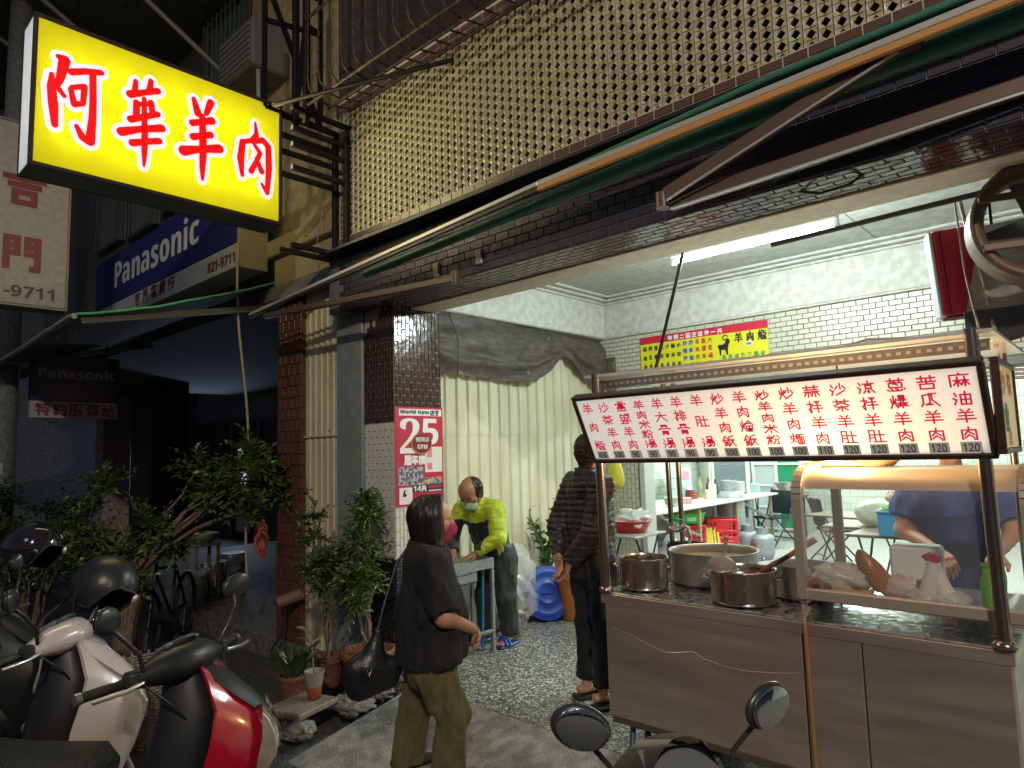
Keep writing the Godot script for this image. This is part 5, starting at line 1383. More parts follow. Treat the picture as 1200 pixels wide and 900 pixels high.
	for q in [[Vector3(-5.2, 2.72, -2.68), Vector3(-3.0, 2.62, -2.78)], [Vector3(-3.0, 2.64, -2.8), Vector3(-3.75, 2.72, -2.98)]]:
		b = MB.new(); b.bar(q[0], q[1], 0.04, 0.045, Vector3.UP, 0.006); part(s, "arm", b, arm)
	b = MB.new(); b.tube([Vector3(-3.0, 2.59, -2.79), Vector3(-3.0, 2.67, -2.79)], 0.03, 10); part(s, "arm_elbow", b, arm)
	for x in [-3.3, -2.9]: part(s, "wall_bracket", box_mb(Vector3(x, 2.76, -2.94), Vector3(0.06, 0.1, 0.1), 0.008), mat("bracket_pale", Color(0.3, 0.28, 0.26), 0.5, 0.3))

# ---------------------------------------------------------------- the food cart
func dull_steel() -> StandardMaterial3D:
	return mat("cart_steel", Color(0.6, 0.51, 0.44), 0.36, 0.85, {"rough_to": 0.46, "rfreq": 0.01, "to": Color(0.66, 0.57, 0.5), "freq": 0.012, "stretch": Vector3(0.3, 2.2, 1), "bump": 0.05, "nkind": "coarse", "scale": 0.7})

func cart() -> void:
	var t := thing("food_cart", "stainless steel food cart under a long white menu board", "food cart", Vector3(-1.27, 0, -3.45))
	var st := dull_steel(); var tubem := mat("post_steel", Color(0.42, 0.34, 0.29), 0.24, 1.0)
	# local: x from -0.87 to 0.89, front at z = 0.45, back at -0.45
	var b := MB.new()
	b.box(Vector3(-0.35, 0.47, 0.437), Vector3(1.01, 0.59, 0.02), 0.004); part(t, "front_panel", b, st)
	part(t, "front_panel", box_mb(Vector3(0.275, 0.47, 0.436), Vector3(0.228, 0.59, 0.02), 0.004), st)
	part(t, "front_panel", box_mb(Vector3(0.64, 0.47, 0.437), Vector3(0.49, 0.59, 0.02), 0.004), st)
	for s in [-1, 1]: part(t, "end_panel", box_mb(Vector3(0.01 + s * 0.868, 0.47, 0.0), Vector3(0.02, 0.59, 0.85), 0.004), st)
	part(t, "back_panel", box_mb(Vector3(0.01, 0.47, -0.437), Vector3(1.74, 0.59, 0.02), 0.004), st)
	part(t, "floor_panel", box_mb(Vector3(0.01, 0.19, 0), Vector3(1.7, 0.02, 0.84)), st)
	# dents in the left panel: a low ridge pressed out from behind
	b = MB.new()
	var pts := []
	for q in [[-0.83, 0.62], [-0.7, 0.6], [-0.6, 0.565], [-0.5, 0.545], [-0.42, 0.56], [-0.36, 0.575], [-0.3, 0.55], [-0.2, 0.535], [-0.1, 0.535], [0.02, 0.55], [0.1, 0.565], [0.145, 0.575]]: pts.append(Vector3(q[0], q[1], 0.4455))
	b.tube(pts, [0.002, 0.003, 0.0035, 0.004, 0.0045, 0.005, 0.004, 0.004, 0.004, 0.004, 0.003, 0.002], 8)
	part(t, "dent", b, st)
	# worktop with a turned down lip
	var top := mat("worktop_steel", Color(0.42, 0.41, 0.41), 0.26, 1.0, {"rough_to": 0.5, "rfreq": 0.03, "to": Color(0.3, 0.29, 0.29), "freq": 0.04, "bump": 0.12, "nkind": "coarse"})
	part(t, "worktop", box_mb(Vector3(0.01, 0.789, 0.0), Vector3(1.78, 0.022, 0.9), 0.006), top)
	part(t, "worktop_lip", box_mb(Vector3(0.01, 0.765, 0.447), Vector3(1.775, 0.05, 0.012), 0.003), st)
	part(t, "bottom_rail", box_mb(Vector3(0.01, 0.16, 0.42), Vector3(1.7, 0.035, 0.05), 0.005), mat("rail_rusty", Color(0.14, 0.1, 0.08), 0.55, 0.5))
	part(t, "blue_beam", box_mb(Vector3(-0.42, 0.145, 0.3), Vector3(0.5, 0.05, 0.1), 0.006), mat("beam_blue", Color(0.06, 0.11, 0.2), 0.5))
	# under frame and wheels
	for x in [-0.55, 0.55]:
		for z in [-0.3, 0.3]:
			var w := MB.new()
			w.lathe([Vector2(0.02, -0.02), Vector2(0.065, -0.025), Vector2(0.075, -0.015), Vector2(0.075, 0.015), Vector2(0.065, 0.025), Vector2(0.02, 0.02)], 18, Transform3D(Basis(Vector3.RIGHT, PI / 2), Vector3(x, 0.076, z)))
			var wh := part(t, "wheel", w, mat("rubber", Color(0.015, 0.015, 0.015), 0.7))
			w = MB.new(); w.box(Vector3(x - 0.0, 0.13, z), Vector3(0.09, 0.02, 0.08)); w.box(Vector3(x, 0.1, z + 0.035), Vector3(0.03, 0.08, 0.006)); w.box(Vector3(x, 0.1, z - 0.035), Vector3(0.03, 0.08, 0.006))
			part(wh, "fork", w, mat("fork_steel", Color(0.2, 0.2, 0.2), 0.5, 0.7))
	# posts
	for q in [[-0.85, 0.44, 1.96], [0.87, 0.44, 1.96], [-0.85, -0.28, 2.02], [-0.79, -0.30, 1.96], [0.87, -0.4, 1.96]]:
		b = MB.new(); b.tube([Vector3(q[0], 0.8, q[1]), Vector3(q[0] - 0.012, q[2], q[1])], 0.024 if q[1] > 0 else 0.016, 14); part(t, "post", b, tubem)
		b = MB.new(); b.lathe([Vector2(0.02, 0.0), Vector2(0.038, 0.0), Vector2(0.035, 0.015), Vector2(0.024, 0.025)], 14, Transform3D(Basis.IDENTITY, Vector3(q[0], 0.8, q[1]))); part(t, "post_foot", b, tubem)
	# roof sheet and slotted angles
	var angle := mat("slotted_angle", Color(0.3, 0.29, 0.27), 0.45, 0.6); var hole := mat("slot_pale", Color(0.55, 0.52, 0.46), 0.6)
	b = MB.new(); b.box(Vector3(0.0, 1.945, -0.02), Vector3(1.86, 0.012, 0.95)); part(t, "roof_sheet", b, mat("roof_white", Color(0.6, 0.6, 0.58), 0.35, 0.3))
	for q in [[Vector3(-1.3, 1.985, -0.3), Vector3(0.9, 1.985, -0.3)], [Vector3(-0.93, 1.905, 0.33), Vector3(0.9, 1.905, 0.33)]]:
		var a := MB.new(); a.bar(q[0], q[1], 0.004, 0.045); a.bar(q[0] + Vector3(0, 0.022, -0.02), q[1] + Vector3(0, 0.022, -0.02), 0.04, 0.004)
		var an := part(t, "slotted_angle", a, angle)
		a = MB.new()
		var n := int(q[0].distance_to(q[1]) / 0.036)
		for k in n: a.box(q[0].lerp(q[1], (k + 0.5) / n) + Vector3(0, 0, 0.003), Vector3(0.017, 0.014, 0.004))
		stuff(part(an, "slots", a, hole))
	# ---- the menu board: a shallow box leaning out at the top
	var mb := Node3D.new()
	mb.name = "menu_board"
	t.add_child(mb)
	mb.position = Vector3(0.012, 1.655, 0.53); mb.rotation.x = 0.48
	var W := 1.775; var H := 0.385
	var frame := mat("board_frame", Color(0.05, 0.022, 0.018), 0.4)
	b = MB.new()
	for s in [-1, 1]: b.box(Vector3(0, s * (H * 0.5 - 0.008), 0), Vector3(W + 0.02, 0.022, 0.05), 0.004); b.box(Vector3(s * (W * 0.5), 0, 0), Vector3(0.022, H - 0.04, 0.049), 0.004)
	part(mb, "frame", b, frame)
	var panel := mat("board_panel_sign", Color(0.7, 0.7, 0.68), 0.3, 0, {"glow": Color(0.9, 0.9, 0.87), "power": 0.36, "back": Color(0.95, 0.93, 0.88)})
	for k in 4:
		part(mb, "panel", box_mb(Vector3((k - 1.5) * (W - 0.02) / 4.0, 0, 0.012), Vector3((W - 0.02) / 4.0 - 0.002, H - 0.03, 0.004)), panel)
	var red := mat("menu_red", Color(0.6, 0.004, 0.05), 0.45, 0, {"glow": Color(0.62, 0.004, 0.06), "power": 0.45}); var grey := mat("price_grey_sign", Color(0.34, 0.31, 0.27), 0.5, 0, {"glow": Color(0.4, 0.36, 0.3), "power": 0.3}); var ink := mat("print_black", Color(0.012, 0.012, 0.02), 0.5)
	var menu := [["羊 肉 爐", "450"], ["沙 茶 羊 肉", "100"], ["當 歸 羊 肉", "90"], ["羊 肉 米 粉 湯", "90"], ["羊 大 骨 湯", "90"], ["羊 排 骨 湯", "90"], ["羊 肚 湯", "90"], ["炒 羊 肉 飯", "100"], ["羊 肉 燴 飯", "100"], ["炒 羊 肉 米 粉", "100"], ["炒 羊 肉 麵", "100"], ["蒜 拌 羊 肉", "110"], ["沙 茶 羊 肚", "120"], ["涼 拌 羊 肚", "120"], ["蔥 爆 羊 肉", "120"], ["苦 瓜 羊 肉", "120"], ["麻 油 羊 肉", "120"]]
	for i in menu.size():
		var x := -W * 0.5 + 0.068 + i * 0.1025
		var cs: PackedStringArray = menu[i][0].split(" ")

		for k in cs.size():
			b = MB.new()
			var y := lerpf(0.125, -0.09, k / float(cs.size() - 1))
			write(b, cs[k], Vector2(x, y), Vector2(0.058, 0.051 if cs.size() < 5 else 0.042), 0.0066, 0.0155)
			part(mb, "character", b, red)
		part(mb, "price_tag", box_mb(Vector3(x, -0.147, 0.016), Vector3(0.066, 0.044, 0.003)), grey)
		fit_text(mb, "price", menu[i][1], x - (0.025 if menu[i][1].length() == 3 else 0.018), x + (0.025 if menu[i][1].length() == 3 else 0.018), -0.163, -0.131, 0.0176, ink, false)
	# the board's return on the right hand end
	var side := Node3D.new()
	side.name = "end_board"
	t.add_child(side)
	side.position = Vector3(0.925, 1.665, 0.27); side.rotation.y = PI / 2
	part(side, "panel", box_mb(Vector3.ZERO, Vector3(0.42, 0.33, 0.012)), mat("end_board_cream_sign", Color(0.62, 0.5, 0.28), 0.4, 0, {"glow": Color(0.8, 0.55, 0.25), "power": 0.2}))
	b = MB.new()
	for s in [-1, 1]: b.box(Vector3(0, s * 0.165, 0), Vector3(0.45, 0.022, 0.03), 0.004); b.box(Vector3(s * 0.215, 0, 0), Vector3(0.022, 0.31, 0.029), 0.004)
	part(side, "frame", b, frame)
	b = MB.new(); write(b, "沙", Vector2(-0.1, 0.09), Vector2(0.1, 0.09), 0.016, 0.008); write(b, "茶", Vector2(0.06, 0.09), Vector2(0.1, 0.09), 0.016, 0.008); part(side, "character", b, mat("side_orange", Color(0.5, 0.18, 0.05), 0.5))
	b = MB.new(); write(b, "當", Vector2(-0.08, -0.04), Vector2(0.1, 0.09), 0.018, 0.008); part(side, "character", b, mat("print_green", Color(0.03, 0.2, 0.07), 0.5))
	b = MB.new(); write(b, "羊", Vector2(-0.03, -0.12), Vector2(0.1, 0.07), 0.016, 0.008); part(side, "character", b, mat("side_gold", Color(0.6, 0.35, 0.05), 0.5))
	# ---- lamps: a warm bulb hung behind the board
	var l := thing("hanging_bulb", "warm bulb hanging behind the middle of the menu board", "lamp", Vector3(-0.96, 1.545, -3.24))
	b = MB.new(); b.ball(Vector3.ZERO, Vector3(0.032, 0.04, 0.032)); part(l, "bulb", b, mat("bulb_glow", Color(1, 0.8, 0.5), 0.3, 0, {"glow": Color(1.0, 0.62, 0.26), "power": 14.0}))
	b = MB.new(); b.tube([Vector3(0, 0.035, 0), Vector3(0, 0.09, 0)], 0.018, 10); part(l, "socket", b, mat("socket_black", Color(0.02, 0.02, 0.02), 0.4))
	b = MB.new(); b.tube([Vector3(0, 0.09, 0), Vector3(0, 0.38, 0)], 0.004, 6); part(l, "flex", b, mat("cord_black", Color(0.02, 0.02, 0.02), 0.7))
	omni(l, "bulb_light", Vector3.ZERO, Color(1.0, 0.8, 0.56), 0.55, 0.035)
	glass_case()

func glass_case() -> void:
	var t := thing("glass_case", "steel framed curved glass food case standing on the cart", "display case", Vector3(-0.705, 0.0, -3.3))
	t.scale.x = 0.6
	var fr := mat("case_steel", Color(0.58, 0.50, 0.41), 0.42, 0.6, {"rough_to": 0.4}); var gl := mat("case_glass", Color(0.8, 0.84, 0.84), 0.02, 0, {"alpha": 0.1})
	# local x from -0.71 to 0.71; the front at z = 0.25
	var prof := []
	for q in 9: prof.append(Vector2(0.25 - 0.13 * (1.0 - cos(q * PI / 16.0)), 1.30 + 0.13 * sin(q * PI / 16.0)))
	var outline := PackedVector2Array([Vector2(-0.28, 0.88), Vector2(0.25, 0.88)])
	for p in prof: outline.append(p)
	outline.append(Vector2(-0.28, 1.43))
	for s in [-1, 1]:
		# end frame: a bent band following the profile
		var b := MB.new()
		for k in outline.size():
			var p := outline[k]; var q := outline[(k + 1) % outline.size()]
			b.bar(Vector3(s * 0.675, p.y, p.x), Vector3(s * 0.675, q.y, q.x), 0.035, 0.066, Vector3.RIGHT)
		part(t, "end_frame", b, fr)
		b = MB.new()
		b.xf = Transform3D(Basis(Vector3(0, 0, 1), Vector3(0, 1, 0), Vector3(-1, 0, 0)), Vector3(s * 0.69, 0, 0))
		b.prism(outline, -0.002, 0.002)
		part(t, "end_glass", b, gl)
	var b := MB.new()
	var gp := [Vector2(0.25, 0.925)]
	for k in 3: gp.append(prof[k])
	var r := []
	for p in gp: r.append(PackedVector3Array([Vector3(-0.67, p.y, p.x), Vector3(0.67, p.y, p.x)]))
	b.grid(r)
	part(t, "front_glass", b, gl)
	b = MB.new(); r = []
	for k in range(2, 9): r.append(PackedVector3Array([Vector3(-0.67, prof[k].y, prof[k].x), Vector3(0.67, prof[k].y, prof[k].x)]))
	r.append(PackedVector3Array([Vector3(-0.67, 1.432, -0.28), Vector3(0.67, 1.432, -0.28)]))
	b.grid(r)
	part(t, "top_sheet", b, fr)
	part(t, "bottom_rail", box_mb(Vector3(0, 0.9, 0.245), Vector3(1.36, 0.05, 0.03), 0.006), fr)
	part(t, "tray", box_mb(Vector3(0, 0.885, -0.02), Vector3(1.34, 0.012, 0.5)), mat("tray_steel", Color(0.5, 0.48, 0.45), 0.3, 1.0))
	for x in [-0.69, 0.69]:
		for z in [0.22, -0.25]: part(t, "foot", box_mb(Vector3(x, 0.84, z), Vector3(0.035, 0.08, 0.035), 0.005), fr)

func pot(label: String, at: Vector3, r: float, h: float, m: Material, handles := true) -> Node3D:
	var t := thing("cooking_pot", label, "pot", at, 0.4, "pots on the cart")
	var b := MB.new()
	b.lathe([Vector2(0.001, 0.0), Vector2(r * 0.95, 0.0), Vector2(r * 0.99, 0.008), Vector2(r, 0.02), Vector2(r, h), Vector2(r * 1.035, h + 0.004), Vector2(r * 1.035, h + 0.009), Vector2(r * 0.985, h + 0.006), Vector2(r * 0.975, h - 0.01), Vector2(r * 0.97, 0.02), Vector2(r * 0.9, 0.012), Vector2(0.001, 0.012)], 40)
	part(t, "body", b, m)
	if handles:
		for s in [-1, 1]:
			b = MB.new(); b.tube([Vector3(s * r, h * 0.75, -0.04), Vector3(s * (r + 0.03), h * 0.77, -0.03), Vector3(s * (r + 0.03), h * 0.77, 0.03), Vector3(s * r, h * 0.75, 0.04)], 0.005, 6); part(t, "handle", b, m)
	return t

func cart_goods() -> void:
	var st := mat("pot_steel", Color(0.58, 0.53, 0.48), 0.16, 1.0, {"rough_to": 0.28, "rfreq": 0.04, "bump": 0.05, "nkind": "coarse"})
	var al := mat("pot_aluminium", Color(0.45, 0.43, 0.41), 0.38, 0.9, {"rough_to": 0.5, "bump": 0.15})
	var y := 0.803
	pot("shiny steel pot at the left front corner of the cart", Vector3(-1.995, y, -3.19), 0.128, 0.155, st)
	var p := pot("wide dull soup pot behind the shiny left pot", Vector3(-1.77, y, -3.55), 0.235, 0.165, al)
	var b := MB.new()
	b.lathe([Vector2(0.001, 0.128), Vector2(0.225, 0.126)], 36); part(p, "broth", b, mat("broth", Color(0.2, 0.12, 0.06), 0.12, 0, {"to": Color(0.34, 0.26, 0.18), "freq": 0.05, "scale": 3.0}))
	p = pot("steel pot with a mesh strainer on its rim", Vector3(-1.435, y, -3.17), 0.15, 0.148, st)
	b = MB.new(); b.lathe([Vector2(0.001, 0.13), Vector2(0.142, 0.128)], 30); part(p, "broth", b, mat("broth_dark", Color(0.1, 0.05, 0.03), 0.1))
	pot("dark steel pot behind the strainer pot, right", Vector3(-1.255, y, -3.45), 0.14, 0.15, al)
	pot("small black rimmed pot by the tap at the cart's back", Vector3(-2.06, y, -3.78), 0.115, 0.15, mat("pot_black", Color(0.02, 0.02, 0.02), 0.35, 0.4), false)
	# strainer
	var t := thing("mesh_strainer", "domed grey mesh strainer resting upside down on the pot rim", "strainer", Vector3(-1.52, y + 0.15, -3.13), 0.4)
	b = MB.new(); var prof := []
	for k in 9: prof.append(Vector2(0.075 * cos(k * PI / 17.0), 0.062 * sin(k * PI / 17.0)))
	b.lathe(prof, 24); part(t, "mesh", b, mat("mesh_grey", Color(0.34, 0.31, 0.28), 0.5, 0.4, {"bump": 2.0, "nkind": "grain", "scale": 3.0}))
	b = MB.new(); var ring := []
	for k in 25: ring.append(Vector3(0.076 * cos(TAU * k / 24.0), 0.0, 0.076 * sin(TAU * k / 24.0)))
	b.tube(ring, 0.004, 6); part(t, "rim", b, steel())
	t = thing("wooden_ladle", "orange wooden handled ladle leaning in the strainer pot", "ladle", Vector3(-1.4, y + 0.14, -3.2))
	b = MB.new(); b.tube([Vector3(0.03, 0.0, -0.04), Vector3(0.14, 0.07, -0.1)], 0.012, 8); part(t, "ferrule", b, mat("ladle_dark", Color(0.12, 0.05, 0.025), 0.4))
	b = MB.new(); b.tube([Vector3(0.14, 0.07, -0.1), Vector3(0.25, 0.15, -0.16)], [0.012, 0.016], 10); part(t, "handle", b, mat("ladle_wood", Color(0.42, 0.2, 0.05), 0.5, 0, {"to": Color(0.3, 0.13, 0.03), "freq": 0.03}))
	b = MB.new(); b.ball(Vector3(0.02, -0.03, -0.03), Vector3(0.045, 0.02, 0.045)); part(t, "bowl", b, steel())
	b = MB.new(); b.tube([Vector3(-1.7, y + 0.05, -3.5), Vector3(-1.615, y + 0.27, -3.4)], [0.011, 0.009], 8)
	solo("wooden_stick", "pale wooden stirring stick standing in the soup pot", "stick", b, mat("pale_wood", Color(0.45, 0.3, 0.17), 0.6))
	# tap on the back post
	t = thing("water_tap", "chrome tap on a pipe clamped to the cart's back post", "tap", Vector3(-2.11, 1.06, -3.72))
	var chrome := mat("chrome", Color(0.6, 0.6, 0.6), 0.12, 1.0)
	b = MB.new(); b.tube([Vector3(0, 0.0, 0.02), Vector3(0.05, -0.01, 0.05), Vector3(0.1, 0.0, 0.08)], 0.014, 10); part(t, "pipe", b, chrome)
	b = MB.new(); b.tube([Vector3(0.1, 0.0, 0.08), Vector3(0.13, 0.025, 0.1), Vector3(0.17, 0.02, 0.12), Vector3(0.185, -0.03, 0.13), Vector3(0.175, -0.07, 0.125)], 0.011, 10); part(t, "spout", b, chrome)
	b = MB.new(); b.tube([Vector3(0.1, 0.01, 0.08), Vector3(0.1, 0.05, 0.08)], 0.009, 8); b.tube([Vector3(0.07, 0.055, 0.065), Vector3(0.13, 0.055, 0.095)], 0.008, 8); part(t, "handle", b, chrome)
	b = MB.new(); b.lathe([Vector2(0.018, -0.03), Vector2(0.026, -0.03), Vector2(0.026, 0.03), Vector2(0.018, 0.03)], 12); part(t, "clamp", b, steel())
	# cord over the edge
	b = MB.new(); b.tube([Vector3(-1.09, 0.84, -3.05), Vector3(-1.09, 0.81, -2.985), Vector3(-1.088, 0.75, -2.984), Vector3(-1.085, 0.4, -2.983), Vector3(-1.08, 0.1, -2.975), Vector3(-1.07, -0.02, -2.96)], 0.009, 8)
	solo("rubber_hose", "thin brown hose hanging down over the cart's front edge", "hose", b, mat("hose_brown", Color(0.3, 0.17, 0.07), 0.45))
	# ---- inside the glass case
	var f := 0.895
	t = thing("wrapped_tray", "shallow tray under clear wrap at the left of the glass case", "tray", Vector3(-0.99, f, -3.17), 0.12)
	t.scale = Vector3(1.25, 1.4, 1.25)
	b = MB.new(); b.box(Vector3(0, 0.012, 0), Vector3(0.2, 0.02, 0.16), 0.006); part(t, "tray", b, mat("tray_gold", Color(0.42, 0.27, 0.1), 0.4))
	b = MB.new(); lump(b, Vector3(0, 0.045, 0), Vector3(0.1, 0.045, 0.08), 0.35, 21); part(t, "wrapped_food", b, mat("wrap_white", Color(0.55, 0.48, 0.4), 0.15, 0, {"back": Color(0.3, 0.25, 0.2)}))
	b = MB.new(); lump(b, Vector3(-0.06, 0.03, 0.05), Vector3(0.05, 0.02, 0.04), 0.3, 29); part(t, "dark_cut", b, mat("meat_dark", Color(0.16, 0.05, 0.025), 0.3))
	t = thing("roast_joint", "glossy brown roast joint propped upright in the glass case", "meat", Vector3(-0.86, f, -3.16), 0.2)
	t.scale = Vector3(1.25, 1.15, 1.25)
	b = MB.new()
	var rr := []
	for k in 9:
		var v := k / 8.0
		var rg := PackedVector3Array()
		for q in 12:
			var a := TAU * q / 12.0
			var rad := 0.042 * sin(PI * (0.14 + 0.8 * v)) * (1.0 + 0.18 * sin(a * 3.0 + v * 5.0))
			rg.append(Vector3(0.03 - 0.06 * v + rad * cos(a), 0.02 + 0.15 * v, rad * 0.6 * sin(a)))
		rr.append(rg)
	b.loft(rr); part(t, "meat", b, mat("meat_roast", Color(0.25, 0.07, 0.02), 0.22, 0, {"to": Color(0.4, 0.14, 0.05), "freq": 0.05, "scale": 4.0, "bump": 0.5}))
	for q in [[-0.66, -3.12, 0.18, "left white radish in a clear bag inside the glass case"], [-0.575, -3.13, -0.25, "right white radish with a red tie inside the glass case"]]:
		t = thing("bagged_radish", q[3], "radish", Vector3(q[0], f, q[1]), 0.0, "bagged radishes")
		b = MB.new(); b.tube([Vector3(0, 0.01, 0), Vector3(q[2] * 0.12, 0.08, 0), Vector3(q[2] * 0.22, 0.17, 0)], [0.036, 0.034, 0.024], 12); part(t, "radish", b, mat("radish", Color(0.62, 0.57, 0.5), 0.35))
		b = MB.new(); b.tube([Vector3(q[2] * 0.22, 0.168, 0), Vector3(q[2] * 0.3, 0.2, 0)], [0.012, 0.02], 8); part(t, "tie", b, mat("tie_red", Color(0.4, 0.02, 0.04), 0.5))
		b = MB.new(); lump(b, Vector3(0, 0.03, 0), Vector3(0.07, 0.035, 0.05), 0.4, 31); part(t, "bag", b, mat("clear_bag", Color(0.7, 0.66, 0.62), 0.12, 0, {"alpha": 0.4}))
	b = MB.new(); lump(b, Vector3(-0.76, f + 0.045, -3.2), Vector3(0.09, 0.05, 0.05), 0.5, 37)
	solo("food_bag", "pale pink food bag slumped between roast and radishes", "bag", b, mat("bag_pink", Color(0.6, 0.45, 0.38), 0.25, 0, {"back": Color(0.3, 0.2, 0.15)}))
	t = thing("green_vase", "lime green plastic bottle at the right of the glass case", "bottle", Vector3(-0.455, f, -3.2))
	b = MB.new(); b.lathe([Vector2(0.001, 0), Vector2(0.03, 0), Vector2(0.033, 0.01), Vector2(0.03, 0.1), Vector2(0.022, 0.13), Vector2(0.02, 0.16), Vector2(0.001, 0.16)], 16); part(t, "body", b, mat("lime", Color(0.16, 0.4, 0.05), 0.35))
	b = MB.new(); b.lathe([Vector2(0.02, 0.155), Vector2(0.024, 0.155), Vector2(0.024, 0.17), Vector2(0.018, 0.17)], 14); part(t, "mouth", b, mat("lime", Color(0.16, 0.4, 0.05), 0.35))
	b = MB.new(); b.box(Vector3(-0.75, f + 0.11, -3.45), Vector3(0.2, 0.16, 0.12), 0.012, Basis(Vector3.UP, 0.1))
	solo("carton", "plain white carton behind the radishes in the glass case", "box", b, mat("foam", Color(0.68, 0.68, 0.64), 0.7))
	# on top of the case
	t = thing("enamel_basin", "beige basin on top of the glass case", "basin", Vector3(-0.86, 1.436, -3.38))
	b = MB.new(); b.lathe([Vector2(0.001, 0), Vector2(0.065, 0.0), Vector2(0.1, 0.035), Vector2(0.108, 0.042), Vector2(0.104, 0.045), Vector2(0.09, 0.035), Vector2(0.06, 0.006), Vector2(0.001, 0.006)], 28); part(t, "bowl", b, mat("enamel_beige", Color(0.6, 0.48, 0.34), 0.3))
	t = thing("lidded_tray", "flat tray with crumpled white wrap on top of the glass case", "tray", Vector3(-1.04, 1.436, -3.42), 0.1)
	b = MB.new(); b.box(Vector3(0, 0.012, 0), Vector3(0.25, 0.022, 0.2), 0.006); part(t, "tray", b, mat("tray_brown", Color(0.36, 0.22, 0.13), 0.4))
	b = MB.new(); lump(b, Vector3(0, 0.03, 0), Vector3(0.11, 0.02, 0.09), 0.5, 41); part(t, "wrap", b, mat("wrap_pale", Color(0.66, 0.62, 0.6), 0.3))

# ---------------------------------------------------------------- things standing in the arcade
func arcade_things() -> void:
	var galv := mat("galvanised", Color(0.34, 0.36, 0.36), 0.42, 0.6, {"to": Color(0.26, 0.27, 0.27), "freq": 0.05, "bump": 0.1})
	# work table the older man leans on
	var t := thing("work_table", "grey galvanised work table under the leaning man's hands", "table", Vector3(-3.93, 0, -3.66))
	var b := MB.new()
	part(t, "top", box_mb(Vector3(0, 0.705, 0), Vector3(0.26, 0.025, 0.46), 0.005), galv)
	b = MB.new(); b.box(Vector3(0.128, 0.67, 0), Vector3(0.006, 0.06, 0.45)); b.box(Vector3(0, 0.67, 0.226), Vector3(0.25, 0.06, 0.006)); part(t, "apron_rail", b, galv)
	part(t, "basin", box_mb(Vector3(0.02, 0.6, 0.05), Vector3(0.17, 0.12, 0.26), 0.02), galv)
	for x in [-0.115, 0.115]:
		for z in [-0.215, 0.215]: part(t, "leg", box_mb(Vector3(x, 0.345, z), Vector3(0.028, 0.69, 0.028), 0.003), galv)
	for x in [-0.115, 0.115]: part(t, "stretcher", box_mb(Vector3(x, 0.16, 0), Vector3(0.02, 0.025, 0.4), 0.003), galv)
	b = MB.new(); b.tube([Vector3(-3.86, 0.03, -3.8), Vector3(-3.87, 0.66, -3.83)], 0.011, 8)
	solo("blue_pipe", "thin blue pipe standing behind the work table's leg", "pipe", b, mat("pipe_blue", Color(0.02, 0.18, 0.32), 0.4))
	t = thing("red_dustpan", "red plastic tub under the work table", "tub", Vector3(-4.12, 0.0, -3.62))
	b = MB.new(); b.lathe([Vector2(0.001, 0.0), Vector2(0.07, 0), Vector2(0.09, 0.24), Vector2(0.1, 0.25), Vector2(0.085, 0.245), Vector2(0.065, 0.01)], 20, Transform3D(Basis.IDENTITY, Vector3(0, 0.12, 0))); part(t, "body", b, mat("tub_red", Color(0.36, 0.02, 0.03), 0.4))
	part(t, "base", box_mb(Vector3(0, 0.06, 0), Vector3(0.16, 0.12, 0.16), 0.01), mat("base_dark", Color(0.05, 0.05, 0.05), 0.6))
	# blue lid leaning on an orange bucket
	t = thing("plastic_disc", "round blue plastic lid leaning against the orange bucket", "lid", Vector3(-4.08, 0.245, -4.86), 0.0)
	t.rotation = Vector3(-0.22, 0.95, 0)
	b = MB.new(); b.lathe([Vector2(0.001, 0.012), Vector2(0.07, 0.012), Vector2(0.078, 0.03), Vector2(0.1, 0.03), Vector2(0.108, 0.014), Vector2(0.16, 0.012), Vector2(0.172, 0.026), Vector2(0.2, 0.026), Vector2(0.215, 0.014), Vector2(0.235, 0.02), Vector2(0.245, 0.012), Vector2(0.245, -0.02), Vector2(0.236, -0.02), Vector2(0.23, 0.0), Vector2(0.001, 0.0)], 44, Transform3D(Basis(Vector3.RIGHT, PI / 2), Vector3.ZERO))
	part(t, "disc", b, mat("lid_cobalt", Color(0.012, 0.06, 0.36), 0.35))
	b = MB.new(); b.tube([Vector3(-0.05, 0, 0.014), Vector3(-0.03, 0, 0.035), Vector3(0.03, 0, 0.035), Vector3(0.05, 0, 0.014)], 0.009, 8); part(t, "grip", b, mat("lid_cobalt", Color(0.012, 0.06, 0.36), 0.35))
	t = thing("orange_bucket", "orange plastic bucket behind the blue lid", "bucket", Vector3(-3.93, 0.0, -5.08))
	b = MB.new(); b.lathe([Vector2(0.001, 0.0), Vector2(0.13, 0.0), Vector2(0.14, 0.01), Vector2(0.165, 0.36), Vector2(0.18, 0.365), Vector2(0.18, 0.4), Vector2(0.168, 0.4), Vector2(0.135, 0.02), Vector2(0.001, 0.015)], 30)
	part(t, "pail", b, mat("pail_orange", Color(0.5, 0.16, 0.03), 0.4))
	b = MB.new(); lump(b, Vector3(0, 0.4, 0), Vector3(0.15, 0.06, 0.15), 0.4, 51); part(t, "blue_liner", b, mat("liner_blue", Color(0.2, 0.42, 0.6), 0.35))
	# crumpled clear bags against the partition
	t = thing("plastic_bag_heap", "crumpled clear plastic sheet heaped against the partition", "plastic bag", Vector3(-4.16, 0.0, -4.48))
	b = MB.new(); crumple(b, Vector3(0, 0.32, 0), Vector3(0.12, 0.36, 0.3), 0.55, 61); part(t, "sheet", b, mat("clear_film", Color(0.75, 0.77, 0.77), 0.16, 0, {"alpha": 0.34}))
	b = MB.new(); crumple(b, Vector3(0.03, 0.14, 0.06), Vector3(0.1, 0.16, 0.2), 0.6, 63); part(t, "fold", b, mat("film_grey", Color(0.4, 0.33, 0.32), 0.25, 0, {"alpha": 0.6}))
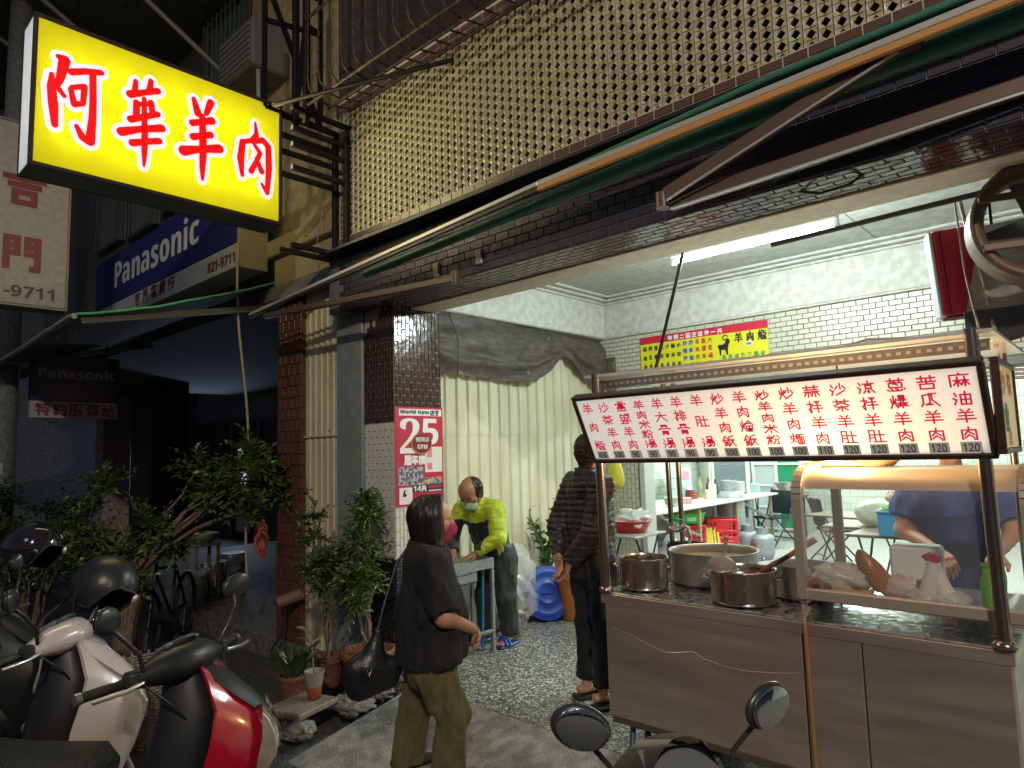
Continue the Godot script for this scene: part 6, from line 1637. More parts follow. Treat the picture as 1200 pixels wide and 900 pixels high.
	t = thing("mop", "white string mop with a yellow handle joint by the partition", "mop", Vector3(-4.12, 0.0, -4.28))
	b = MB.new(); b.tube([Vector3(0.07, 0.05, 0.0), Vector3(0.03, 0.2, -0.01)], 0.016, 10); part(t, "joint", b, mat("mop_yellow", Color(0.6, 0.38, 0.02), 0.4))
	b = MB.new(); b.tube([Vector3(0.03, 0.2, -0.01), Vector3(-0.16, 0.9, -0.05)], 0.011, 8); part(t, "handle", b, mat("mop_steel", Color(0.5, 0.5, 0.5), 0.3, 0.8))
	b = MB.new(); b.lathe([Vector2(0.001, 0.05), Vector2(0.05, 0.045), Vector2(0.09, 0.02), Vector2(0.1, 0.004), Vector2(0.001, 0.003)], 24, Transform3D(Basis.IDENTITY, Vector3(0.09, 0, 0.0))); part(t, "head", b, mat("mop_white", Color(0.5, 0.46, 0.38), 0.9, 0, {"bump": 1.5, "nkind": "grain", "scale": 2.0}))
	# stand with a red basin
	t = thing("folding_stand", "grey folding stand holding the red basin by the pier", "stand", Vector3(-3.62, 0, -5.55))
	part(t, "top", box_mb(Vector3(0, 0.735, 0), Vector3(0.5, 0.02, 0.55), 0.004), mat("stand_top", Color(0.3, 0.3, 0.28), 0.5))
	for s in [-1, 1]:
		for q in [-1, 1]:
			b = MB.new(); b.tube([Vector3(s * 0.2, 0, q * 0.22), Vector3(s * 0.2, 0.725, -q * 0.2)], 0.01, 6); part(t, "leg", b, mat("chair_frame", Color(0.03, 0.03, 0.035), 0.35, 0.6))
	t = thing("red_basin", "red plastic basin with a white bag on the folding stand", "basin", Vector3(-3.62, 0.747, -5.6))
	b = MB.new(); b.lathe([Vector2(0.001, 0.0), Vector2(0.13, 0.0), Vector2(0.14, 0.01), Vector2(0.19, 0.1), Vector2(0.205, 0.105), Vector2(0.205, 0.115), Vector2(0.18, 0.1), Vector2(0.13, 0.012), Vector2(0.001, 0.01)], 30); part(t, "bowl", b, mat("basin_red", Color(0.55, 0.025, 0.03), 0.35))
	b = MB.new(); lump(b, Vector3(-3.6, 0.87, -5.6), Vector3(0.16, 0.09, 0.16), 0.7, 71)
	solo("white_bag", "white plastic bag heaped in the red basin", "bag", b, mat("bag_film", Color(0.66, 0.68, 0.68), 0.3, 0, {"back": Color(0.4, 0.4, 0.4)}))
	b = MB.new(); lump(b, Vector3(-3.35, 0.5, -5.95), Vector3(0.16, 0.2, 0.16), 0.4, 73)
	solo("grey_bag", "pale grey plastic bag hanging behind the cart's tap", "bag", b, mat("bag_blue_grey", Color(0.5, 0.55, 0.58), 0.3, 0, {"back": Color(0.3, 0.32, 0.34)}))
	t = thing("yellow_bag", "yellow plastic bag hanging beside the puffer jacket man's head", "bag", Vector3(-3.6, 1.17, -5.35))
	b = MB.new(); b.lathe([Vector2(0.001, 0.0), Vector2(0.05, 0.005), Vector2(0.075, 0.04), Vector2(0.08, 0.1), Vector2(0.06, 0.2), Vector2(0.03, 0.3), Vector2(0.012, 0.36), Vector2(0.02, 0.4)], 16); part(t, "sack", b, mat("bag_yellow", Color(0.5, 0.46, 0.05), 0.35, 0, {"back": Color(0.5, 0.45, 0.05), "bump": 0.8, "nkind": "coarse", "scale": 3.0}))
	b = MB.new(); b.tube([Vector3(0, 0.38, 0), Vector3(0, 0.8, 0)], 0.003, 5); part(t, "string", b, mat("cord_black", Color(0.02, 0.02, 0.02), 0.7))
	# plaque on the pier
	t = thing("wall_plaque", "small brown plaque with gold squares on the pier", "plaque", Vector3(-4.17, 2.32, -6.19))
	part(t, "board", box_mb(Vector3.ZERO, Vector3(0.12, 0.46, 0.014), 0.003), mat("plaque_brown", Color(0.11, 0.09, 0.05), 0.5))
	for y in [-0.14, 0.0, 0.14]: part(t, "gold_square", box_mb(Vector3(0, y, 0.009), Vector3(0.085, 0.085, 0.006), 0.002), mat("plaque_gold", Color(0.22, 0.19, 0.1), 0.4, 0.3))
	# upper right corner: fan, hood, red box, rods and cords
	t = thing("exhaust_fan", "round brown exhaust fan cut by the right edge under the beam", "fan", Vector3(-0.2, 2.42, -3.45), 0.3)
	b = MB.new(); b.lathe([Vector2(0.2, -0.07), Vector2(0.25, -0.08), Vector2(0.255, 0.08), Vector2(0.225, 0.09), Vector2(0.2, 0.05), Vector2(0.2, -0.07)], 36, Transform3D(Basis(Vector3.RIGHT, PI / 2), Vector3.ZERO)); part(t, "ring", b, mat("fan_brown", Color(0.19, 0.12, 0.08), 0.5, 0.2))
	for k in 4:
		b = MB.new(); b.box(Vector3(0.1, 0, 0), Vector3(0.17, 0.1, 0.004), 0.0, Basis(Vector3.RIGHT, 0.5)); var bl := part(t, "blade", b, mat("fan_grey", Color(0.25, 0.24, 0.23), 0.4, 0.6)); bl.rotation.z = k * PI / 2 + 0.3
	b = MB.new(); b.ball(Vector3.ZERO, Vector3(0.05, 0.05, 0.06)); part(t, "hub", b, mat("fan_hub", Color(0.4, 0.4, 0.4), 0.25, 0.9))
	b = MB.new(); b.box(Vector3(0, -0.1, 0.1), Vector3(0.44, 0.03, 0.015), 0.004); b.box(Vector3(0, 0.1, 0.1), Vector3(0.44, 0.03, 0.015), 0.004); part(t, "guard", b, mat("fan_brown", Color(0.19, 0.12, 0.08), 0.5, 0.2))
	t = thing("vent_hood", "grey sheet metal hood hanging behind the red box", "hood", Vector3(-0.2, 2.12, -3.9))
	b = MB.new()
	var lo := [Vector3(-0.3, 0, -0.3), Vector3(0.6, 0, -0.3), Vector3(0.6, 0, 0.3), Vector3(-0.3, 0, 0.3)]; var hi := [Vector3(-0.24, 0.42, -0.2), Vector3(0.4, 0.42, -0.2), Vector3(0.4, 0.42, 0.12), Vector3(-0.24, 0.42, 0.12)]
	for k in 4: b.quad(lo[k], lo[(k + 1) % 4], hi[(k + 1) % 4], hi[k], Vector3(0.1, 0.2, 0))
	b.quad(hi[0], hi[1], hi[2], hi[3], Vector3(0.1, 0.2, 0))
	part(t, "sheet", b, mat("hood_grey", Color(0.34, 0.32, 0.29), 0.4, 0.4, {"to": Color(0.27, 0.25, 0.22), "freq": 0.02}))
	b = MB.new(); b.box(Vector3(0.15, -0.07, 0.305), Vector3(0.92, 0.13, 0.012), 0.003); part(t, "dark_lip", b, mat("lip_dark", Color(0.05, 0.045, 0.05), 0.4))
	for q in [[-0.2, 0.1], [0.1, 0.1]]:
		b = MB.new(); b.tube([Vector3(q[0], 0.41, q[1]), Vector3(q[0], 0.6, q[1])], 0.008, 6); part(t, "hanger", b, mat("black_iron", Color(0.012, 0.012, 0.013), 0.5, 0.4))
	t = thing("red_cabinet", "narrow bright red metal box hanging over the cart's right end", "metal box", Vector3(-0.565, 2.345, -3.82), 0.35)
	t.rotation.z = 0.05
	part(t, "shell", box_mb(Vector3(0, 0, 0), Vector3(0.16, 0.42, 0.13), 0.008), mat("box_red", Color(0.46, 0.012, 0.03), 0.35))
	part(t, "white_edge", box_mb(Vector3(-0.088, 0, 0.0), Vector3(0.014, 0.42, 0.12), 0.004), mat("sign_white", Color(0.62, 0.64, 0.68), 0.4))
	part(t, "seam", box_mb(Vector3(-0.05, 0, 0.0655), Vector3(0.006, 0.41, 0.004)), mat("seam_dark", Color(0.12, 0.004, 0.01), 0.5))
	part(t, "tag", box_mb(Vector3(0.045, -0.18, 0.066), Vector3(0.04, 0.014, 0.003)), mat("print_white", Color(0.75, 0.75, 0.75), 0.5))
	for k in 4: part(t, "vent_slat", box_mb(Vector3(0, -0.214 - 0.0 * k, -0.045 + 0.03 * k), Vector3(0.13, 0.012, 0.015), 0.002), mat("seam_dark", Color(0.12, 0.004, 0.01), 0.5))
	for y in [0.1, -0.1]: part(t, "hinge", box_mb(Vector3(0.083, y, 0.055), Vector3(0.008, 0.03, 0.02), 0.002), mat("print_white", Color(0.75, 0.75, 0.75), 0.5))
	b = MB.new(); b.tube([Vector3(-1.35, 2.625, -3.6), Vector3(0.4, 2.66, -3.6)], 0.014, 8)
	solo("ceiling_rod", "dark rod running below the cream beam on the right", "rod", b, mat("rod_brown", Color(0.06, 0.035, 0.03), 0.5, 0.3))
	b = MB.new(); b.tube([Vector3(-2.175, 1.99, -3.7), Vector3(-1.965, 2.74, -3.76), Vector3(-1.94, 3.05, -3.78)], 0.011, 8)
	solo("support_rod", "dark rod slanting from the ceiling down to the cart's roof", "rod", b, mat("rod_brown", Color(0.06, 0.035, 0.03), 0.5, 0.3))
	var beige := mat("cord_beige", Color(0.42, 0.3, 0.18), 0.5)
	var cords := [[[Vector3(-0.5, 2.66, -3.72), Vector3(-0.48, 2.5, -3.7), Vector3(-0.43, 2.25, -3.64), Vector3(-0.4, 2.0, -3.58), Vector3(-0.39, 1.93, -3.45)], 0.009, "thick beige cord beside the red box down to the cart roof"], [[Vector3(-0.52, 2.66, -3.7), Vector3(-0.5, 2.3, -3.66), Vector3(-0.44, 1.95, -3.5)], 0.005, "thin beige cord left of the thick one"], [[Vector3(-1.25, 1.975, -3.2), Vector3(-0.95, 1.955, -3.15), Vector3(-0.8, 1.985, -3.15), Vector3(-0.55, 1.975, -3.3), Vector3(-0.4, 1.95, -3.4)], 0.006, "orange cord lying along the cart roof"]]
	for q in cords:
		b = MB.new(); b.tube(q[0], q[1], 6); solo("power_cord", q[2], "cord", b, beige, "cords over the cart")
	b = MB.new(); b.tube([Vector3(-0.38, 1.95, -3.45), Vector3(-0.25, 1.98, -3.5), Vector3(-0.2, 1.8, -3.4), Vector3(-0.15, 1.6, -3.3)], 0.012, 8)
	solo("black_hose", "black cable curving past the menu board's right end", "cable", b, mat("cord_black", Color(0.02, 0.02, 0.02), 0.7))
	b = MB.new(); b.tube([Vector3(-1.0, 2.665, -3.02), Vector3(-0.9, 2.62, -2.99), Vector3(-0.78, 2.625, -2.99), Vector3(-0.72, 2.67, -3.02)], 0.006, 6)
	solo("loose_cable", "short black cable drooping from the tiled beam's underside", "cable", b, mat("cord_black", Color(0.02, 0.02, 0.02), 0.7))
	b = MB.new()
	var run := []
	for k in 20: run.append(Vector3(-3.9 + k * 0.19, 2.672 + 0.004 * sin(k * 1.7) , -3.11))
	b.tube(run, 0.005, 6)
	solo("beam_cable", "black cable tacked along the beam's tiled underside", "cable", b, mat("cord_black", Color(0.02, 0.02, 0.02), 0.7))

# a sharply folded film form
func crumple(b: MB, at: Vector3, r: Vector3, rough: float, sd: int) -> void:
	var g := RandomNumberGenerator.new(); g.seed = sd
	var rows := []
	for i in 13:
		var a := PI * i / 12.0
		var row := PackedVector3Array()
		for k in 26:
			var p := TAU * k / 26.0
			row.append(at + Vector3(sin(a) * cos(p), -cos(a), sin(a) * sin(p)) * r * (1.0 + rough * g.randf_range(-0.5, 0.35)))
		rows.append(row)
	for i in 12:
		for k in 26:
			var j := (k + 1) % 26
			b.tri(rows[i][k], rows[i][j], rows[i + 1][j], at); b.tri(rows[i][k], rows[i + 1][j], rows[i + 1][k], at)

# ---------------------------------------------------------------- people: smooth union of tapered bones, meshed as surface nets
# a bone: [a, b, ra, rb, depth axis or ZERO, squash, cut plane or null]
func bone(a: Vector3, b: Vector3, ra: float, rb: float, axis := Vector3.ZERO, squash := 1.0, cut = null) -> Array:
	return [a, b, ra, rb, axis, squash, cut]

func skin_over(m: MB, bones: Array, cell: float, k: float, fold := 0.0, fold_freq := Vector3.ONE, cuts := [], quilt := 0.0, paint = null) -> void:
	var lo := Vector3(1e3, 1e3, 1e3); var hi := -lo
	for q in bones:
		var r := maxf(q[2], q[3]) + k + cell * 2.0
		for e in 2:
			lo = lo.min(q[e] - Vector3(r, r, r)); hi = hi.max(q[e] + Vector3(r, r, r))
	var nx := int((hi.x - lo.x) / cell) + 2; var ny := int((hi.y - lo.y) / cell) + 2; var nz := int((hi.z - lo.z) / cell) + 2
	var D := PackedFloat32Array()
	D.resize(nx * ny * nz); D.fill(9.0)
	for q in bones:
		var a: Vector3 = q[0]; var ba: Vector3 = q[1] - q[0]; var ra: float = q[2]; var rb: float = q[3]; var ax: Vector3 = q[4]; var sq: float = q[5]
		var il := 1.0 / maxf(ba.length_squared(), 1e-9)
		var r := maxf(ra, rb) + k + cell * 2.0
		var mn: Vector3 = (q[0].min(q[1]) - Vector3(r, r, r) - lo) / cell; var mx: Vector3 = (q[0].max(q[1]) + Vector3(r, r, r) - lo) / cell
		var flat := sq != 1.0
		var cutp = q[6]
		for z in range(maxi(int(mn.z), 0), mini(int(mx.z) + 1, nz)):
			for y in range(maxi(int(mn.y), 0), mini(int(mx.y) + 1, ny)):
				var at := (z * ny + y) * nx
				for x in range(maxi(int(mn.x), 0), mini(int(mx.x) + 1, nx)):
					var p := lo + Vector3(x, y, z) * cell
					var w := p - a
					var t := clampf(w.dot(ba) * il, 0.0, 1.0)
					w -= ba * t
					if flat: w += ax * (w.dot(ax) * (1.0 / sq - 1.0))
					var d := w.length() - (ra + (rb - ra) * t)
					if cutp != null: d = maxf(d, cutp.distance_to(p))
					var o := D[at + x]
					var h := maxf(k - absf(d - o), 0.0)
					D[at + x] = minf(d, o) - h * h / (4.0 * k)
	var fn: FastNoiseLite = null
	if fold > 0.0:
		fn = FastNoiseLite.new(); fn.seed = bones.size() * 7 + nx; fn.frequency = 1.0; fn.fractal_octaves = 2
	if fold > 0.0 or cuts.size() or quilt > 0.0:
		for z in nz:
			for y in ny:
				for x in nx:
					var i := (z * ny + y) * nx + x
					if absf(D[i]) > 0.09 and (cuts.is_empty() or D[i] > 0.09): continue
					var p := lo + Vector3(x, y, z) * cell
					if fn: D[i] += fold * fn.get_noise_3dv(p * fold_freq)
					if quilt > 0.0: D[i] += quilt * (pow(absf(sin(p.y * 84.0 + 0.6 * sin(p.x * 9.0))), 0.6) * -1.0 + 0.5)
					for c in cuts: D[i] = maxf(D[i], c.distance_to(p))
	# nets
	var id := PackedInt32Array(); id.resize(nx * ny * nz); id.fill(-1)
	var vs := PackedVector3Array(); var ns := PackedVector3Array()
	var sx := 1; var sy := nx; var sz := nx * ny
	var off := [0, sx, sy, sx + sy, sz, sz + sx, sz + sy, sz + sx + sy]
	var far := cell * 3.6
	for z in nz - 1:
		for y in ny - 1:
			for x in nx - 1:
				var i := z * sz + y * sy + x
				if absf(D[i]) > far: continue
				var c0 := D[i]; var c1 := D[i + 1]; var c2 := D[i + sy]; var c3 := D[i + sy + 1]; var c4 := D[i + sz]; var c5 := D[i + sz + 1]; var c6 := D[i + sz + sy]; var c7 := D[i + sz + sy + 1]
				var s := int(c0 < 0) + int(c1 < 0) + int(c2 < 0) + int(c3 < 0) + int(c4 < 0) + int(c5 < 0) + int(c6 < 0) + int(c7 < 0)
				if s == 0 or s == 8: continue
				var g := Vector3(c1 + c3 + c5 + c7 - c0 - c2 - c4 - c6, c2 + c3 + c6 + c7 - c0 - c1 - c4 - c5, c4 + c5 + c6 + c7 - c0 - c1 - c2 - c3)
				var mean := (c0 + c1 + c2 + c3 + c4 + c5 + c6 + c7) / 8.0
				var gl := maxf(g.length() / 4.0, 1e-5)
				var shift := g.normalized() * clampf(-mean / gl, -0.6, 0.6)
				id[i] = vs.size()
				vs.append(lo + (Vector3(x, y, z) + Vector3(0.5, 0.5, 0.5) + shift) * cell)
				ns.append(g.normalized())
	var axes := [[sx, sy, sz], [sy, sz, sx], [sz, sx, sy]]
	for z in range(1, nz - 1):
		for y in range(1, ny - 1):
			for x in range(1, nx - 1):
				var i := z * sz + y * sy + x
				var d := D[i]
				if absf(d) > far: continue
				for e in axes:
					if (d < 0.0) == (D[i + e[0]] < 0.0): continue
					var a := id[i]; var b := id[i - e[1]]; var c := id[i - e[1] - e[2]]; var f := id[i - e[2]]
					if a < 0 or b < 0 or c < 0 or f < 0: continue
					if paint != null:
						m.tinted = true
						m.tint = jacket_dye((vs[a] + vs[c]) * 0.5)
					m.raw(m.xf * vs[a], m.xf * vs[b], m.xf * vs[c], m.xf.basis * ns[a], m.xf.basis * ns[b], m.xf.basis * ns[c])
					m.raw(m.xf * vs[a], m.xf * vs[c], m.xf * vs[f], m.xf.basis * ns[a], m.xf.basis * ns[c], m.xf.basis * ns[f])

# the two dyes of the older man's jacket: lime cloth, navy panels on the lower chest and inside of the arms
func jacket_dye(p: Vector3) -> Color:
	var navy := Color(0.012, 0.016, 0.024); var lime := Color(0.42, 0.52, 0.012)
	var low := p.y < 0.99 + 0.1 * absf(p.x) and p.y > 0.66
	if low and absf(p.x) < 0.115 and p.z > 0.02: return navy
	if low and absf(p.x) > 0.15 and absf(p.x) < 0.2 and p.z < 0.1 and p.y < 0.92: return navy
	if absf(p.x) > 0.11 and absf(p.x) < 0.165 and p.z > 0.24 and p.y > 0.8 and p.y < 1.02: return navy
	return lime

func hand_bones(wrist: Vector3, along: Vector3, palm: Vector3, curl: float, thumb_side: float, s := 1.0) -> Array:
	# along: wrist to knuckles, palm: the way the palm faces, thumb_side: +1 or -1 across
	var d := along.normalized(); var n := (palm - d * palm.dot(d)).normalized(); var x := d.cross(n) * thumb_side
	var out := []
	out.append(bone(wrist, wrist + d * 0.03 * s, 0.026 * s, 0.03 * s, n, 0.7))
	for f in 4:
		var root := wrist + d * 0.085 * s + x * (0.03 - 0.02 * f) * s
		out.append(bone(wrist + d * 0.02 * s + x * (0.016 - 0.011 * f) * s, root, 0.017 * s, 0.0125 * s))
		var l: float = [0.04, 0.045, 0.042, 0.033][f] * s
		var p := root; var dir := d
		for j in 3:
			dir = dir.rotated(d.cross(n).normalized(), curl * (0.7 if j == 0 else 1.0))
			var q: Vector3 = p + dir * l * float([1.0, 0.7, 0.55][j])
			out.append(bone(p, q, (0.0092 - 0.0008 * j) * s, (0.0086 - 0.0009 * j) * s))
			p = q
	var t0 := wrist + d * 0.025 * s + x * 0.024 * s
	var t1 := t0 + (d * 0.5 + x * 0.6 + n * 0.25).normalized() * 0.04 * s
	out.append(bone(t0, t1, 0.015 * s, 0.011 * s)); out.append(bone(t1, t1 + (d * 0.85 + x * 0.1 + n * 0.35).normalized() * 0.034 * s, 0.0105 * s, 0.0085 * s))
	return out

# head bones round a centre; face: the way it looks, up: crown
func head_bones(c: Vector3, face: Vector3, up: Vector3, s := 1.0) -> Array:
	var f := face.normalized(); var u := (up - f * up.dot(f)).normalized(); var x := u.cross(f)
	var out := []
	out.append(bone(c + u * 0.03 * s - f * 0.02 * s, c + u * 0.035 * s + f * 0.02 * s, 0.086 * s, 0.082 * s, x, 0.9))
	out.append(bone(c - u * 0.02 * s + f * 0.03 * s, c - u * 0.075 * s + f * 0.048 * s, 0.062 * s, 0.04 * s, x, 0.95))
	out.append(bone(c + u * 0.005 * s + f * 0.092 * s, c - u * 0.028 * s + f * 0.108 * s, 0.008 * s, 0.014 * s))
	for e in [-1.0, 1.0]:
		out.append(bone(c - u * 0.018 * s + x * e * 0.04 * s + f * 0.06 * s, c - u * 0.03 * s + x * e * 0.045 * s + f * 0.05 * s, 0.03 * s, 0.028 * s))
		out.append(bone(c + u * 0.022 * s + x * e * 0.02 * s + f * 0.088 * s, c + u * 0.02 * s + x * e * 0.048 * s + f * 0.076 * s, 0.01 * s, 0.009 * s))
		out.append(bone(c + u * 0.01 * s + x * e * 0.078 * s - f * 0.012 * s, c - u * 0.022 * s + x * e * 0.076 * s - f * 0.004 * s, 0.015 * s, 0.01 * s, x, 0.5))
	out.append(bone(c - u * 0.058 * s + f * 0.088 * s, c - u * 0.06 * s + f * 0.088 * s, 0.014 * s, 0.014 * s))
	return out

func eyes(parent: Node, c: Vector3, face: Vector3, up: Vector3, s := 1.0) -> void:
	var f := face.normalized(); var u := (up - f * up.dot(f)).normalized(); var x := u.cross(f)
	for e in [-1.0, 1.0]:
		var b := MB.new(); b.ball(c + u * 0.004 * s + x * e * 0.033 * s + f * 0.079 * s, Vector3(0.012, 0.007, 0.008) * s, Basis(x, u, f), 10, 6)
		part(parent, "eye", b, mat("eye", Color(0.03, 0.02, 0.018), 0.15))

func skin_of(key: String, col: Color) -> StandardMaterial3D:
	var m := mat(key, col, 0.5, 0, {"to": col * 0.82, "freq": 0.03, "scale": 3.0, "bump": 0.15})
	m.subsurf_scatter_enabled = true; m.subsurf_scatter_strength = 0.08
	return m

func people() -> void:
	woman()
	older_man()
	puffer_man()
	cook()

func woman() -> void:
	var t := thing("person", "woman in black shirt and olive trousers with a pink mask and shoulder bag", "person", Vector3(-2.86, -0.135, -2.41), 2.62)
	var skin := skin_of("skin_light", Color(0.52, 0.28, 0.18))
	var head := Vector3(0.0, 1.315, 0.035)
	var look := Vector3(-0.25, 0.06, 1.0)
	var m := MB.new()
	var wr := [Vector3(-0.045, 0.735, 0.235), Vector3(0.04, 0.72, 0.235)]
	var el := [Vector3(-0.235, 0.86, 0.04), Vector3(0.19, 0.88, 0.08)]
	var sh := [Vector3(-0.165, 1.13, -0.005), Vector3(0.165, 1.13, -0.005)]
	var body := [bone(Vector3(0, 0.72, 0), Vector3(0, 1.08, 0), 0.14, 0.13, Vector3.BACK, 0.8), bone(Vector3(0, 1.1, 0), Vector3(0, 1.24, 0.02), 0.065, 0.05)]
	for s in 2:
		body.append(bone(sh[s], el[s], 0.055, 0.048)); body.append(bone(el[s], wr[s], 0.047, 0.028))
		var x: float = [-0.09, 0.09][s]
		body.append(bone(Vector3(x, 0.62, 0), Vector3(x * 1.25, 0.34, 0.08 if s == 0 else -0.04), 0.07, 0.045)); body.append(bone(Vector3(x * 1.25, 0.34, 0.08 if s == 0 else -0.04), Vector3(x * 1.3, 0.07, 0.06 if s == 0 else -0.1), 0.042, 0.03))
	skin_over(m, body, 0.018, 0.03)
	skin_over(m, head_bones(head, look, Vector3.UP), 0.007, 0.012)
	skin_over(m, hand_bones(wr[0], Vector3(0.75, -0.55, 0.35), Vector3(0.5, -0.2, -0.9), 0.5, -1.0, 0.92), 0.0045, 0.005)
	skin_over(m, hand_bones(wr[1] + Vector3(0.01, 0.02, 0), Vector3(-0.7, -0.6, 0.4), Vector3(-0.4, -0.2, -0.9), 0.5, 1.0, 0.92), 0.0045, 0.005)
	part(t, "body", m, skin)
	eyes(t, head, look, Vector3.UP)
	# black shirt, loose, with elbow sleeves
	m = MB.new()
	var cloth := [bone(Vector3(0, 0.6, 0.015), Vector3(0, 0.84, 0.02), 0.215, 0.205, Vector3.BACK, 0.88), bone(Vector3(0, 0.84, 0.02), Vector3(0, 1.09, 0.0), 0.205, 0.165, Vector3.BACK, 0.82), bone(Vector3(-0.12, 1.13, -0.005), Vector3(0.12, 1.13, -0.005), 0.085, 0.085), bone(Vector3(0, 1.12, 0.0), Vector3(0, 1.17, 0.0), 0.09, 0.075)]
	for s in 2:
		var cut := Plane((el[s] - sh[s]).normalized(), sh[s].lerp(el[s], 0.93))
		cloth.append(bone(sh[s], el[s], 0.083, 0.088, Vector3.ZERO, 1.0, cut))
	skin_over(m, cloth, 0.0115, 0.05, 0.026, Vector3(9, 3.5, 9), [Plane(Vector3(0.1, -1, 0.1).normalized(), Vector3(0, 0.61, 0)), Plane(Vector3(0, 1, 0.25).normalized(), Vector3(0, 1.2, 0.03))])
	part(t, "shirt", m, mat("cloth_black", Color(0.009, 0.009, 0.011), 0.85, 0, {"sheen": 0.06}))
	# olive trousers, wide and creased
	m = MB.new()
	var legs := [bone(Vector3(-0.05, 0.6, 0.0), Vector3(0.05, 0.6, 0.0), 0.145, 0.145, Vector3.BACK, 0.9)]
	legs.append(bone(Vector3(-0.09, 0.58, 0), Vector3(-0.115, 0.34, 0.1), 0.115, 0.085)); legs.append(bone(Vector3(-0.115, 0.34, 0.1), Vector3(-0.12, 0.04, 0.06), 0.084, 0.078))
	legs.append(bone(Vector3(0.09, 0.58, 0), Vector3(0.12, 0.34, -0.05), 0.115, 0.085)); legs.append(bone(Vector3(0.12, 0.34, -0.05), Vector3(0.125, 0.04, -0.11), 0.084, 0.078))
	skin_over(m, legs, 0.0115, 0.02, 0.026, Vector3(10, 4.0, 10), [Plane(Vector3.UP, Vector3(0, 0.66, 0)), Plane(Vector3.DOWN, Vector3(0, 0.035, 0))])
	part(t, "trousers", m, mat("cloth_olive", Color(0.12, 0.112, 0.036), 0.85, 0, {"to": Color(0.095, 0.09, 0.03), "freq": 0.05, "sheen": 0.1}))
	# black bobbed hair
	m = MB.new()
	var f := look.normalized()
	var hair := [bone(head + Vector3(0, 0.04, -0.03), head + Vector3(0, 0.048, 0.03), 0.11, 0.103), bone(head + Vector3(0, 0.02, -0.045), head + Vector3(0, -0.12, -0.035), 0.1, 0.085)]
	for s in [-1.0, 1.0]: hair.append(bone(head + Vector3(s * 0.055, 0.03, 0.0), head + Vector3(s * 0.078, -0.115, 0.01), 0.065, 0.056))
	skin_over(m, hair, 0.0085, 0.02, 0.006, Vector3(40, 4, 40), [Plane(f, head + f * 0.062), Plane(Vector3.DOWN, head + Vector3(0, -0.145, 0))])
	part(t, "hair", m, mat("hair_black", Color(0.011, 0.008, 0.008), 0.42, 0, {}))
	m = MB.new()
	skin_over(m, [bone(head - Vector3(0, 0.03, 0) + f * 0.06, head - Vector3(0, 0.08, 0) + f * 0.06, 0.058, 0.046), bone(head - Vector3(0, 0.045, 0) + f * 0.1, head - Vector3(0, 0.055, 0) + f * 0.1, 0.03, 0.03)], 0.007, 0.02, 0.003, Vector3(30, 60, 30), [Plane(-f, head + f * 0.022), Plane(Vector3.UP, head - Vector3(0, 0.008, 0))])
	part(t, "mask", m, mat("mask_pink", Color(0.35, 0.04, 0.09), 0.8))
	for s in [[-0.12, 0.06, 0.02], [0.125, -0.1, -0.03]]:
		m = MB.new(); skin_over(m, [bone(Vector3(s[0], 0.045, s[1] - 0.05), Vector3(s[0] * 1.05, 0.035, s[1] + 0.14), 0.045, 0.038, Vector3.UP, 0.8)], 0.011, 0.01, 0.0, Vector3.ONE, [Plane(Vector3.DOWN, Vector3(0, 0.003, 0))])
		part(t, "shoe", m, mat("shoe_black", Color(0.014, 0.013, 0.013), 0.5))
	# shoulder bag, hung behind her
	var bg := thing("shoulder_bag", "black leather hobo bag hanging behind the woman's hip", "bag", Vector3(-2.86, -0.135, -2.41), 2.62)
	m = MB.new(); skin_over(m, [bone(Vector3(0.0, 0.5, -0.36), Vector3(0.0, 0.53, -0.22), 0.07, 0.06, Vector3.RIGHT, 0.75), bone(Vector3(0.0, 0.58, -0.37), Vector3(0.0, 0.58, -0.2), 0.075, 0.06, Vector3.RIGHT, 0.75), bone(Vector3(0.0, 0.6, -0.3), Vector3(0.0, 0.76, -0.265), 0.08, 0.028, Vector3.RIGHT, 0.8)], 0.011, 0.04, 0.006, Vector3(9, 5, 9))
	part(bg, "pouch", m, mat("leather_black", Color(0.014, 0.015, 0.017), 0.36, 0, {"bump": 0.12}))
	m = MB.new(); m.tube([Vector3(0.0, 0.78, -0.265), Vector3(0.04, 0.92, -0.22), Vector3(0.09, 1.1, -0.15), Vector3(0.11, 1.21, -0.05), Vector3(0.11, 1.22, 0.02), Vector3(0.1, 1.16, 0.1)], 0.009, 8); part(bg, "strap", m, mat("leather_black", Color(0.014, 0.015, 0.017), 0.36, 0, {"bump": 0.12}))
	m = MB.new(); m.tube([Vector3(-0.062, 0.6, -0.33), Vector3(-0.066, 0.565, -0.32), Vector3(-0.062, 0.6, -0.305)], 0.004, 6); part(bg, "clasp", m, mat("clasp", Color(0.6, 0.58, 0.5), 0.25, 0.9))

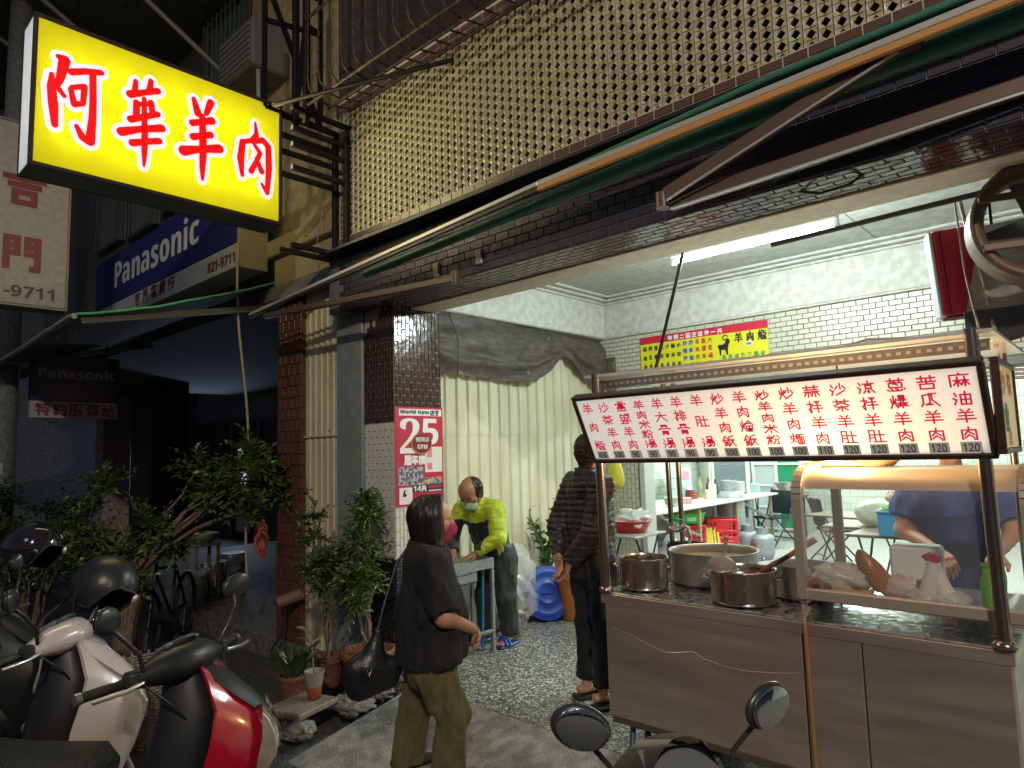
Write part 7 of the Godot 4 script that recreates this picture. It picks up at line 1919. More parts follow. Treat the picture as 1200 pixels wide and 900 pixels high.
func older_man() -> void:
	var t := thing("person", "older man in lime green jacket leaning with both hands on the table", "person", Vector3(-3.96, 0.0, -4.06), 0.12)
	var skin := skin_of("skin_tan", Color(0.34, 0.15, 0.08))
	var head := Vector3(0.03, 1.235, 0.33)
	var look := Vector3(0.0, -0.62, 0.8)
	var up := Vector3(0, 0.8, 0.62)
	var sh := [Vector3(-0.165, 1.09, 0.2), Vector3(0.175, 1.09, 0.2)]; var el := [Vector3(-0.225, 0.88, 0.29), Vector3(0.235, 0.88, 0.26)]; var wr := [Vector3(-0.1, 0.775, 0.4), Vector3(0.1, 0.775, 0.37)]
	var m := MB.new()
	var body := [bone(Vector3(0, 0.74, -0.03), Vector3(0, 1.04, 0.16), 0.125, 0.13, Vector3(0, -0.4, 0.9).normalized(), 0.8), bone(Vector3(0, 1.1, 0.22), head + Vector3(0, -0.04, -0.04), 0.06, 0.055)]
	for s in 2:
		body.append(bone(sh[s], el[s], 0.045, 0.04)); body.append(bone(el[s], wr[s], 0.04, 0.026))
		var x: float = [-0.1, 0.1][s]
		body.append(bone(Vector3(x, 0.7, -0.02), Vector3(x * 1.1, 0.4, 0.0), 0.06, 0.042)); body.append(bone(Vector3(x * 1.1, 0.4, 0.0), Vector3(x * 1.15, 0.06, -0.03), 0.038, 0.03))
	skin_over(m, body, 0.018, 0.03)
	skin_over(m, head_bones(head, look, up), 0.007, 0.012)
	for s in 2:
		var sd: float = [-1.0, 1.0][s]
		skin_over(m, hand_bones(wr[s], Vector3(-sd * 0.25, -0.25, 0.6), Vector3(0, -1, 0.15), 0.18, sd, 0.92), 0.005, 0.005)
		# bare foot in the sandal
		skin_over(m, [bone(Vector3(sd * 0.115, 0.06, -0.06), Vector3(sd * 0.13, 0.035, 0.1), 0.034, 0.026, Vector3.UP, 0.7), bone(Vector3(sd * 0.12, 0.035, 0.1), Vector3(sd * 0.11, 0.032, 0.145), 0.02, 0.012), bone(Vector3(sd * 0.14, 0.033, 0.1), Vector3(sd * 0.15, 0.03, 0.13), 0.014, 0.01)], 0.009, 0.015)
	part(t, "body", m, skin)
	eyes(t, head, look, up)
	m = MB.new()
	var back := Vector3(0, -0.4, 0.9).normalized()
	var cloth := [bone(Vector3(0, 0.735, 0.0), Vector3(0, 1.03, 0.15), 0.165, 0.16, back, 0.8), bone(Vector3(-0.12, 1.085, 0.195), Vector3(0.12, 1.085, 0.195), 0.085, 0.085), bone(Vector3(0, 1.1, 0.21), Vector3(0, 1.16, 0.255), 0.08, 0.075)]
	for s in 2:
		cloth.append(bone(sh[s], el[s], 0.078, 0.064)); cloth.append(bone(el[s], wr[s], 0.06, 0.043, Vector3.ZERO, 1.0, Plane((wr[s] - el[s]).normalized(), wr[s] - (wr[s] - el[s]).normalized() * 0.006)))
	skin_over(m, cloth, 0.009, 0.035, 0.012, Vector3(8, 13, 8), [Plane(Vector3(0, -1, -0.1).normalized(), Vector3(0, 0.665, 0)), Plane(Vector3(0, 0.8, 0.6), Vector3(0, 1.2, 0.26))], 0.0, true)
	part(t, "jacket", m, mat("jacket_cloth", Color(1, 1, 1), 0.6, 0, {"vertex": true, "bump": 0.4, "sheen": 0.2}))
	m = MB.new(); m.tube([Vector3(0.0, 0.7, 0.145), Vector3(0.0, 0.86, 0.2), Vector3(0, 1.0, 0.275), Vector3(0, 1.1, 0.315)], 0.004, 6); part(t, "zip", m, mat("zip_lime", Color(0.45, 0.55, 0.05), 0.5))
	m = MB.new()
	var legs := [bone(Vector3(-0.04, 0.7, -0.02), Vector3(0.04, 0.7, -0.02), 0.15, 0.15, Vector3.BACK, 0.85)]
	for s in [-1.0, 1.0]:
		legs.append(bone(Vector3(s * 0.085, 0.68, -0.02), Vector3(s * 0.11, 0.38, 0.0), 0.108, 0.085)); legs.append(bone(Vector3(s * 0.11, 0.38, 0.0), Vector3(s * 0.115, 0.09, -0.035), 0.08, 0.07))
	skin_over(m, legs, 0.013, 0.025, 0.024, Vector3(10, 4, 10), [Plane(Vector3.DOWN, Vector3(0, 0.075, 0)), Plane(Vector3.UP, Vector3(0, 0.8, 0))])
	part(t, "trousers", m, mat("cloth_pine", Color(0.018, 0.03, 0.027), 0.8, 0, {"sheen": 0.2}))
	var u2 := (up - look.normalized() * up.dot(look.normalized())).normalized(); var fl := look.normalized()
	m = MB.new()
	skin_over(m, [bone(head + u2 * 0.02 - fl * 0.03, head + u2 * 0.02 - fl * 0.02, 0.092, 0.09), bone(head - fl * 0.04 - u2 * 0.03, head - fl * 0.045 - u2 * 0.05, 0.08, 0.06), bone(head + Vector3(0.08, 0, 0) + u2 * 0.015, head + Vector3(0.08, 0, 0) + u2 * 0.03 - fl * 0.03, 0.018, 0.03), bone(head - Vector3(0.08, 0, 0) + u2 * 0.015, head - Vector3(0.08, 0, 0) + u2 * 0.03 - fl * 0.03, 0.018, 0.03)], 0.007, 0.012, 0.004, Vector3(40, 40, 40), [Plane((fl * 1.0 + u2 * 0.3).normalized(), head + (fl + u2 * 0.3).normalized() * 0.022), Plane((fl * 0.5 + u2).normalized(), head + (fl * 0.5 + u2).normalized() * 0.098)])
	part(t, "hair", m, mat("hair_thin", Color(0.014, 0.012, 0.012), 0.5))
	m = MB.new()
	skin_over(m, [bone(head - u2 * 0.035 + fl * 0.055, head - u2 * 0.085 + fl * 0.055, 0.058, 0.048), bone(head - u2 * 0.05 + fl * 0.098, head - u2 * 0.06 + fl * 0.098, 0.028, 0.028)], 0.007, 0.02, 0.003, Vector3(30, 60, 30), [Plane(-fl, head + fl * 0.02), Plane(u2, head - u2 * 0.03)])
	part(t, "mask", m, mat("mask_green", Color(0.42, 0.55, 0.4), 0.8))
	for s in [-1.0, 1.0]:
		m = MB.new(); m.box(Vector3(s * 0.128, 0.012, 0.03), Vector3(0.095, 0.022, 0.25), 0.01); part(t, "sandal_sole", m, mat("sandal_sole", Color(0.01, 0.03, 0.16), 0.5))
		m = MB.new()
		for z in [0.05, 0.09]: m.tube([Vector3(s * 0.128 - 0.048, 0.02, z), Vector3(s * 0.128 - 0.03, 0.06, z), Vector3(s * 0.128 + 0.02, 0.062, z), Vector3(s * 0.128 + 0.048, 0.02, z)], 0.014, 6)
		part(t, "sandal_strap", m, mat("sandal_blue", Color(0.01, 0.06, 0.34), 0.4))

func puffer_man() -> void:
	var t := thing("person", "man in dark quilted puffer jacket standing with hands behind his back", "person", Vector3(-2.56, 0.0, -3.5), 2.78)
	var skin := skin_of("skin_light", Color(0.52, 0.28, 0.18))
	var head := Vector3(0.0, 1.515, 0.03)
	var look := Vector3(-0.2, -0.02, 1.0)
	var sh := [Vector3(-0.16, 1.32, -0.02), Vector3(0.16, 1.32, -0.02)]; var el := [Vector3(-0.205, 1.06, -0.11), Vector3(0.205, 1.06, -0.11)]; var wr := [Vector3(-0.06, 0.88, -0.2), Vector3(0.07, 0.885, -0.2)]
	var m := MB.new()
	var body := [bone(Vector3(0, 0.88, 0), Vector3(0, 1.27, 0), 0.13, 0.13, Vector3.BACK, 0.8), bone(Vector3(0, 1.3, 0), Vector3(0, 1.43, 0.01), 0.06, 0.052)]
	for s in 2:
		body.append(bone(sh[s], el[s], 0.05, 0.043)); body.append(bone(el[s], wr[s], 0.042, 0.028))
		var x: float = [-0.09, 0.09][s]
		body.append(bone(Vector3(x, 0.82, 0), Vector3(x, 0.48, 0.015), 0.065, 0.045)); body.append(bone(Vector3(x, 0.48, 0.015), Vector3(x, 0.08, -0.02), 0.042, 0.034))
	skin_over(m, body, 0.018, 0.03)
	skin_over(m, head_bones(head, look, Vector3.UP), 0.007, 0.012)
	skin_over(m, hand_bones(wr[0], Vector3(0.55, -0.75, -0.1), Vector3(0.1, 0.2, -0.9), 0.35, 1.0), 0.005, 0.005)
	skin_over(m, hand_bones(wr[1] + Vector3(0, 0.02, -0.02), Vector3(-0.6, -0.7, -0.1), Vector3(0.1, 0.2, -0.9), 0.4, -1.0), 0.005, 0.005)
	for s in [-1.0, 1.0]:
		skin_over(m, [bone(Vector3(s * 0.09, 0.065, -0.06), Vector3(s * 0.1, 0.045, 0.1), 0.035, 0.027, Vector3.UP, 0.75), bone(Vector3(s * 0.095, 0.045, 0.1), Vector3(s * 0.088, 0.042, 0.16), 0.02, 0.013), bone(Vector3(s * 0.115, 0.043, 0.1), Vector3(s * 0.125, 0.04, 0.14), 0.015, 0.01)], 0.009, 0.015)
	part(t, "body", m, skin)
	eyes(t, head, look, Vector3.UP)
	m = MB.new()
	var cloth := [bone(Vector3(0, 0.83, 0.0), Vector3(0, 1.26, 0.0), 0.165, 0.16, Vector3.BACK, 0.86), bone(Vector3(-0.13, 1.31, -0.015), Vector3(0.13, 1.31, -0.015), 0.09, 0.09), bone(Vector3(0, 1.34, 0.0), Vector3(0, 1.43, 0.0), 0.085, 0.085)]
	for s in 2:
		cloth.append(bone(sh[s], el[s], 0.078, 0.07)); cloth.append(bone(el[s], wr[s], 0.067, 0.046, Vector3.ZERO, 1.0, Plane((wr[s] - el[s]).normalized(), wr[s])))
	skin_over(m, cloth, 0.0105, 0.035, 0.012, Vector3(10, 6, 10), [Plane(Vector3.DOWN, Vector3(0, 0.76, 0)), Plane(Vector3.UP, Vector3(0, 1.435, 0))], 0.009)
	part(t, "puffer_jacket", m, mat("cloth_puffer", Color(0.03, 0.021, 0.026), 0.46, 0, {"bump": 0.5, "nkind": "coarse", "scale": 2.0}))
	m = MB.new()
	var legs := [bone(Vector3(-0.04, 0.84, 0.0), Vector3(0.04, 0.84, 0.0), 0.15, 0.15, Vector3.BACK, 0.85)]
	for s in [-1.0, 1.0]:
		legs.append(bone(Vector3(s * 0.085, 0.82, 0), Vector3(s * 0.095, 0.48, 0.02), 0.11, 0.085)); legs.append(bone(Vector3(s * 0.095, 0.48, 0.02), Vector3(s * 0.09, 0.15, -0.02), 0.083, 0.058))
	skin_over(m, legs, 0.0125, 0.02, 0.024, Vector3(10, 5, 10), [Plane(Vector3.DOWN, Vector3(0, 0.12, 0)), Plane(Vector3.UP, Vector3(0, 0.92, 0))])
	part(t, "trousers", m, mat("cloth_ink", Color(0.008, 0.01, 0.014), 0.8, 0, {"sheen": 0.08}))
	m = MB.new()
	skin_over(m, [bone(head + Vector3(0, 0.045, -0.025), head + Vector3(0, 0.05, 0.02), 0.094, 0.09), bone(head + Vector3(0, 0.0, -0.05), head + Vector3(0, -0.06, -0.05), 0.075, 0.05)], 0.008, 0.015, 0.006, Vector3(40, 40, 40), [Plane((look.normalized() - Vector3(0, 0.5, 0)).normalized(), head + look.normalized() * 0.02)])
	part(t, "hair", m, mat("hair_brown", Color(0.016, 0.01, 0.008), 0.5))
	for s in [-1.0, 1.0]:
		m = MB.new(); m.box(Vector3(s * 0.105, 0.016, 0.035), Vector3(0.1, 0.03, 0.27), 0.012); part(t, "slide_sole", m, mat("slide_black", Color(0.014, 0.014, 0.015), 0.6))
		m = MB.new()
		for z in [0.05, 0.085, 0.12]: m.tube([Vector3(s * 0.105 - 0.05, 0.03, z), Vector3(s * 0.105 - 0.032, 0.068, z), Vector3(s * 0.105 + 0.022, 0.07, z), Vector3(s * 0.105 + 0.05, 0.03, z)], 0.017, 6)
		part(t, "slide_strap", m, mat("slide_black", Color(0.014, 0.014, 0.015), 0.6))

func cook() -> void:
	var t := thing("person", "cook in blue shirt and apron behind the glass case", "person", Vector3(-0.74, 0.0, -4.32), 0.35)
	var skin := skin_of("skin_light", Color(0.52, 0.28, 0.18))
	var head := Vector3(0.0, 1.52, 0.03)
	var look := Vector3(0.1, -0.3, 1.0)
	var sh := [Vector3(-0.18, 1.3, -0.01), Vector3(0.18, 1.3, -0.01)]; var el := [Vector3(-0.25, 1.06, 0.03), Vector3(0.25, 1.06, 0.03)]; var wr := [Vector3(-0.14, 0.98, 0.23), Vector3(0.12, 0.97, 0.23)]
	var m := MB.new()
	var body := [bone(Vector3(0, 0.88, 0), Vector3(0, 1.26, 0), 0.14, 0.13, Vector3.BACK, 0.8), bone(Vector3(0, 1.29, 0), Vector3(0, 1.43, 0.01), 0.06, 0.052)]
	for s in 2:
		body.append(bone(sh[s], el[s], 0.055, 0.048)); body.append(bone(el[s], wr[s], 0.045, 0.028))
		var x: float = [-0.09, 0.09][s]
		body.append(bone(Vector3(x, 0.82, 0), Vector3(x, 0.48, 0.015), 0.065, 0.045)); body.append(bone(Vector3(x, 0.48, 0.015), Vector3(x, 0.08, -0.02), 0.042, 0.034))
	skin_over(m, body, 0.018, 0.03)
	skin_over(m, head_bones(head, look, Vector3.UP), 0.008, 0.012)
	skin_over(m, hand_bones(wr[0], Vector3(0.3, -0.35, 0.8), Vector3(0.2, -0.9, -0.2), 0.5, -1.0), 0.005, 0.005)
	skin_over(m, hand_bones(wr[1], Vector3(-0.3, -0.35, 0.8), Vector3(-0.2, -0.9, -0.2), 0.5, 1.0), 0.005, 0.005)
	part(t, "body", m, skin)
	eyes(t, head, look, Vector3.UP)
	m = MB.new()
	var cloth := [bone(Vector3(0, 0.82, 0.0), Vector3(0, 1.25, 0.0), 0.19, 0.175, Vector3.BACK, 0.82), bone(Vector3(-0.13, 1.3, -0.01), Vector3(0.13, 1.3, -0.01), 0.085, 0.085)]
	for s in 2: cloth.append(bone(sh[s], el[s], 0.085, 0.085, Vector3.ZERO, 1.0, Plane((el[s] - sh[s]).normalized(), sh[s].lerp(el[s], 0.75))))
	skin_over(m, cloth, 0.014, 0.04, 0.022, Vector3(9, 5, 9), [Plane(Vector3.DOWN, Vector3(0, 0.76, 0)), Plane(Vector3.UP, Vector3(0, 1.37, 0))])
	part(t, "shirt", m, mat("cloth_blue", Color(0.045, 0.07, 0.24), 0.8, 0, {"sheen": 0.2}))
	m = MB.new()
	skin_over(m, [bone(Vector3(0, 0.6, 0.02), Vector3(0, 1.12, 0.02), 0.195, 0.18, Vector3.BACK, 0.86)], 0.016, 0.02, 0.02, Vector3(9, 5, 9), [Plane(Vector3.FORWARD, Vector3(0, 0, 0.05)), Plane(Vector3.UP, Vector3(0, 1.16, 0))])
	part(t, "apron", m, mat("cloth_navy", Color(0.02, 0.035, 0.13), 0.8))
	m = MB.new()
	var legs := [bone(Vector3(-0.04, 0.84, 0.0), Vector3(0.04, 0.84, 0.0), 0.15, 0.15, Vector3.BACK, 0.85)]
	for s in [-1.0, 1.0]:
		legs.append(bone(Vector3(s * 0.085, 0.82, 0), Vector3(s * 0.095, 0.48, 0.02), 0.11, 0.085)); legs.append(bone(Vector3(s * 0.095, 0.48, 0.02), Vector3(s * 0.09, 0.08, -0.02), 0.083, 0.07))
	skin_over(m, legs, 0.016, 0.02, 0.015, Vector3(10, 5, 10), [Plane(Vector3.DOWN, Vector3(0, 0.05, 0))])
	part(t, "trousers", m, mat("cloth_ink", Color(0.008, 0.01, 0.014), 0.8))
	m = MB.new()
	skin_over(m, [bone(head + Vector3(0, 0.045, -0.025), head + Vector3(0, 0.05, 0.02), 0.094, 0.09), bone(head + Vector3(0, 0.0, -0.05), head + Vector3(0, -0.06, -0.05), 0.075, 0.05)], 0.01, 0.015, 0.0, Vector3.ONE, [Plane((look.normalized() - Vector3(0, 0.5, 0)).normalized(), head + look.normalized() * 0.02)])
	part(t, "hair", m, mat("hair_brown", Color(0.016, 0.01, 0.008), 0.5))
	for s in [-1.0, 1.0]:
		m = MB.new(); skin_over(m, [bone(Vector3(s * 0.09, 0.045, -0.05), Vector3(s * 0.1, 0.035, 0.14), 0.045, 0.038, Vector3.UP, 0.8)], 0.014, 0.01, 0.0, Vector3.ONE, [Plane(Vector3.DOWN, Vector3(0, 0.003, 0))])
		part(t, "boot", m, mat("shoe_black", Color(0.014, 0.013, 0.013), 0.5))

# ---------------------------------------------------------------- scooters: forward is +z, the ground is y = 0
func arc_row(y: float, z: float, w: float, bow: float, n := 14, lip := 0.0) -> PackedVector3Array:
	# one level of a bowed shell: z falls back towards both edges
	var row := PackedVector3Array()
	for i in n + 1:
		var u := -1.0 + 2.0 * i / n
		row.append(Vector3(u * w, y + lip * u * u, z - bow * pow(absf(u), 1.8)))
	return row

func ring_xy(c: Vector3, rx: float, ry: float, pw := 2.6, n := 18) -> PackedVector3Array:
	var r := PackedVector3Array()
	for k in n:
		var a := TAU * k / n
		var s := pow(pow(absf(cos(a)), pw) + pow(absf(sin(a)), pw), -1.0 / pw)
		r.append(c + Vector3(cos(a) * s * rx, sin(a) * s * ry, 0))
	return r

func wheel(parent: Node, at: Vector3, turn: float) -> void:
	var b := MB.new()
	var x := Transform3D(Basis(Vector3.UP, turn) * Basis(Vector3(0, 0, 1), PI / 2), at)
	var prof := []
	for k in 13: prof.append(Vector2(0.175 + 0.045 * cos(TAU * k / 12.0), 0.045 * sin(TAU * k / 12.0)))
	b.lathe(prof, 28, x)
	var w := part(parent, "wheel", b, mat("rubber", Color(0.015, 0.015, 0.015), 0.7))
	b = MB.new(); b.lathe([Vector2(0.02, -0.03), Vector2(0.03, -0.02), Vector2(0.12, -0.012), Vector2(0.14, -0.025), Vector2(0.14, 0.025), Vector2(0.12, 0.012), Vector2(0.03, 0.02), Vector2(0.02, 0.03)], 24, x); part(w, "rim", b, mat("rim_alloy", Color(0.25, 0.25, 0.26), 0.35, 0.8))

func scooter(label: String, at: Vector3, turn: float, paint: Material, trim: Material, steer: float, seatm: Material, spread := 0.27, ms := 1.0) -> Node3D:
	var t := thing("motor_scooter", label, "scooter", at, turn, "parked scooters")
	var blk := mat("scooter_black", Color(0.014, 0.014, 0.016), 0.42); var satin := mat("scooter_satin", Color(0.03, 0.03, 0.034), 0.3)
	# front apron: rows from the crown down to the skirt
	var rows := []
	for q in [[1.0, 0.37, 0.06, 0.03], [0.95, 0.44, 0.11, 0.06], [0.87, 0.52, 0.155, 0.1], [0.78, 0.575, 0.19, 0.16], [0.7, 0.585, 0.205, 0.19], [0.6, 0.555, 0.2, 0.18], [0.48, 0.5, 0.18, 0.14], [0.36, 0.46, 0.165, 0.12], [0.28, 0.42, 0.15, 0.1]]: rows.append(arc_row(q[0], q[1], q[2], q[3], 14, 0.03))
	var b := MB.new(); b.grid(rows); part(t, "front_apron", b, paint)
	# dark cowl on the crown, lamp glass on the nose
	b = MB.new(); rows = []
	for q in [[1.01, 0.35, 0.05, 0.03], [0.97, 0.425, 0.07, 0.035], [0.91, 0.495, 0.07, 0.03], [0.86, 0.54, 0.05, 0.02]]: rows.append(arc_row(q[0] + 0.006, q[1] + 0.008, q[2], q[3]))
	b.grid(rows); part(t, "cowl", b, trim)
	for s in [-1.0, 1.0]:
		b = MB.new(); rows = []
		for q in [[0.87, 0.545, 0.01, 0.03], [0.82, 0.578, 0.015, 0.075], [0.76, 0.6, 0.02, 0.1], [0.7, 0.602, 0.045, 0.115], [0.665, 0.592, 0.085, 0.11]]:
			var row := PackedVector3Array()
			for k in 6:
				var x: float = lerpf(q[2], q[3], k / 5.0)
				row.append(Vector3(s * x, q[0] + 0.02 * k / 5.0, q[1] - 0.16 * pow(x / 0.2, 1.8) + 0.006))
			rows.append(row)
		b.grid(rows); part(t, "headlight", b, mat("lamp_glass", Color(0.45, 0.42, 0.34), 0.08, 0.5, {"coat": 1.0}))
		b = MB.new(); b.ball(Vector3(s * 0.175, 0.56, 0.375), Vector3(0.028, 0.028, 0.014), Basis(Vector3.UP, s * 0.9)); part(t, "turn_signal", b, mat("signal_amber", Color(0.5, 0.16, 0.02), 0.15, 0, {"coat": 0.6}))
	# inner leg shield and floor
	b = MB.new(); rows = []
	for q in [[1.0, 0.37, 0.06, 0.03], [0.95, 0.44, 0.11, 0.06], [0.87, 0.52, 0.155, 0.1], [0.78, 0.575, 0.19, 0.16], [0.7, 0.585, 0.205, 0.19], [0.6, 0.555, 0.2, 0.18], [0.48, 0.5, 0.18, 0.14], [0.36, 0.46, 0.165, 0.12], [0.28, 0.42, 0.15, 0.1]]: rows.append(arc_row(q[0] + 0.004, q[1] - q[3] - 0.006, q[2] * 0.985, -0.012, 10, 0.03))
	b.grid(rows); part(t, "leg_shield", b, blk)
	b = MB.new(); b.loft([ring_xz(Vector3(0, 1.0, 0.29), 0.07, 0.07), ring_xz(Vector3(0, 0.9, 0.31), 0.1, 0.1), ring_xz(Vector3(0, 0.76, 0.3), 0.14, 0.12), ring_xz(Vector3(0, 0.58, 0.26), 0.15, 0.12), ring_xz(Vector3(0, 0.42, 0.24), 0.145, 0.12), ring_xz(Vector3(0, 0.3, 0.26), 0.14, 0.14)]); part(t, "inner_shield", b, blk)
	for s in [-1.0, 1.0]:
		b = MB.new(); b.ball(Vector3(s * 0.15, 0.6, 0.27), Vector3(0.012, 0.027, 0.027)); part(t, "side_reflector", b, mat("signal_amber", Color(0.5, 0.16, 0.02), 0.15, 0, {"coat": 0.6}))
	b = MB.new(); b.box(Vector3(0, 0.29, 0.1), Vector3(0.3, 0.05, 0.42), 0.015); part(t, "floorboard", b, blk)
	# front fender and wheel
	b = MB.new(); rows = []
	for k in 11:
		var a := lerpf(-0.5, 2.5, k / 10.0)
		var row := PackedVector3Array()
		for j in 7:
			var u := -1.0 + j / 3.0
			var rr := 0.265 - 0.05 * u * u
			row.append(Vector3(u * 0.085, 0.22 + rr * sin(a), 0.62 + rr * cos(a)))
		rows.append(row)
	b.grid(rows); part(t, "front_fender", b, paint)
	wheel(t, Vector3(0, 0.22, 0.62), 0.0); wheel(t, Vector3(0, 0.22, -0.62), 0.0)
	for s in [-1.0, 1.0]:
		b = MB.new(); b.tube([Vector3(s * 0.07, 0.22, 0.62), Vector3(s * 0.06, 0.55, 0.48)], 0.018, 8); part(t, "fork", b, mat("fork_steel", Color(0.2, 0.2, 0.2), 0.5, 0.7))
	# rear body, seat, tail lamp
	b = MB.new(); b.loft([ring_xy(Vector3(0, 0.5, 0.0), 0.12, 0.14), ring_xy(Vector3(0, 0.52, -0.2), 0.15, 0.18), ring_xy(Vector3(0, 0.56, -0.5), 0.165, 0.16), ring_xy(Vector3(0, 0.62, -0.8), 0.13, 0.11), ring_xy(Vector3(0, 0.67, -0.98), 0.06, 0.06)]); part(t, "rear_body", b, paint)
	b = MB.new(); b.loft([ring_xy(Vector3(0, 0.69, 0.05), 0.08, 0.03), ring_xy(Vector3(0, 0.71, 0.0), 0.125, 0.055), ring_xy(Vector3(0, 0.72, -0.25), 0.145, 0.065), ring_xy(Vector3(0, 0.76, -0.45), 0.14, 0.07), ring_xy(Vector3(0, 0.78, -0.72), 0.11, 0.055), ring_xy(Vector3(0, 0.78, -0.8), 0.06, 0.03)]); part(t, "seat", b, seatm)
	b = MB.new(); b.box(Vector3(0, 0.66, -1.0), Vector3(0.13, 0.06, 0.03), 0.012); part(t, "tail_light", b, mat("tail_red", Color(0.3, 0.008, 0.012), 0.15))
	b = MB.new(); b.tube([Vector3(-0.16, 0.3, -0.35), Vector3(-0.17, 0.3, -0.75), Vector3(-0.17, 0.36, -0.95)], [0.035, 0.055, 0.045], 12); part(t, "muffler", b, mat("muffler", Color(0.1, 0.1, 0.1), 0.4, 0.6))
	b = MB.new(); b.tube([Vector3(0.1, 0.02, -0.2), Vector3(0.12, 0.25, -0.12)], 0.012, 6); part(t, "side_stand", b, satin)
	# handlebar: turns with the steering
	var h := Node3D.new(); h.name = "handlebar"; t.add_child(h)
	h.position = Vector3(0, 1.02, 0.26); h.rotation.y = steer
	b = MB.new(); b.loft([ring_zy(Vector3(-0.2, 0.0, -0.01), 0.028, 0.024), ring_zy(Vector3(-0.12, 0.01, 0.01), 0.05, 0.045), ring_zy(Vector3(-0.05, 0.015, 0.03), 0.075, 0.065), ring_zy(Vector3(0.05, 0.015, 0.03), 0.075, 0.065), ring_zy(Vector3(0.12, 0.01, 0.01), 0.05, 0.045), ring_zy(Vector3(0.2, 0.0, -0.01), 0.028, 0.024)]); part(h, "bar_cover", b, trim)
	b = MB.new(); b.box(Vector3(0, 0.068, -0.01), Vector3(0.15, 0.02, 0.075), 0.009, Basis(Vector3.RIGHT, -0.5)); part(h, "instrument_panel", b, mat("dial_glass", Color(0.16, 0.17, 0.18), 0.08, 0, {"coat": 1.0}))
	b = MB.new(); b.tube([Vector3(-0.06, 0.075, 0.02), Vector3(-0.03, 0.095, 0.03), Vector3(0.03, 0.095, 0.03), Vector3(0.06, 0.075, 0.02)], 0.008, 8); part(h, "dial_hood", b, satin)
	for s in [-1.0, 1.0]:
		b = MB.new(); b.tube([Vector3(s * 0.21, 0, -0.015), Vector3(s * 0.335, -0.005, -0.05)], 0.0165, 12); var g := part(h, "grip", b, mat("grip_rubber", Color(0.012, 0.012, 0.012), 0.6))
		b = MB.new(); b.tube([Vector3(s * 0.335, -0.005, -0.05), Vector3(s * 0.352, -0.006, -0.055)], 0.019, 12); part(g, "bar_end", b, mat("bar_end", Color(0.4, 0.38, 0.38), 0.3, 0.8))
		b = MB.new(); b.box(Vector3(s * 0.2, 0.01, 0.0), Vector3(0.04, 0.05, 0.05), 0.01); part(h, "switch_block", b, satin)
		b = MB.new(); b.tube([Vector3(s * 0.19, 0.0, 0.04), Vector3(s * 0.26, -0.005, 0.045), Vector3(s * 0.345, -0.012, 0.01)], [0.008, 0.007, 0.006], 8); part(h, "brake_lever", b, mat("lever_alloy", Color(0.6, 0.6, 0.6), 0.3, 0.9))
		b = MB.new(); b.tube([Vector3(s * 0.17, 0.03, 0.02), Vector3(s * (spread - 0.07), 0.09, 0.035), Vector3(s * (spread - 0.02), 0.15, 0.02), Vector3(s * spread, 0.18, 0.0)], 0.0075, 8); var st := part(h, "mirror_stem", b, satin)
		b = MB.new(); b.ball(Vector3(s * (spread + 0.02), 0.215, -0.002), Vector3(0.062, 0.045, 0.018) * ms, Basis(Vector3.UP, s * -0.25) * Basis(Vector3(0, 0, 1), s * 0.3), 22, 12); part(st, "mirror_shell", b, satin)
		b = MB.new(); b.ball(Vector3(s * (spread + 0.0215), 0.215, -0.017 * ms), Vector3(0.054, 0.039, 0.0045) * ms, Basis(Vector3.UP, s * -0.25) * Basis(Vector3(0, 0, 1), s * 0.3), 26, 14); part(st, "mirror_glass", b, mat("mirror", Color(0.55, 0.57, 0.58), 0.04, 1.0))
		b = MB.new(); b.tube([Vector3(s * 0.18, -0.01, 0.03), Vector3(s * 0.13, -0.08, 0.09), Vector3(s * 0.06, -0.16, 0.1)], 0.004, 6); part(h, "brake_cable", b, blk)
	return t

func ring_xz(c: Vector3, rx: float, rz: float, n := 18) -> PackedVector3Array:
	var r := PackedVector3Array()
	for k in n:
		var a := TAU * k / n
		var s := pow(pow(absf(cos(a)), 3.0) + pow(absf(sin(a)), 3.0), -1.0 / 3.0)
		r.append(c + Vector3(cos(a) * s * rx, 0, sin(a) * s * rz))
	return r

func ring_zy(c: Vector3, rz: float, ry: float, n := 16) -> PackedVector3Array:
	var r := PackedVector3Array()
	for k in n:
		var a := TAU * k / n
		r.append(c + Vector3(0, sin(a) * ry, cos(a) * rz))
	return r

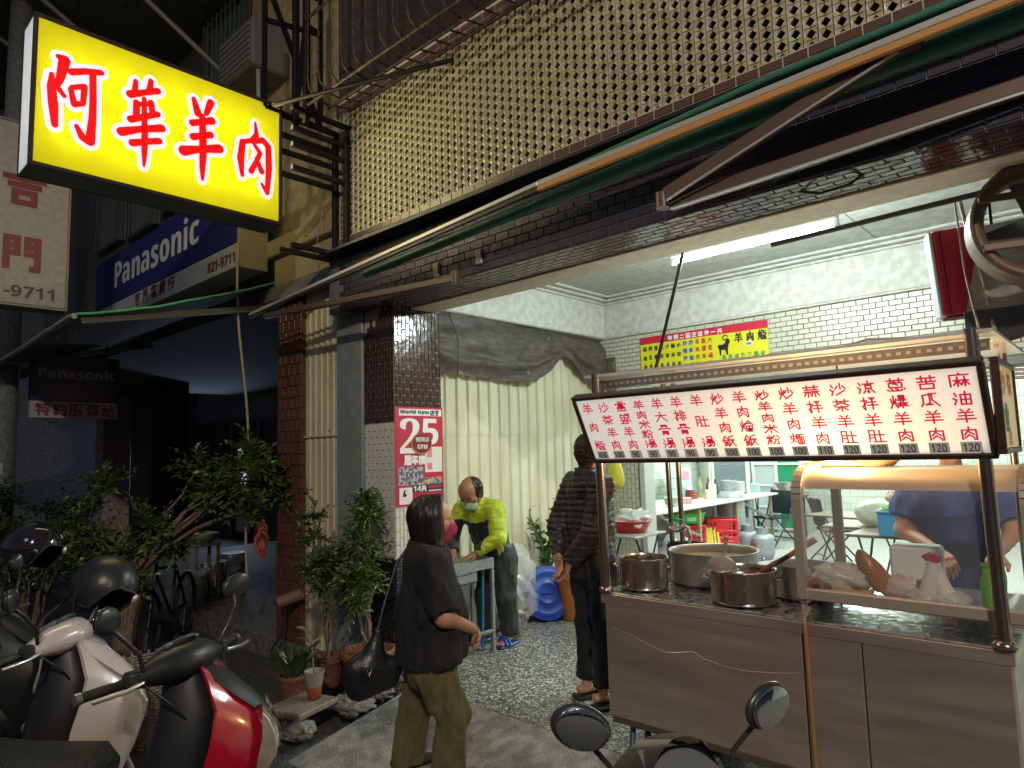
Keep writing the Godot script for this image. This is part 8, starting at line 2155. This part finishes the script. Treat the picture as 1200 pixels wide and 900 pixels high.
func helmet(label: String, at: Vector3, turn: Vector3, m: Material) -> void:
	var t := thing("helmet", label, "helmet", at)
	t.rotation = turn
	var b := MB.new()
	# open at the face (+z), deep at the sides and the nape
	var ring := []
	for layer in 2:
		var rows := []
		for k in 13:
			var row := PackedVector3Array()
			for j in 36:
				var az := TAU * j / 36.0
				var low := -0.82 + 0.98 * smoothstep(0.55, 0.95, sin(az))
				var a := lerpf(low, PI / 2, k / 12.0)
				var s := 1.0 - 0.07 * layer
				row.append(Vector3(0.126 * cos(a) * cos(az), 0.135 * sin(a), 0.146 * cos(a) * sin(az)) * s)
			rows.append(row)
		if layer == 0:
			for j in 37: ring.append(rows[0][j % 36])
		b.grid(rows, true, false)
		part(t, "shell" if layer == 0 else "lining", b, m if layer == 0 else mat("lining", Color(0.03, 0.03, 0.03), 0.9)); b = MB.new()
	b.tube(ring, 0.006, 6); part(t, "edge_trim", b, mat("trim_rubber", Color(0.02, 0.02, 0.02), 0.5))
	b = MB.new(); b.tube([Vector3(0.115, -0.04, 0.0), Vector3(0.08, -0.14, 0.02), Vector3(-0.02, -0.19, 0.03), Vector3(-0.1, -0.12, 0.02), Vector3(-0.118, -0.04, 0.0)], 0.006, 6); part(t, "chin_strap", b, mat("trim_rubber", Color(0.02, 0.02, 0.02), 0.5))
	b = MB.new(); b.ball(Vector3(0.112, 0.0, 0.075), Vector3(0.008, 0.012, 0.02)); part(t, "badge", b, mat("badge_silver", Color(0.6, 0.6, 0.6), 0.3, 0.6))
	b = MB.new(); b.ball(Vector3(0.06, 0.0, 0.14), Vector3(0.012, 0.02, 0.01)); part(t, "visor_stud", b, mat("badge_silver", Color(0.6, 0.6, 0.6), 0.3, 0.6))

func scooters() -> void:
	var red := mat("paint_red", Color(0.40, 0.006, 0.022), 0.25, 0.0, {"coat": 1.0}); var black := mat("scooter_black", Color(0.014, 0.014, 0.016), 0.42)
	var white := mat("paint_pearl", Color(0.52, 0.46, 0.45), 0.28, 0.0, {"coat": 0.8}); var grey := mat("paint_grey", Color(0.08, 0.072, 0.068), 0.35, 0.3, {"coat": 0.6}); var blue := mat("paint_blue", Color(0.012, 0.03, 0.2), 0.25, 0, {"coat": 1.0})
	var seat := mat("seat_vinyl", Color(0.012, 0.014, 0.015), 0.5, 0, {"bump": 0.6, "nkind": "grain"})
	scooter("red and black scooter, the one nearest the pavement plants", Vector3(-2.69, -0.18, -0.79), 2.48, red, black, -0.48, seat)
	var w := scooter("pearl white scooter with a black helmet on its handlebar", Vector3(-3.43, -0.18, -0.61), 2.5, white, white, -0.14, seat)
	var bs := scooter("dark blue scooter parked farthest left, behind the white one", Vector3(-4.25, -0.18, -0.49), 2.5, black, black, -0.1, mat("seat_grey", Color(0.1, 0.11, 0.1), 0.5, 0, {"bump": 0.6, "nkind": "grain"}))
	(bs.get_node("rear_body") as MeshInstance3D).material_override = blue
	var f := scooter("grey scooter in front of the food cart, only mirrors and dash showing", Vector3(-0.67, -0.18, -1.35), -2.189, grey, grey, 0.0, seat, 0.25, 1.3)
	f.scale = Vector3(0.885, 0.885, 0.885)
	var vb := MB.new(); var vr := []
	for j in 5:
		var row := PackedVector3Array()
		for i in 15:
			var u := -1.0 + i / 7.0
			row.append(Vector3(u * (0.17 - 0.012 * j), 0.03 + (0.1 + 0.012 * j) * (1.0 - pow(absf(u), 2.4)), 0.1 - 0.035 * j))
		vr.append(row)
	vb.grid(vr); part(f.get_node("handlebar"), "dash_cowl", vb, grey)
	vb = MB.new(); vb.box(Vector3(0, 0.1, 0.0), Vector3(0.2, 0.006, 0.09), 0.002, Basis(Vector3.RIGHT, -0.45)); part(f.get_node("handlebar"), "dash_glass", vb, mat("dial_glass", Color(0.16, 0.17, 0.18), 0.08, 0, {"coat": 1.0}))
	var ink := mat("print_black", Color(0.012, 0.012, 0.02), 0.5)
	helmet("matt black open face helmet hung on the white scooter", Vector3(-3.46, 1.0, -1.03), Vector3(0.25, 1.9, -0.45), mat("helmet_matt", Color(0.018, 0.019, 0.021), 0.38, 0, {"bump": 0.1}))
	helmet("glossy dark helmet on the farthest scooter", Vector3(-4.4, 1.11, -0.96), Vector3(0.1, 2.2, -0.2), mat("helmet_gloss", Color(0.014, 0.01, 0.012), 0.12, 0, {"coat": 1.0}))

# ---------------------------------------------------------------- plants
func branchy(b: MB, root: Vector3, tips: Array, r: float, sd: int) -> void:
	var g := RandomNumberGenerator.new(); g.seed = sd
	for tip in tips:
		var pts := []; var rad := []
		for k in 7:
			var v := k / 6.0
			pts.append(root.lerp(tip, v) + Vector3(g.randf_range(-1, 1), 0, g.randf_range(-1, 1)) * 0.05 * sin(PI * v) * root.distance_to(tip) + Vector3(0, 0.08 * sin(PI * v) * root.distance_to(tip), 0))
			rad.append(lerpf(r, r * 0.2, v))
		b.tube(pts, rad, 7)

func sprays(b: MB, tips: Array, spread: float, per: int, size: float, sd: int) -> void:
	# leaves set along twigs that leave each tip in all directions
	var g := RandomNumberGenerator.new(); g.seed = sd
	b.tinted = true
	for tip in tips:
		for k in per:
			var d := Vector3(g.randfn(), g.randfn() * 0.7 + 0.35, g.randfn()).normalized()
			var l := spread * g.randf_range(0.35, 1.0)
			for j in 7:
				var v := (j + 1) / 7.0
				var side: Vector3 = d.cross(Vector3(0, 1, 0.1)).normalized() * (1.0 if j % 2 else -1.0)
				var dir := (d * 0.7 + side * 0.7 + Vector3(g.randfn(), g.randfn() + 0.2, g.randfn()) * 0.25).normalized()
				leaf(b, tip + d * l * v - Vector3(0, 0.12 * l * v * v, 0), dir, size * g.randf_range(0.7, 1.2), size * 0.4, g)

func plants() -> void:
	var bark := mat("bark", Color(0.27, 0.2, 0.15), 0.85, 0, {"to": Color(0.12, 0.08, 0.06), "freq": 0.03, "stretch": Vector3(3, 0.5, 3), "bump": 1.6, "nkind": "coarse"})
	var leafm := mat("leaf_green", Color(0.085, 0.14, 0.028), 0.36, 0, {"vertex": true, "back": Color(0.1, 0.17, 0.02)})
	var leafd := mat("leaf_dark", Color(0.04, 0.075, 0.026), 0.36, 0, {"vertex": true, "back": Color(0.03, 0.06, 0.015)})
	var t := thing("street_tree", "small crooked tree growing behind the white scooter's helmet", "tree", Vector3(-6.45, -0.18, -2.12))
	var b := MB.new()
	b.tube([Vector3(0.0, -0.1, 0), Vector3(0.01, 0.1, 0.01), Vector3(0.04, 0.35, 0.0), Vector3(0.03, 0.65, -0.02), Vector3(0.08, 0.82, -0.05)], [0.19, 0.135, 0.115, 0.11, 0.07], 14)
	for k in 7: b.tube([Vector3(0.12 * cos(k), -0.1, 0.12 * sin(k)), Vector3(0.04 + 0.09 * cos(k), 0.3, 0.09 * sin(k)), Vector3(0.05 + 0.07 * cos(k + 0.4), 0.75, 0.07 * sin(k + 0.4))], [0.05, 0.035, 0.02], 7)
	part(t, "trunk", b, bark)
	var tips := [Vector3(-0.2, 1.0, 0.5), Vector3(-0.42, 1.1, 0.3), Vector3(-0.05, 0.9, 0.4), Vector3(0.25, 0.8, 0.1), Vector3(-0.35, 1.2, 0.35), Vector3(-0.15, 1.05, 0.2), Vector3(-0.5, 1.0, 0.45), Vector3(0.3, 1.0, -0.25), Vector3(0.15, 1.15, -0.1), Vector3(-0.1, 1.55, 0.2), Vector3(-0.3, 0.95, 0.15), Vector3(0.1, 0.95, 0.1)]
	var high := [Vector3(0.6, 1.45, -0.45), Vector3(0.75, 1.5, -0.6), Vector3(0.35, 1.5, -0.6), Vector3(0.9, 1.6, -0.7), Vector3(0.55, 1.55, -0.6), Vector3(0.8, 1.6, -0.85), Vector3(0.65, 1.75, -0.75), Vector3(0.4, 1.65, -0.4), Vector3(0.95, 1.45, -1.0), Vector3(0.45, 1.35, -0.5), Vector3(0.8, 1.3, -0.7)]
	b = MB.new(); branchy(b, Vector3(0.06, 0.75, -0.04), tips, 0.018, 5); branchy(b, Vector3(0.08, 0.8, -0.05), high, 0.022, 6); part(t, "branches", b, bark)
	b = MB.new(); sprays(b, tips, 0.3, 24, 0.08, 7); sprays(b, high, 0.32, 24, 0.085, 8); stuff(part(t, "crown", b, leafm))
	t = thing("dark_bush", "dark leafy bush at the foot of the grey utility pole", "bush", Vector3(-8.0, -0.18, -1.75))
	tips = []
	var g := RandomNumberGenerator.new(); g.seed = 90
	for k in 20: tips.append(Vector3(g.randf_range(-0.6, 0.6), g.randf_range(0.4, 1.6), g.randf_range(-0.5, 0.6)))
	b = MB.new(); branchy(b, Vector3.ZERO, tips, 0.018, 9); part(t, "stems", b, bark)
	b = MB.new(); sprays(b, tips, 0.34, 22, 0.075, 10); stuff(part(t, "foliage", b, leafd))
	# potted plants beside the pillar
	var terra := mat("terracotta", Color(0.21, 0.075, 0.045), 0.75, 0, {"to": Color(0.14, 0.055, 0.035), "freq": 0.04, "bump": 0.4})
	var spots := [[Vector3(-4.02, -0.02, -2.84), 0.19, 0.24, "tall leafy shrub in a large terracotta pot against the pillar", [Vector3(0.0, 1.0, 0.02), Vector3(-0.08, 0.9, 0.0), Vector3(0.1, 0.95, 0.06), Vector3(0.06, 0.78, 0.1), Vector3(-0.1, 0.62, 0.1), Vector3(0.12, 0.5, 0.08), Vector3(-0.05, 0.45, 0.12), Vector3(0.02, 0.62, 0.0), Vector3(-0.16, 0.4, 0.02), Vector3(0.05, 0.36, 0.14)], 0.06, 12],
		[Vector3(-4.32, -0.05, -2.72), 0.12, 0.2, "bushy yellow green shrub left of the large terracotta pot", [Vector3(-0.1, 0.8, 0.05), Vector3(-0.2, 0.95, 0.0), Vector3(0.0, 0.6, 0.1), Vector3(0.06, 0.5, 0.08), Vector3(-0.08, 0.55, 0.06), Vector3(0.1, 0.64, 0.05)], 0.06, 10],
		[Vector3(-4.24, -0.04, -2.4), 0.1, 0.16, "low dark sword leaved plant in a brown pot", [], 0.0, 0]]
	for q in spots:
		t = thing("potted_plant", q[3], "potted plant", q[0], 0, "potted plants by the pillar")
		var r: float = q[1]; var h: float = q[2]
		b = MB.new(); b.lathe([Vector2(0.001, 0), Vector2(r * 0.68, 0), Vector2(r * 0.7, 0.005), Vector2(r * 0.92, h * 0.8), Vector2(r, h * 0.82), Vector2(r, h), Vector2(r * 0.9, h), Vector2(r * 0.86, h * 0.88), Vector2(0.001, h * 0.86)], 26); part(t, "pot", b, terra)
		if q[4].size():
			var up := []
			for p in q[4]: up.append(p + Vector3(0, h, 0))
			b = MB.new(); branchy(b, Vector3(0, h * 0.85, 0), up, 0.011, 12); part(t, "stems", b, bark)
			b = MB.new(); sprays(b, up, 0.19, q[6] + 10, q[5], 13 + up.size()); stuff(part(t, "foliage", b, leafm))
		else:
			b = MB.new(); b.tinted = true
			for k in 14:
				var a := k * 2.4
				var d := Vector3(cos(a) * 0.5, 0.85, sin(a) * 0.5).normalized()
				leaf(b, Vector3(cos(a) * 0.03, h * 0.85, sin(a) * 0.03), d, 0.24, 0.06, g)
			part(t, "leaves", b, leafd)
	# seedling in a small two tone pot on the plank
	t = thing("potted_plant", "seedling in a small grey and orange pot on the plank", "potted plant", Vector3(-4.01, 0.012, -2.42), 0, "potted plants by the pillar")
	b = MB.new(); b.lathe([Vector2(0.001, 0), Vector2(0.042, 0), Vector2(0.05, 0.075)], 20); part(t, "pot_base", b, mat("pot_orange", Color(0.34, 0.075, 0.025), 0.6))
	b = MB.new(); b.lathe([Vector2(0.05, 0.075), Vector2(0.066, 0.17), Vector2(0.06, 0.17), Vector2(0.055, 0.15), Vector2(0.001, 0.15)], 20); part(t, "pot", b, mat("pot_grey", Color(0.24, 0.22, 0.19), 0.7))
	b = MB.new(); b.tube([Vector3(0, 0.14, 0), Vector3(-0.01, 0.3, 0.01), Vector3(-0.02, 0.42, 0.0)], 0.006, 6); part(t, "stem", b, bark)
	b = MB.new(); b.tinted = true
	for k in 9: leaf(b, Vector3(-0.012, 0.24 + 0.022 * k, 0.005), Vector3(cos(k * 2.1), 0.6, sin(k * 2.1)).normalized(), 0.12, 0.035, g)
	part(t, "leaves", b, mat("leaf_grey", Color(0.1, 0.12, 0.07), 0.4, 0, {"vertex": true}))
	# arching plant behind the blue lid
	t = thing("potted_plant", "tall glossy arching plant behind the blue lid", "potted plant", Vector3(-4.16, 0.0, -4.98), 0.6, "potted plants by the pillar")
	b = MB.new(); b.lathe([Vector2(0.001, 0), Vector2(0.11, 0), Vector2(0.14, 0.22), Vector2(0.13, 0.22), Vector2(0.001, 0.2)], 22); part(t, "pot", b, terra)
	b = MB.new(); var lb := MB.new(); lb.tinted = true
	for k in 8:
		var a := k * 0.785 + 0.3
		var reach := 0.12 + 0.12 * (k % 3)
		var pts := []
		for j in 8:
			var v := j / 7.0
			pts.append(Vector3(cos(a) * reach * v * v, 0.2 + (0.95 - 0.08 * (k % 4)) * v - 0.12 * v * v * v, sin(a) * reach * v * v))
		b.tube(pts, [0.012, 0.011, 0.01, 0.009, 0.008, 0.007, 0.006, 0.004], 6)
		for j in range(2, 8):
			for s in [-1.0, 1.0]:
				var d: Vector3 = pts[j] - pts[j - 1]
				var side: Vector3 = d.cross(Vector3(sin(a), 0.2, cos(a))).normalized() * s
				leaf(lb, pts[j], (d.normalized() * 0.6 + side * 0.8).normalized(), 0.1, 0.045, g)
	part(t, "stems", b, mat("stem_green", Color(0.06, 0.11, 0.03), 0.5)); part(t, "leaves", lb, mat("leaf_gloss", Color(0.035, 0.1, 0.018), 0.2, 0, {"vertex": true}))

# ---------------------------------------------------------------- the rest of the street
func street_things() -> void:
	var b := MB.new(); var t: Node3D
	# lamp standard behind the viewer, whose light falls across the road on to the shop front
	t = thing("street_lamp", "tall street lamp across the road behind the viewer", "street lamp", Vector3(4.6, -0.18, 4.2))
	b.tube([Vector3(0, 0, 0), Vector3(0, 6.3, 0), Vector3(-0.3, 6.6, -0.25), Vector3(-0.9, 6.7, -0.75)], [0.09, 0.06, 0.05, 0.04], 12); part(t, "post", b, mat("pipe_grey", Color(0.24, 0.24, 0.23), 0.5, 0.4))
	b = MB.new(); b.box(Vector3(-1.15, 6.72, -0.95), Vector3(0.4, 0.1, 0.6), 0.03, Basis(Vector3.UP, 0.87)); part(t, "lamp_head", b, mat("pipe_grey", Color(0.24, 0.24, 0.23), 0.5, 0.4))
	b = MB.new(); b.box(Vector3(-1.15, 6.66, -0.95), Vector3(0.32, 0.012, 0.45), 0.0, Basis(Vector3.UP, 0.87)); part(t, "lamp_glass", b, mat("lamp_glow", Color(1, 0.95, 0.85), 0.3, 0, {"glow": Color(1.0, 0.93, 0.8), "power": 10.0}))
	var l := SpotLight3D.new(); l.name = "lamp_light"; l.light_color = Color(1.0, 0.94, 0.84); l.light_energy = 40.0; l.light_size = 0.2; l.spot_range = 40.0; l.spot_angle = 70.0; l.spot_angle_attenuation = 0.6; l.spot_attenuation = 2.0; l.shadow_enabled = true
	t.add_child(l); l.position = Vector3(-1.15, 6.62, -0.95); l.rotation = Vector3(-0.95, 0.79, 0)
	t = thing("utility_pole", "grey concrete utility pole at the left edge", "pole", Vector3(-8.75, -0.18, -1.6))
	b = MB.new(); b.tube([Vector3(0, -0.1, 0), Vector3(0, 9, 0)], [0.14, 0.1], 18); part(t, "shaft", b, mat("pole_concrete", Color(0.17, 0.18, 0.175), 0.8, 0, {"to": Color(0.11, 0.115, 0.11), "freq": 0.03, "bump": 0.3}))
	part(t, "number_plate", box_mb(Vector3(0.13, 1.7, 0.05), Vector3(0.01, 0.12, 0.08)), mat("plate_pale", Color(0.4, 0.4, 0.4), 0.5))
	# a long rope hanging from the blue board
	b = MB.new(); var pts := []
	for k in 15: pts.append(Vector3(-5.78 - 0.004 * k, 3.5 - 0.215 * k, -2.72 - 0.012 * k + 0.03 * sin(k * 0.6)))
	b.tube(pts, 0.012, 7); solo("hanging_rope", "pale rope hanging from the blue board to the ground", "rope", b, mat("rope_pale", Color(0.34, 0.29, 0.2), 0.8))
	# plank step and stones under the pots
	t = thing("plank_step", "weathered plank laid on stones under the small pot", "plank", Vector3(-4.02, -0.05, -2.34), 0.25)
	part(t, "plank", box_mb(Vector3(0, 0.035, 0), Vector3(0.3, 0.04, 0.34), 0.008), mat("plank_grey", Color(0.26, 0.23, 0.18), 0.8, 0, {"to": Color(0.17, 0.14, 0.1), "freq": 0.03, "stretch": Vector3(0.6, 1, 4), "bump": 0.6}))
	var stone := mat("stone_grey", Color(0.15, 0.14, 0.125), 0.9, 0, {"to": Color(0.24, 0.22, 0.2), "freq": 0.05, "bump": 1.2})
	var n := 0
	for q in [[-3.9, -0.1, -2.24, 0.12, 0.06, "rough stone under the plank's front edge"], [-4.15, -0.12, -2.1, 0.08, 0.06, "small upright stone at the plank's left end"], [-3.86, -0.05, -2.62, 0.14, 0.055, "long rough stone beside the apron's edge"], [-3.9, -0.05, -2.86, 0.1, 0.05, "square stone below the large terracotta pot"]]:
		b = MB.new(); lump(b, Vector3(q[0], q[1], q[2]), Vector3(q[3], q[4], q[3] * 0.8), 0.5, 200 + n); n += 1; solo("stone", q[5], "stone", b, stone, "stones under the pots")
	# buckets and clutter in the dark arcade next door
	var pail := mat("pail_white", Color(0.5, 0.5, 0.45), 0.5, 0, {"to": Color(0.22, 0.22, 0.2), "freq": 0.03})
	for q in [[-8.2, -3.6, 0.15, "dirty white paint pail nearest the brown pillar"], [-8.75, -4.1, 0.15, "dirty white pail behind the nearest one"], [-7.75, -3.2, 0.14, "grey pail under the tree's branches"]]:
		t = thing("paint_pail", q[3], "pail", Vector3(q[0], -0.02, q[1]), 0, "pails in the dark arcade")
		b = MB.new(); b.lathe([Vector2(0.001, 0), Vector2(q[2] * 0.86, 0), Vector2(q[2], 0.3), Vector2(q[2] * 1.06, 0.3), Vector2(q[2] * 1.06, 0.36), Vector2(q[2] * 0.98, 0.36), Vector2(0.001, 0.35)], 24); part(t, "body", b, pail)
		b = MB.new(); b.tube([Vector3(-q[2], 0.33, 0), Vector3(-q[2] * 0.8, 0.2, q[2] * 0.9), Vector3(q[2] * 0.8, 0.2, q[2] * 0.9), Vector3(q[2], 0.33, 0)], 0.004, 5); part(t, "bail", b, steel())
	t = thing("white_basin", "white basin on a stool under the tree's crown", "basin", Vector3(-7.9, 0.62, -3.35))
	b = MB.new(); b.lathe([Vector2(0.001, 0), Vector2(0.1, 0), Vector2(0.16, 0.1), Vector2(0.17, 0.1), Vector2(0.1, 0.01)], 22); part(t, "bowl", b, pail)
	t = thing("wooden_stool", "small wooden stool holding the white basin", "stool", Vector3(-7.9, -0.02, -3.35))
	part(t, "seat", box_mb(Vector3(0, 0.62, 0), Vector3(0.3, 0.03, 0.3), 0.005), mat("stool_wood", Color(0.2, 0.13, 0.07), 0.7))
	for x in [-0.12, 0.12]:
		for z in [-0.12, 0.12]: part(t, "leg", box_mb(Vector3(x, 0.3, z), Vector3(0.03, 0.61, 0.03)), mat("stool_wood", Color(0.2, 0.13, 0.07), 0.7))
	b = MB.new(); crumple(b, Vector3(-5.72, 0.85, -2.93), Vector3(0.05, 0.16, 0.06), 0.5, 301); solo("pink_cloth", "pink rag hanging on the brown pillar's left side", "cloth", b, mat("rag_pink", Color(0.4, 0.1, 0.07), 0.9))
	t = thing("drain_pipe", "short brown pipe end sticking out beside the beige sheet", "pipe", Vector3(-5.3, 0.36, -2.98))
	b = MB.new(); b.tube([Vector3(0.1, 0.06, -0.05), Vector3(-0.02, 0.0, 0.1)], 0.05, 16, false); part(t, "pipe", b, mat("pipe_brown", Color(0.2, 0.11, 0.07), 0.6))
	b = MB.new(); b.tube([Vector3(0.0, -0.03, 0.05), Vector3(-0.03, -0.25, 0.06), Vector3(-0.15, -0.42, 0.1)], 0.012, 7); part(t, "hose", b, mat("cord_black", Color(0.02, 0.02, 0.02), 0.7))
	# bicycle leaning behind the trunk
	t = thing("bicycle", "old black bicycle leaning behind the tree trunk", "bicycle", Vector3(-6.75, -0.18, -2.55), 0.9)
	var fr := mat("bike_black", Color(0.015, 0.015, 0.016), 0.4, 0.3)
	for z in [-0.5, 0.5]:
		b = MB.new(); var rg := []
		for k in 33: rg.append(Vector3(0, 0.31 + 0.29 * sin(TAU * k / 32.0), z + 0.29 * cos(TAU * k / 32.0)))
		b.tube(rg, 0.019, 8); var w := part(t, "wheel", b, mat("rubber", Color(0.015, 0.015, 0.015), 0.7))
		b = MB.new()
		for k in 14: b.tube([Vector3(0, 0.31, z), Vector3(0, 0.31 + 0.28 * sin(TAU * k / 14.0), z + 0.28 * cos(TAU * k / 14.0))], 0.0025, 4)
		part(w, "spokes", b, steel())
	for q in [[Vector3(0, 0.31, -0.5), Vector3(0, 0.3, -0.08)], [Vector3(0, 0.3, -0.08), Vector3(0, 0.78, -0.2)], [Vector3(0, 0.3, -0.08), Vector3(0, 0.74, 0.34)], [Vector3(0, 0.72, -0.19), Vector3(0, 0.78, 0.33)], [Vector3(0, 0.31, -0.5), Vector3(0, 0.72, -0.19)], [Vector3(0, 0.31, 0.5), Vector3(0, 0.9, 0.3)]]:
		b = MB.new(); b.tube([q[0], q[1]], 0.014, 8); part(t, "frame_tube", b, fr)
	b = MB.new(); b.box(Vector3(0, 0.82, -0.2), Vector3(0.13, 0.05, 0.24), 0.02); part(t, "saddle", b, fr)
	b = MB.new(); b.tube([Vector3(-0.26, 0.95, 0.2), Vector3(-0.15, 0.98, 0.32), Vector3(0.15, 0.98, 0.32), Vector3(0.26, 0.95, 0.2)], 0.011, 8); part(t, "handlebar", b, steel())
	# woven basket between the white and red scooters
	t = thing("woven_basket", "grey woven basket standing between the white and red scooters", "basket", Vector3(-3.56, -0.18, -1.26), 0.3)
	b = MB.new()
	for k in 26:
		var rg := []
		var r := 0.14 + 0.04 * k / 25.0
		for j in 61:
			var rr: float = r + 0.007 * (1.0 if (j + k) % 2 else -1.0)
			rg.append(Vector3(rr * cos(TAU * j / 60.0), 0.43 + 0.0135 * k, rr * sin(TAU * j / 60.0)))
		b.tube(rg, 0.0066, 5, false)
	for j in 30: b.tube([Vector3(0.14 * cos(TAU * j / 30.0), 0.42, 0.14 * sin(TAU * j / 30.0)), Vector3(0.18 * cos(TAU * j / 30.0), 0.79, 0.18 * sin(TAU * j / 30.0))], 0.006, 5)
	part(t, "weave", b, mat("wicker", Color(0.17, 0.155, 0.135), 0.75))
	b = MB.new(); b.lathe([Vector2(0.001, 0.0), Vector2(0.12, 0.0), Vector2(0.135, 0.42), Vector2(0.001, 0.43)], 24); part(t, "drum", b, mat("drum_grey", Color(0.08, 0.08, 0.08), 0.7))
	# block and brick that hold the cart
	b = MB.new(); b.box(Vector3(-1.72, 0.05, -3.02), Vector3(0.34, 0.1, 0.18), 0.012, Basis(Vector3.UP, 0.1)); solo("concrete_block", "grey concrete block wedged under the cart", "block", b, stone)
	b = MB.new(); b.tube([Vector3(-2.03, 0.16, -3.08), Vector3(-2.03, 0.03, -3.06), Vector3(-1.95, 0.02, -3.02)], 0.015, 8); solo("blue_prop", "bent blue metal prop under the cart's left corner", "prop", b, mat("prop_blue", Color(0.08, 0.12, 0.2), 0.5, 0.3))
	b = MB.new(); b.tube([Vector3(-1.93, 0.16, -3.05), Vector3(-1.92, 0.06, -3.04), Vector3(-1.88, 0.02, -3.0)], [0.015, 0.018, 0.03], 8); solo("black_stand_foot", "black folded stand foot beside the blue prop", "stand", b, mat("black_iron", Color(0.012, 0.012, 0.013), 0.5, 0.4))
	# houses that close the street on the far left and across the road
	t = thing("far_house", "dark tall house closing the view on the far left", "house", Vector3(-19, -0.18, -4))
	part(t, "wall", box_mb(Vector3(0, 5, 2), Vector3(4, 10, 14)), mat("far_house_wall", Color(0.08, 0.08, 0.085), 0.9, 0, {"to": Color(0.12, 0.115, 0.11), "freq": 0.02}))
	for y in [2.2, 5.2, 8.0]:
		for z in [-2.0, 1.5, 5.0]: part(t, "window", box_mb(Vector3(2.02, y, z), Vector3(0.06, 1.2, 1.1)), mat("dark_pane", Color(0.02, 0.025, 0.03), 0.12))
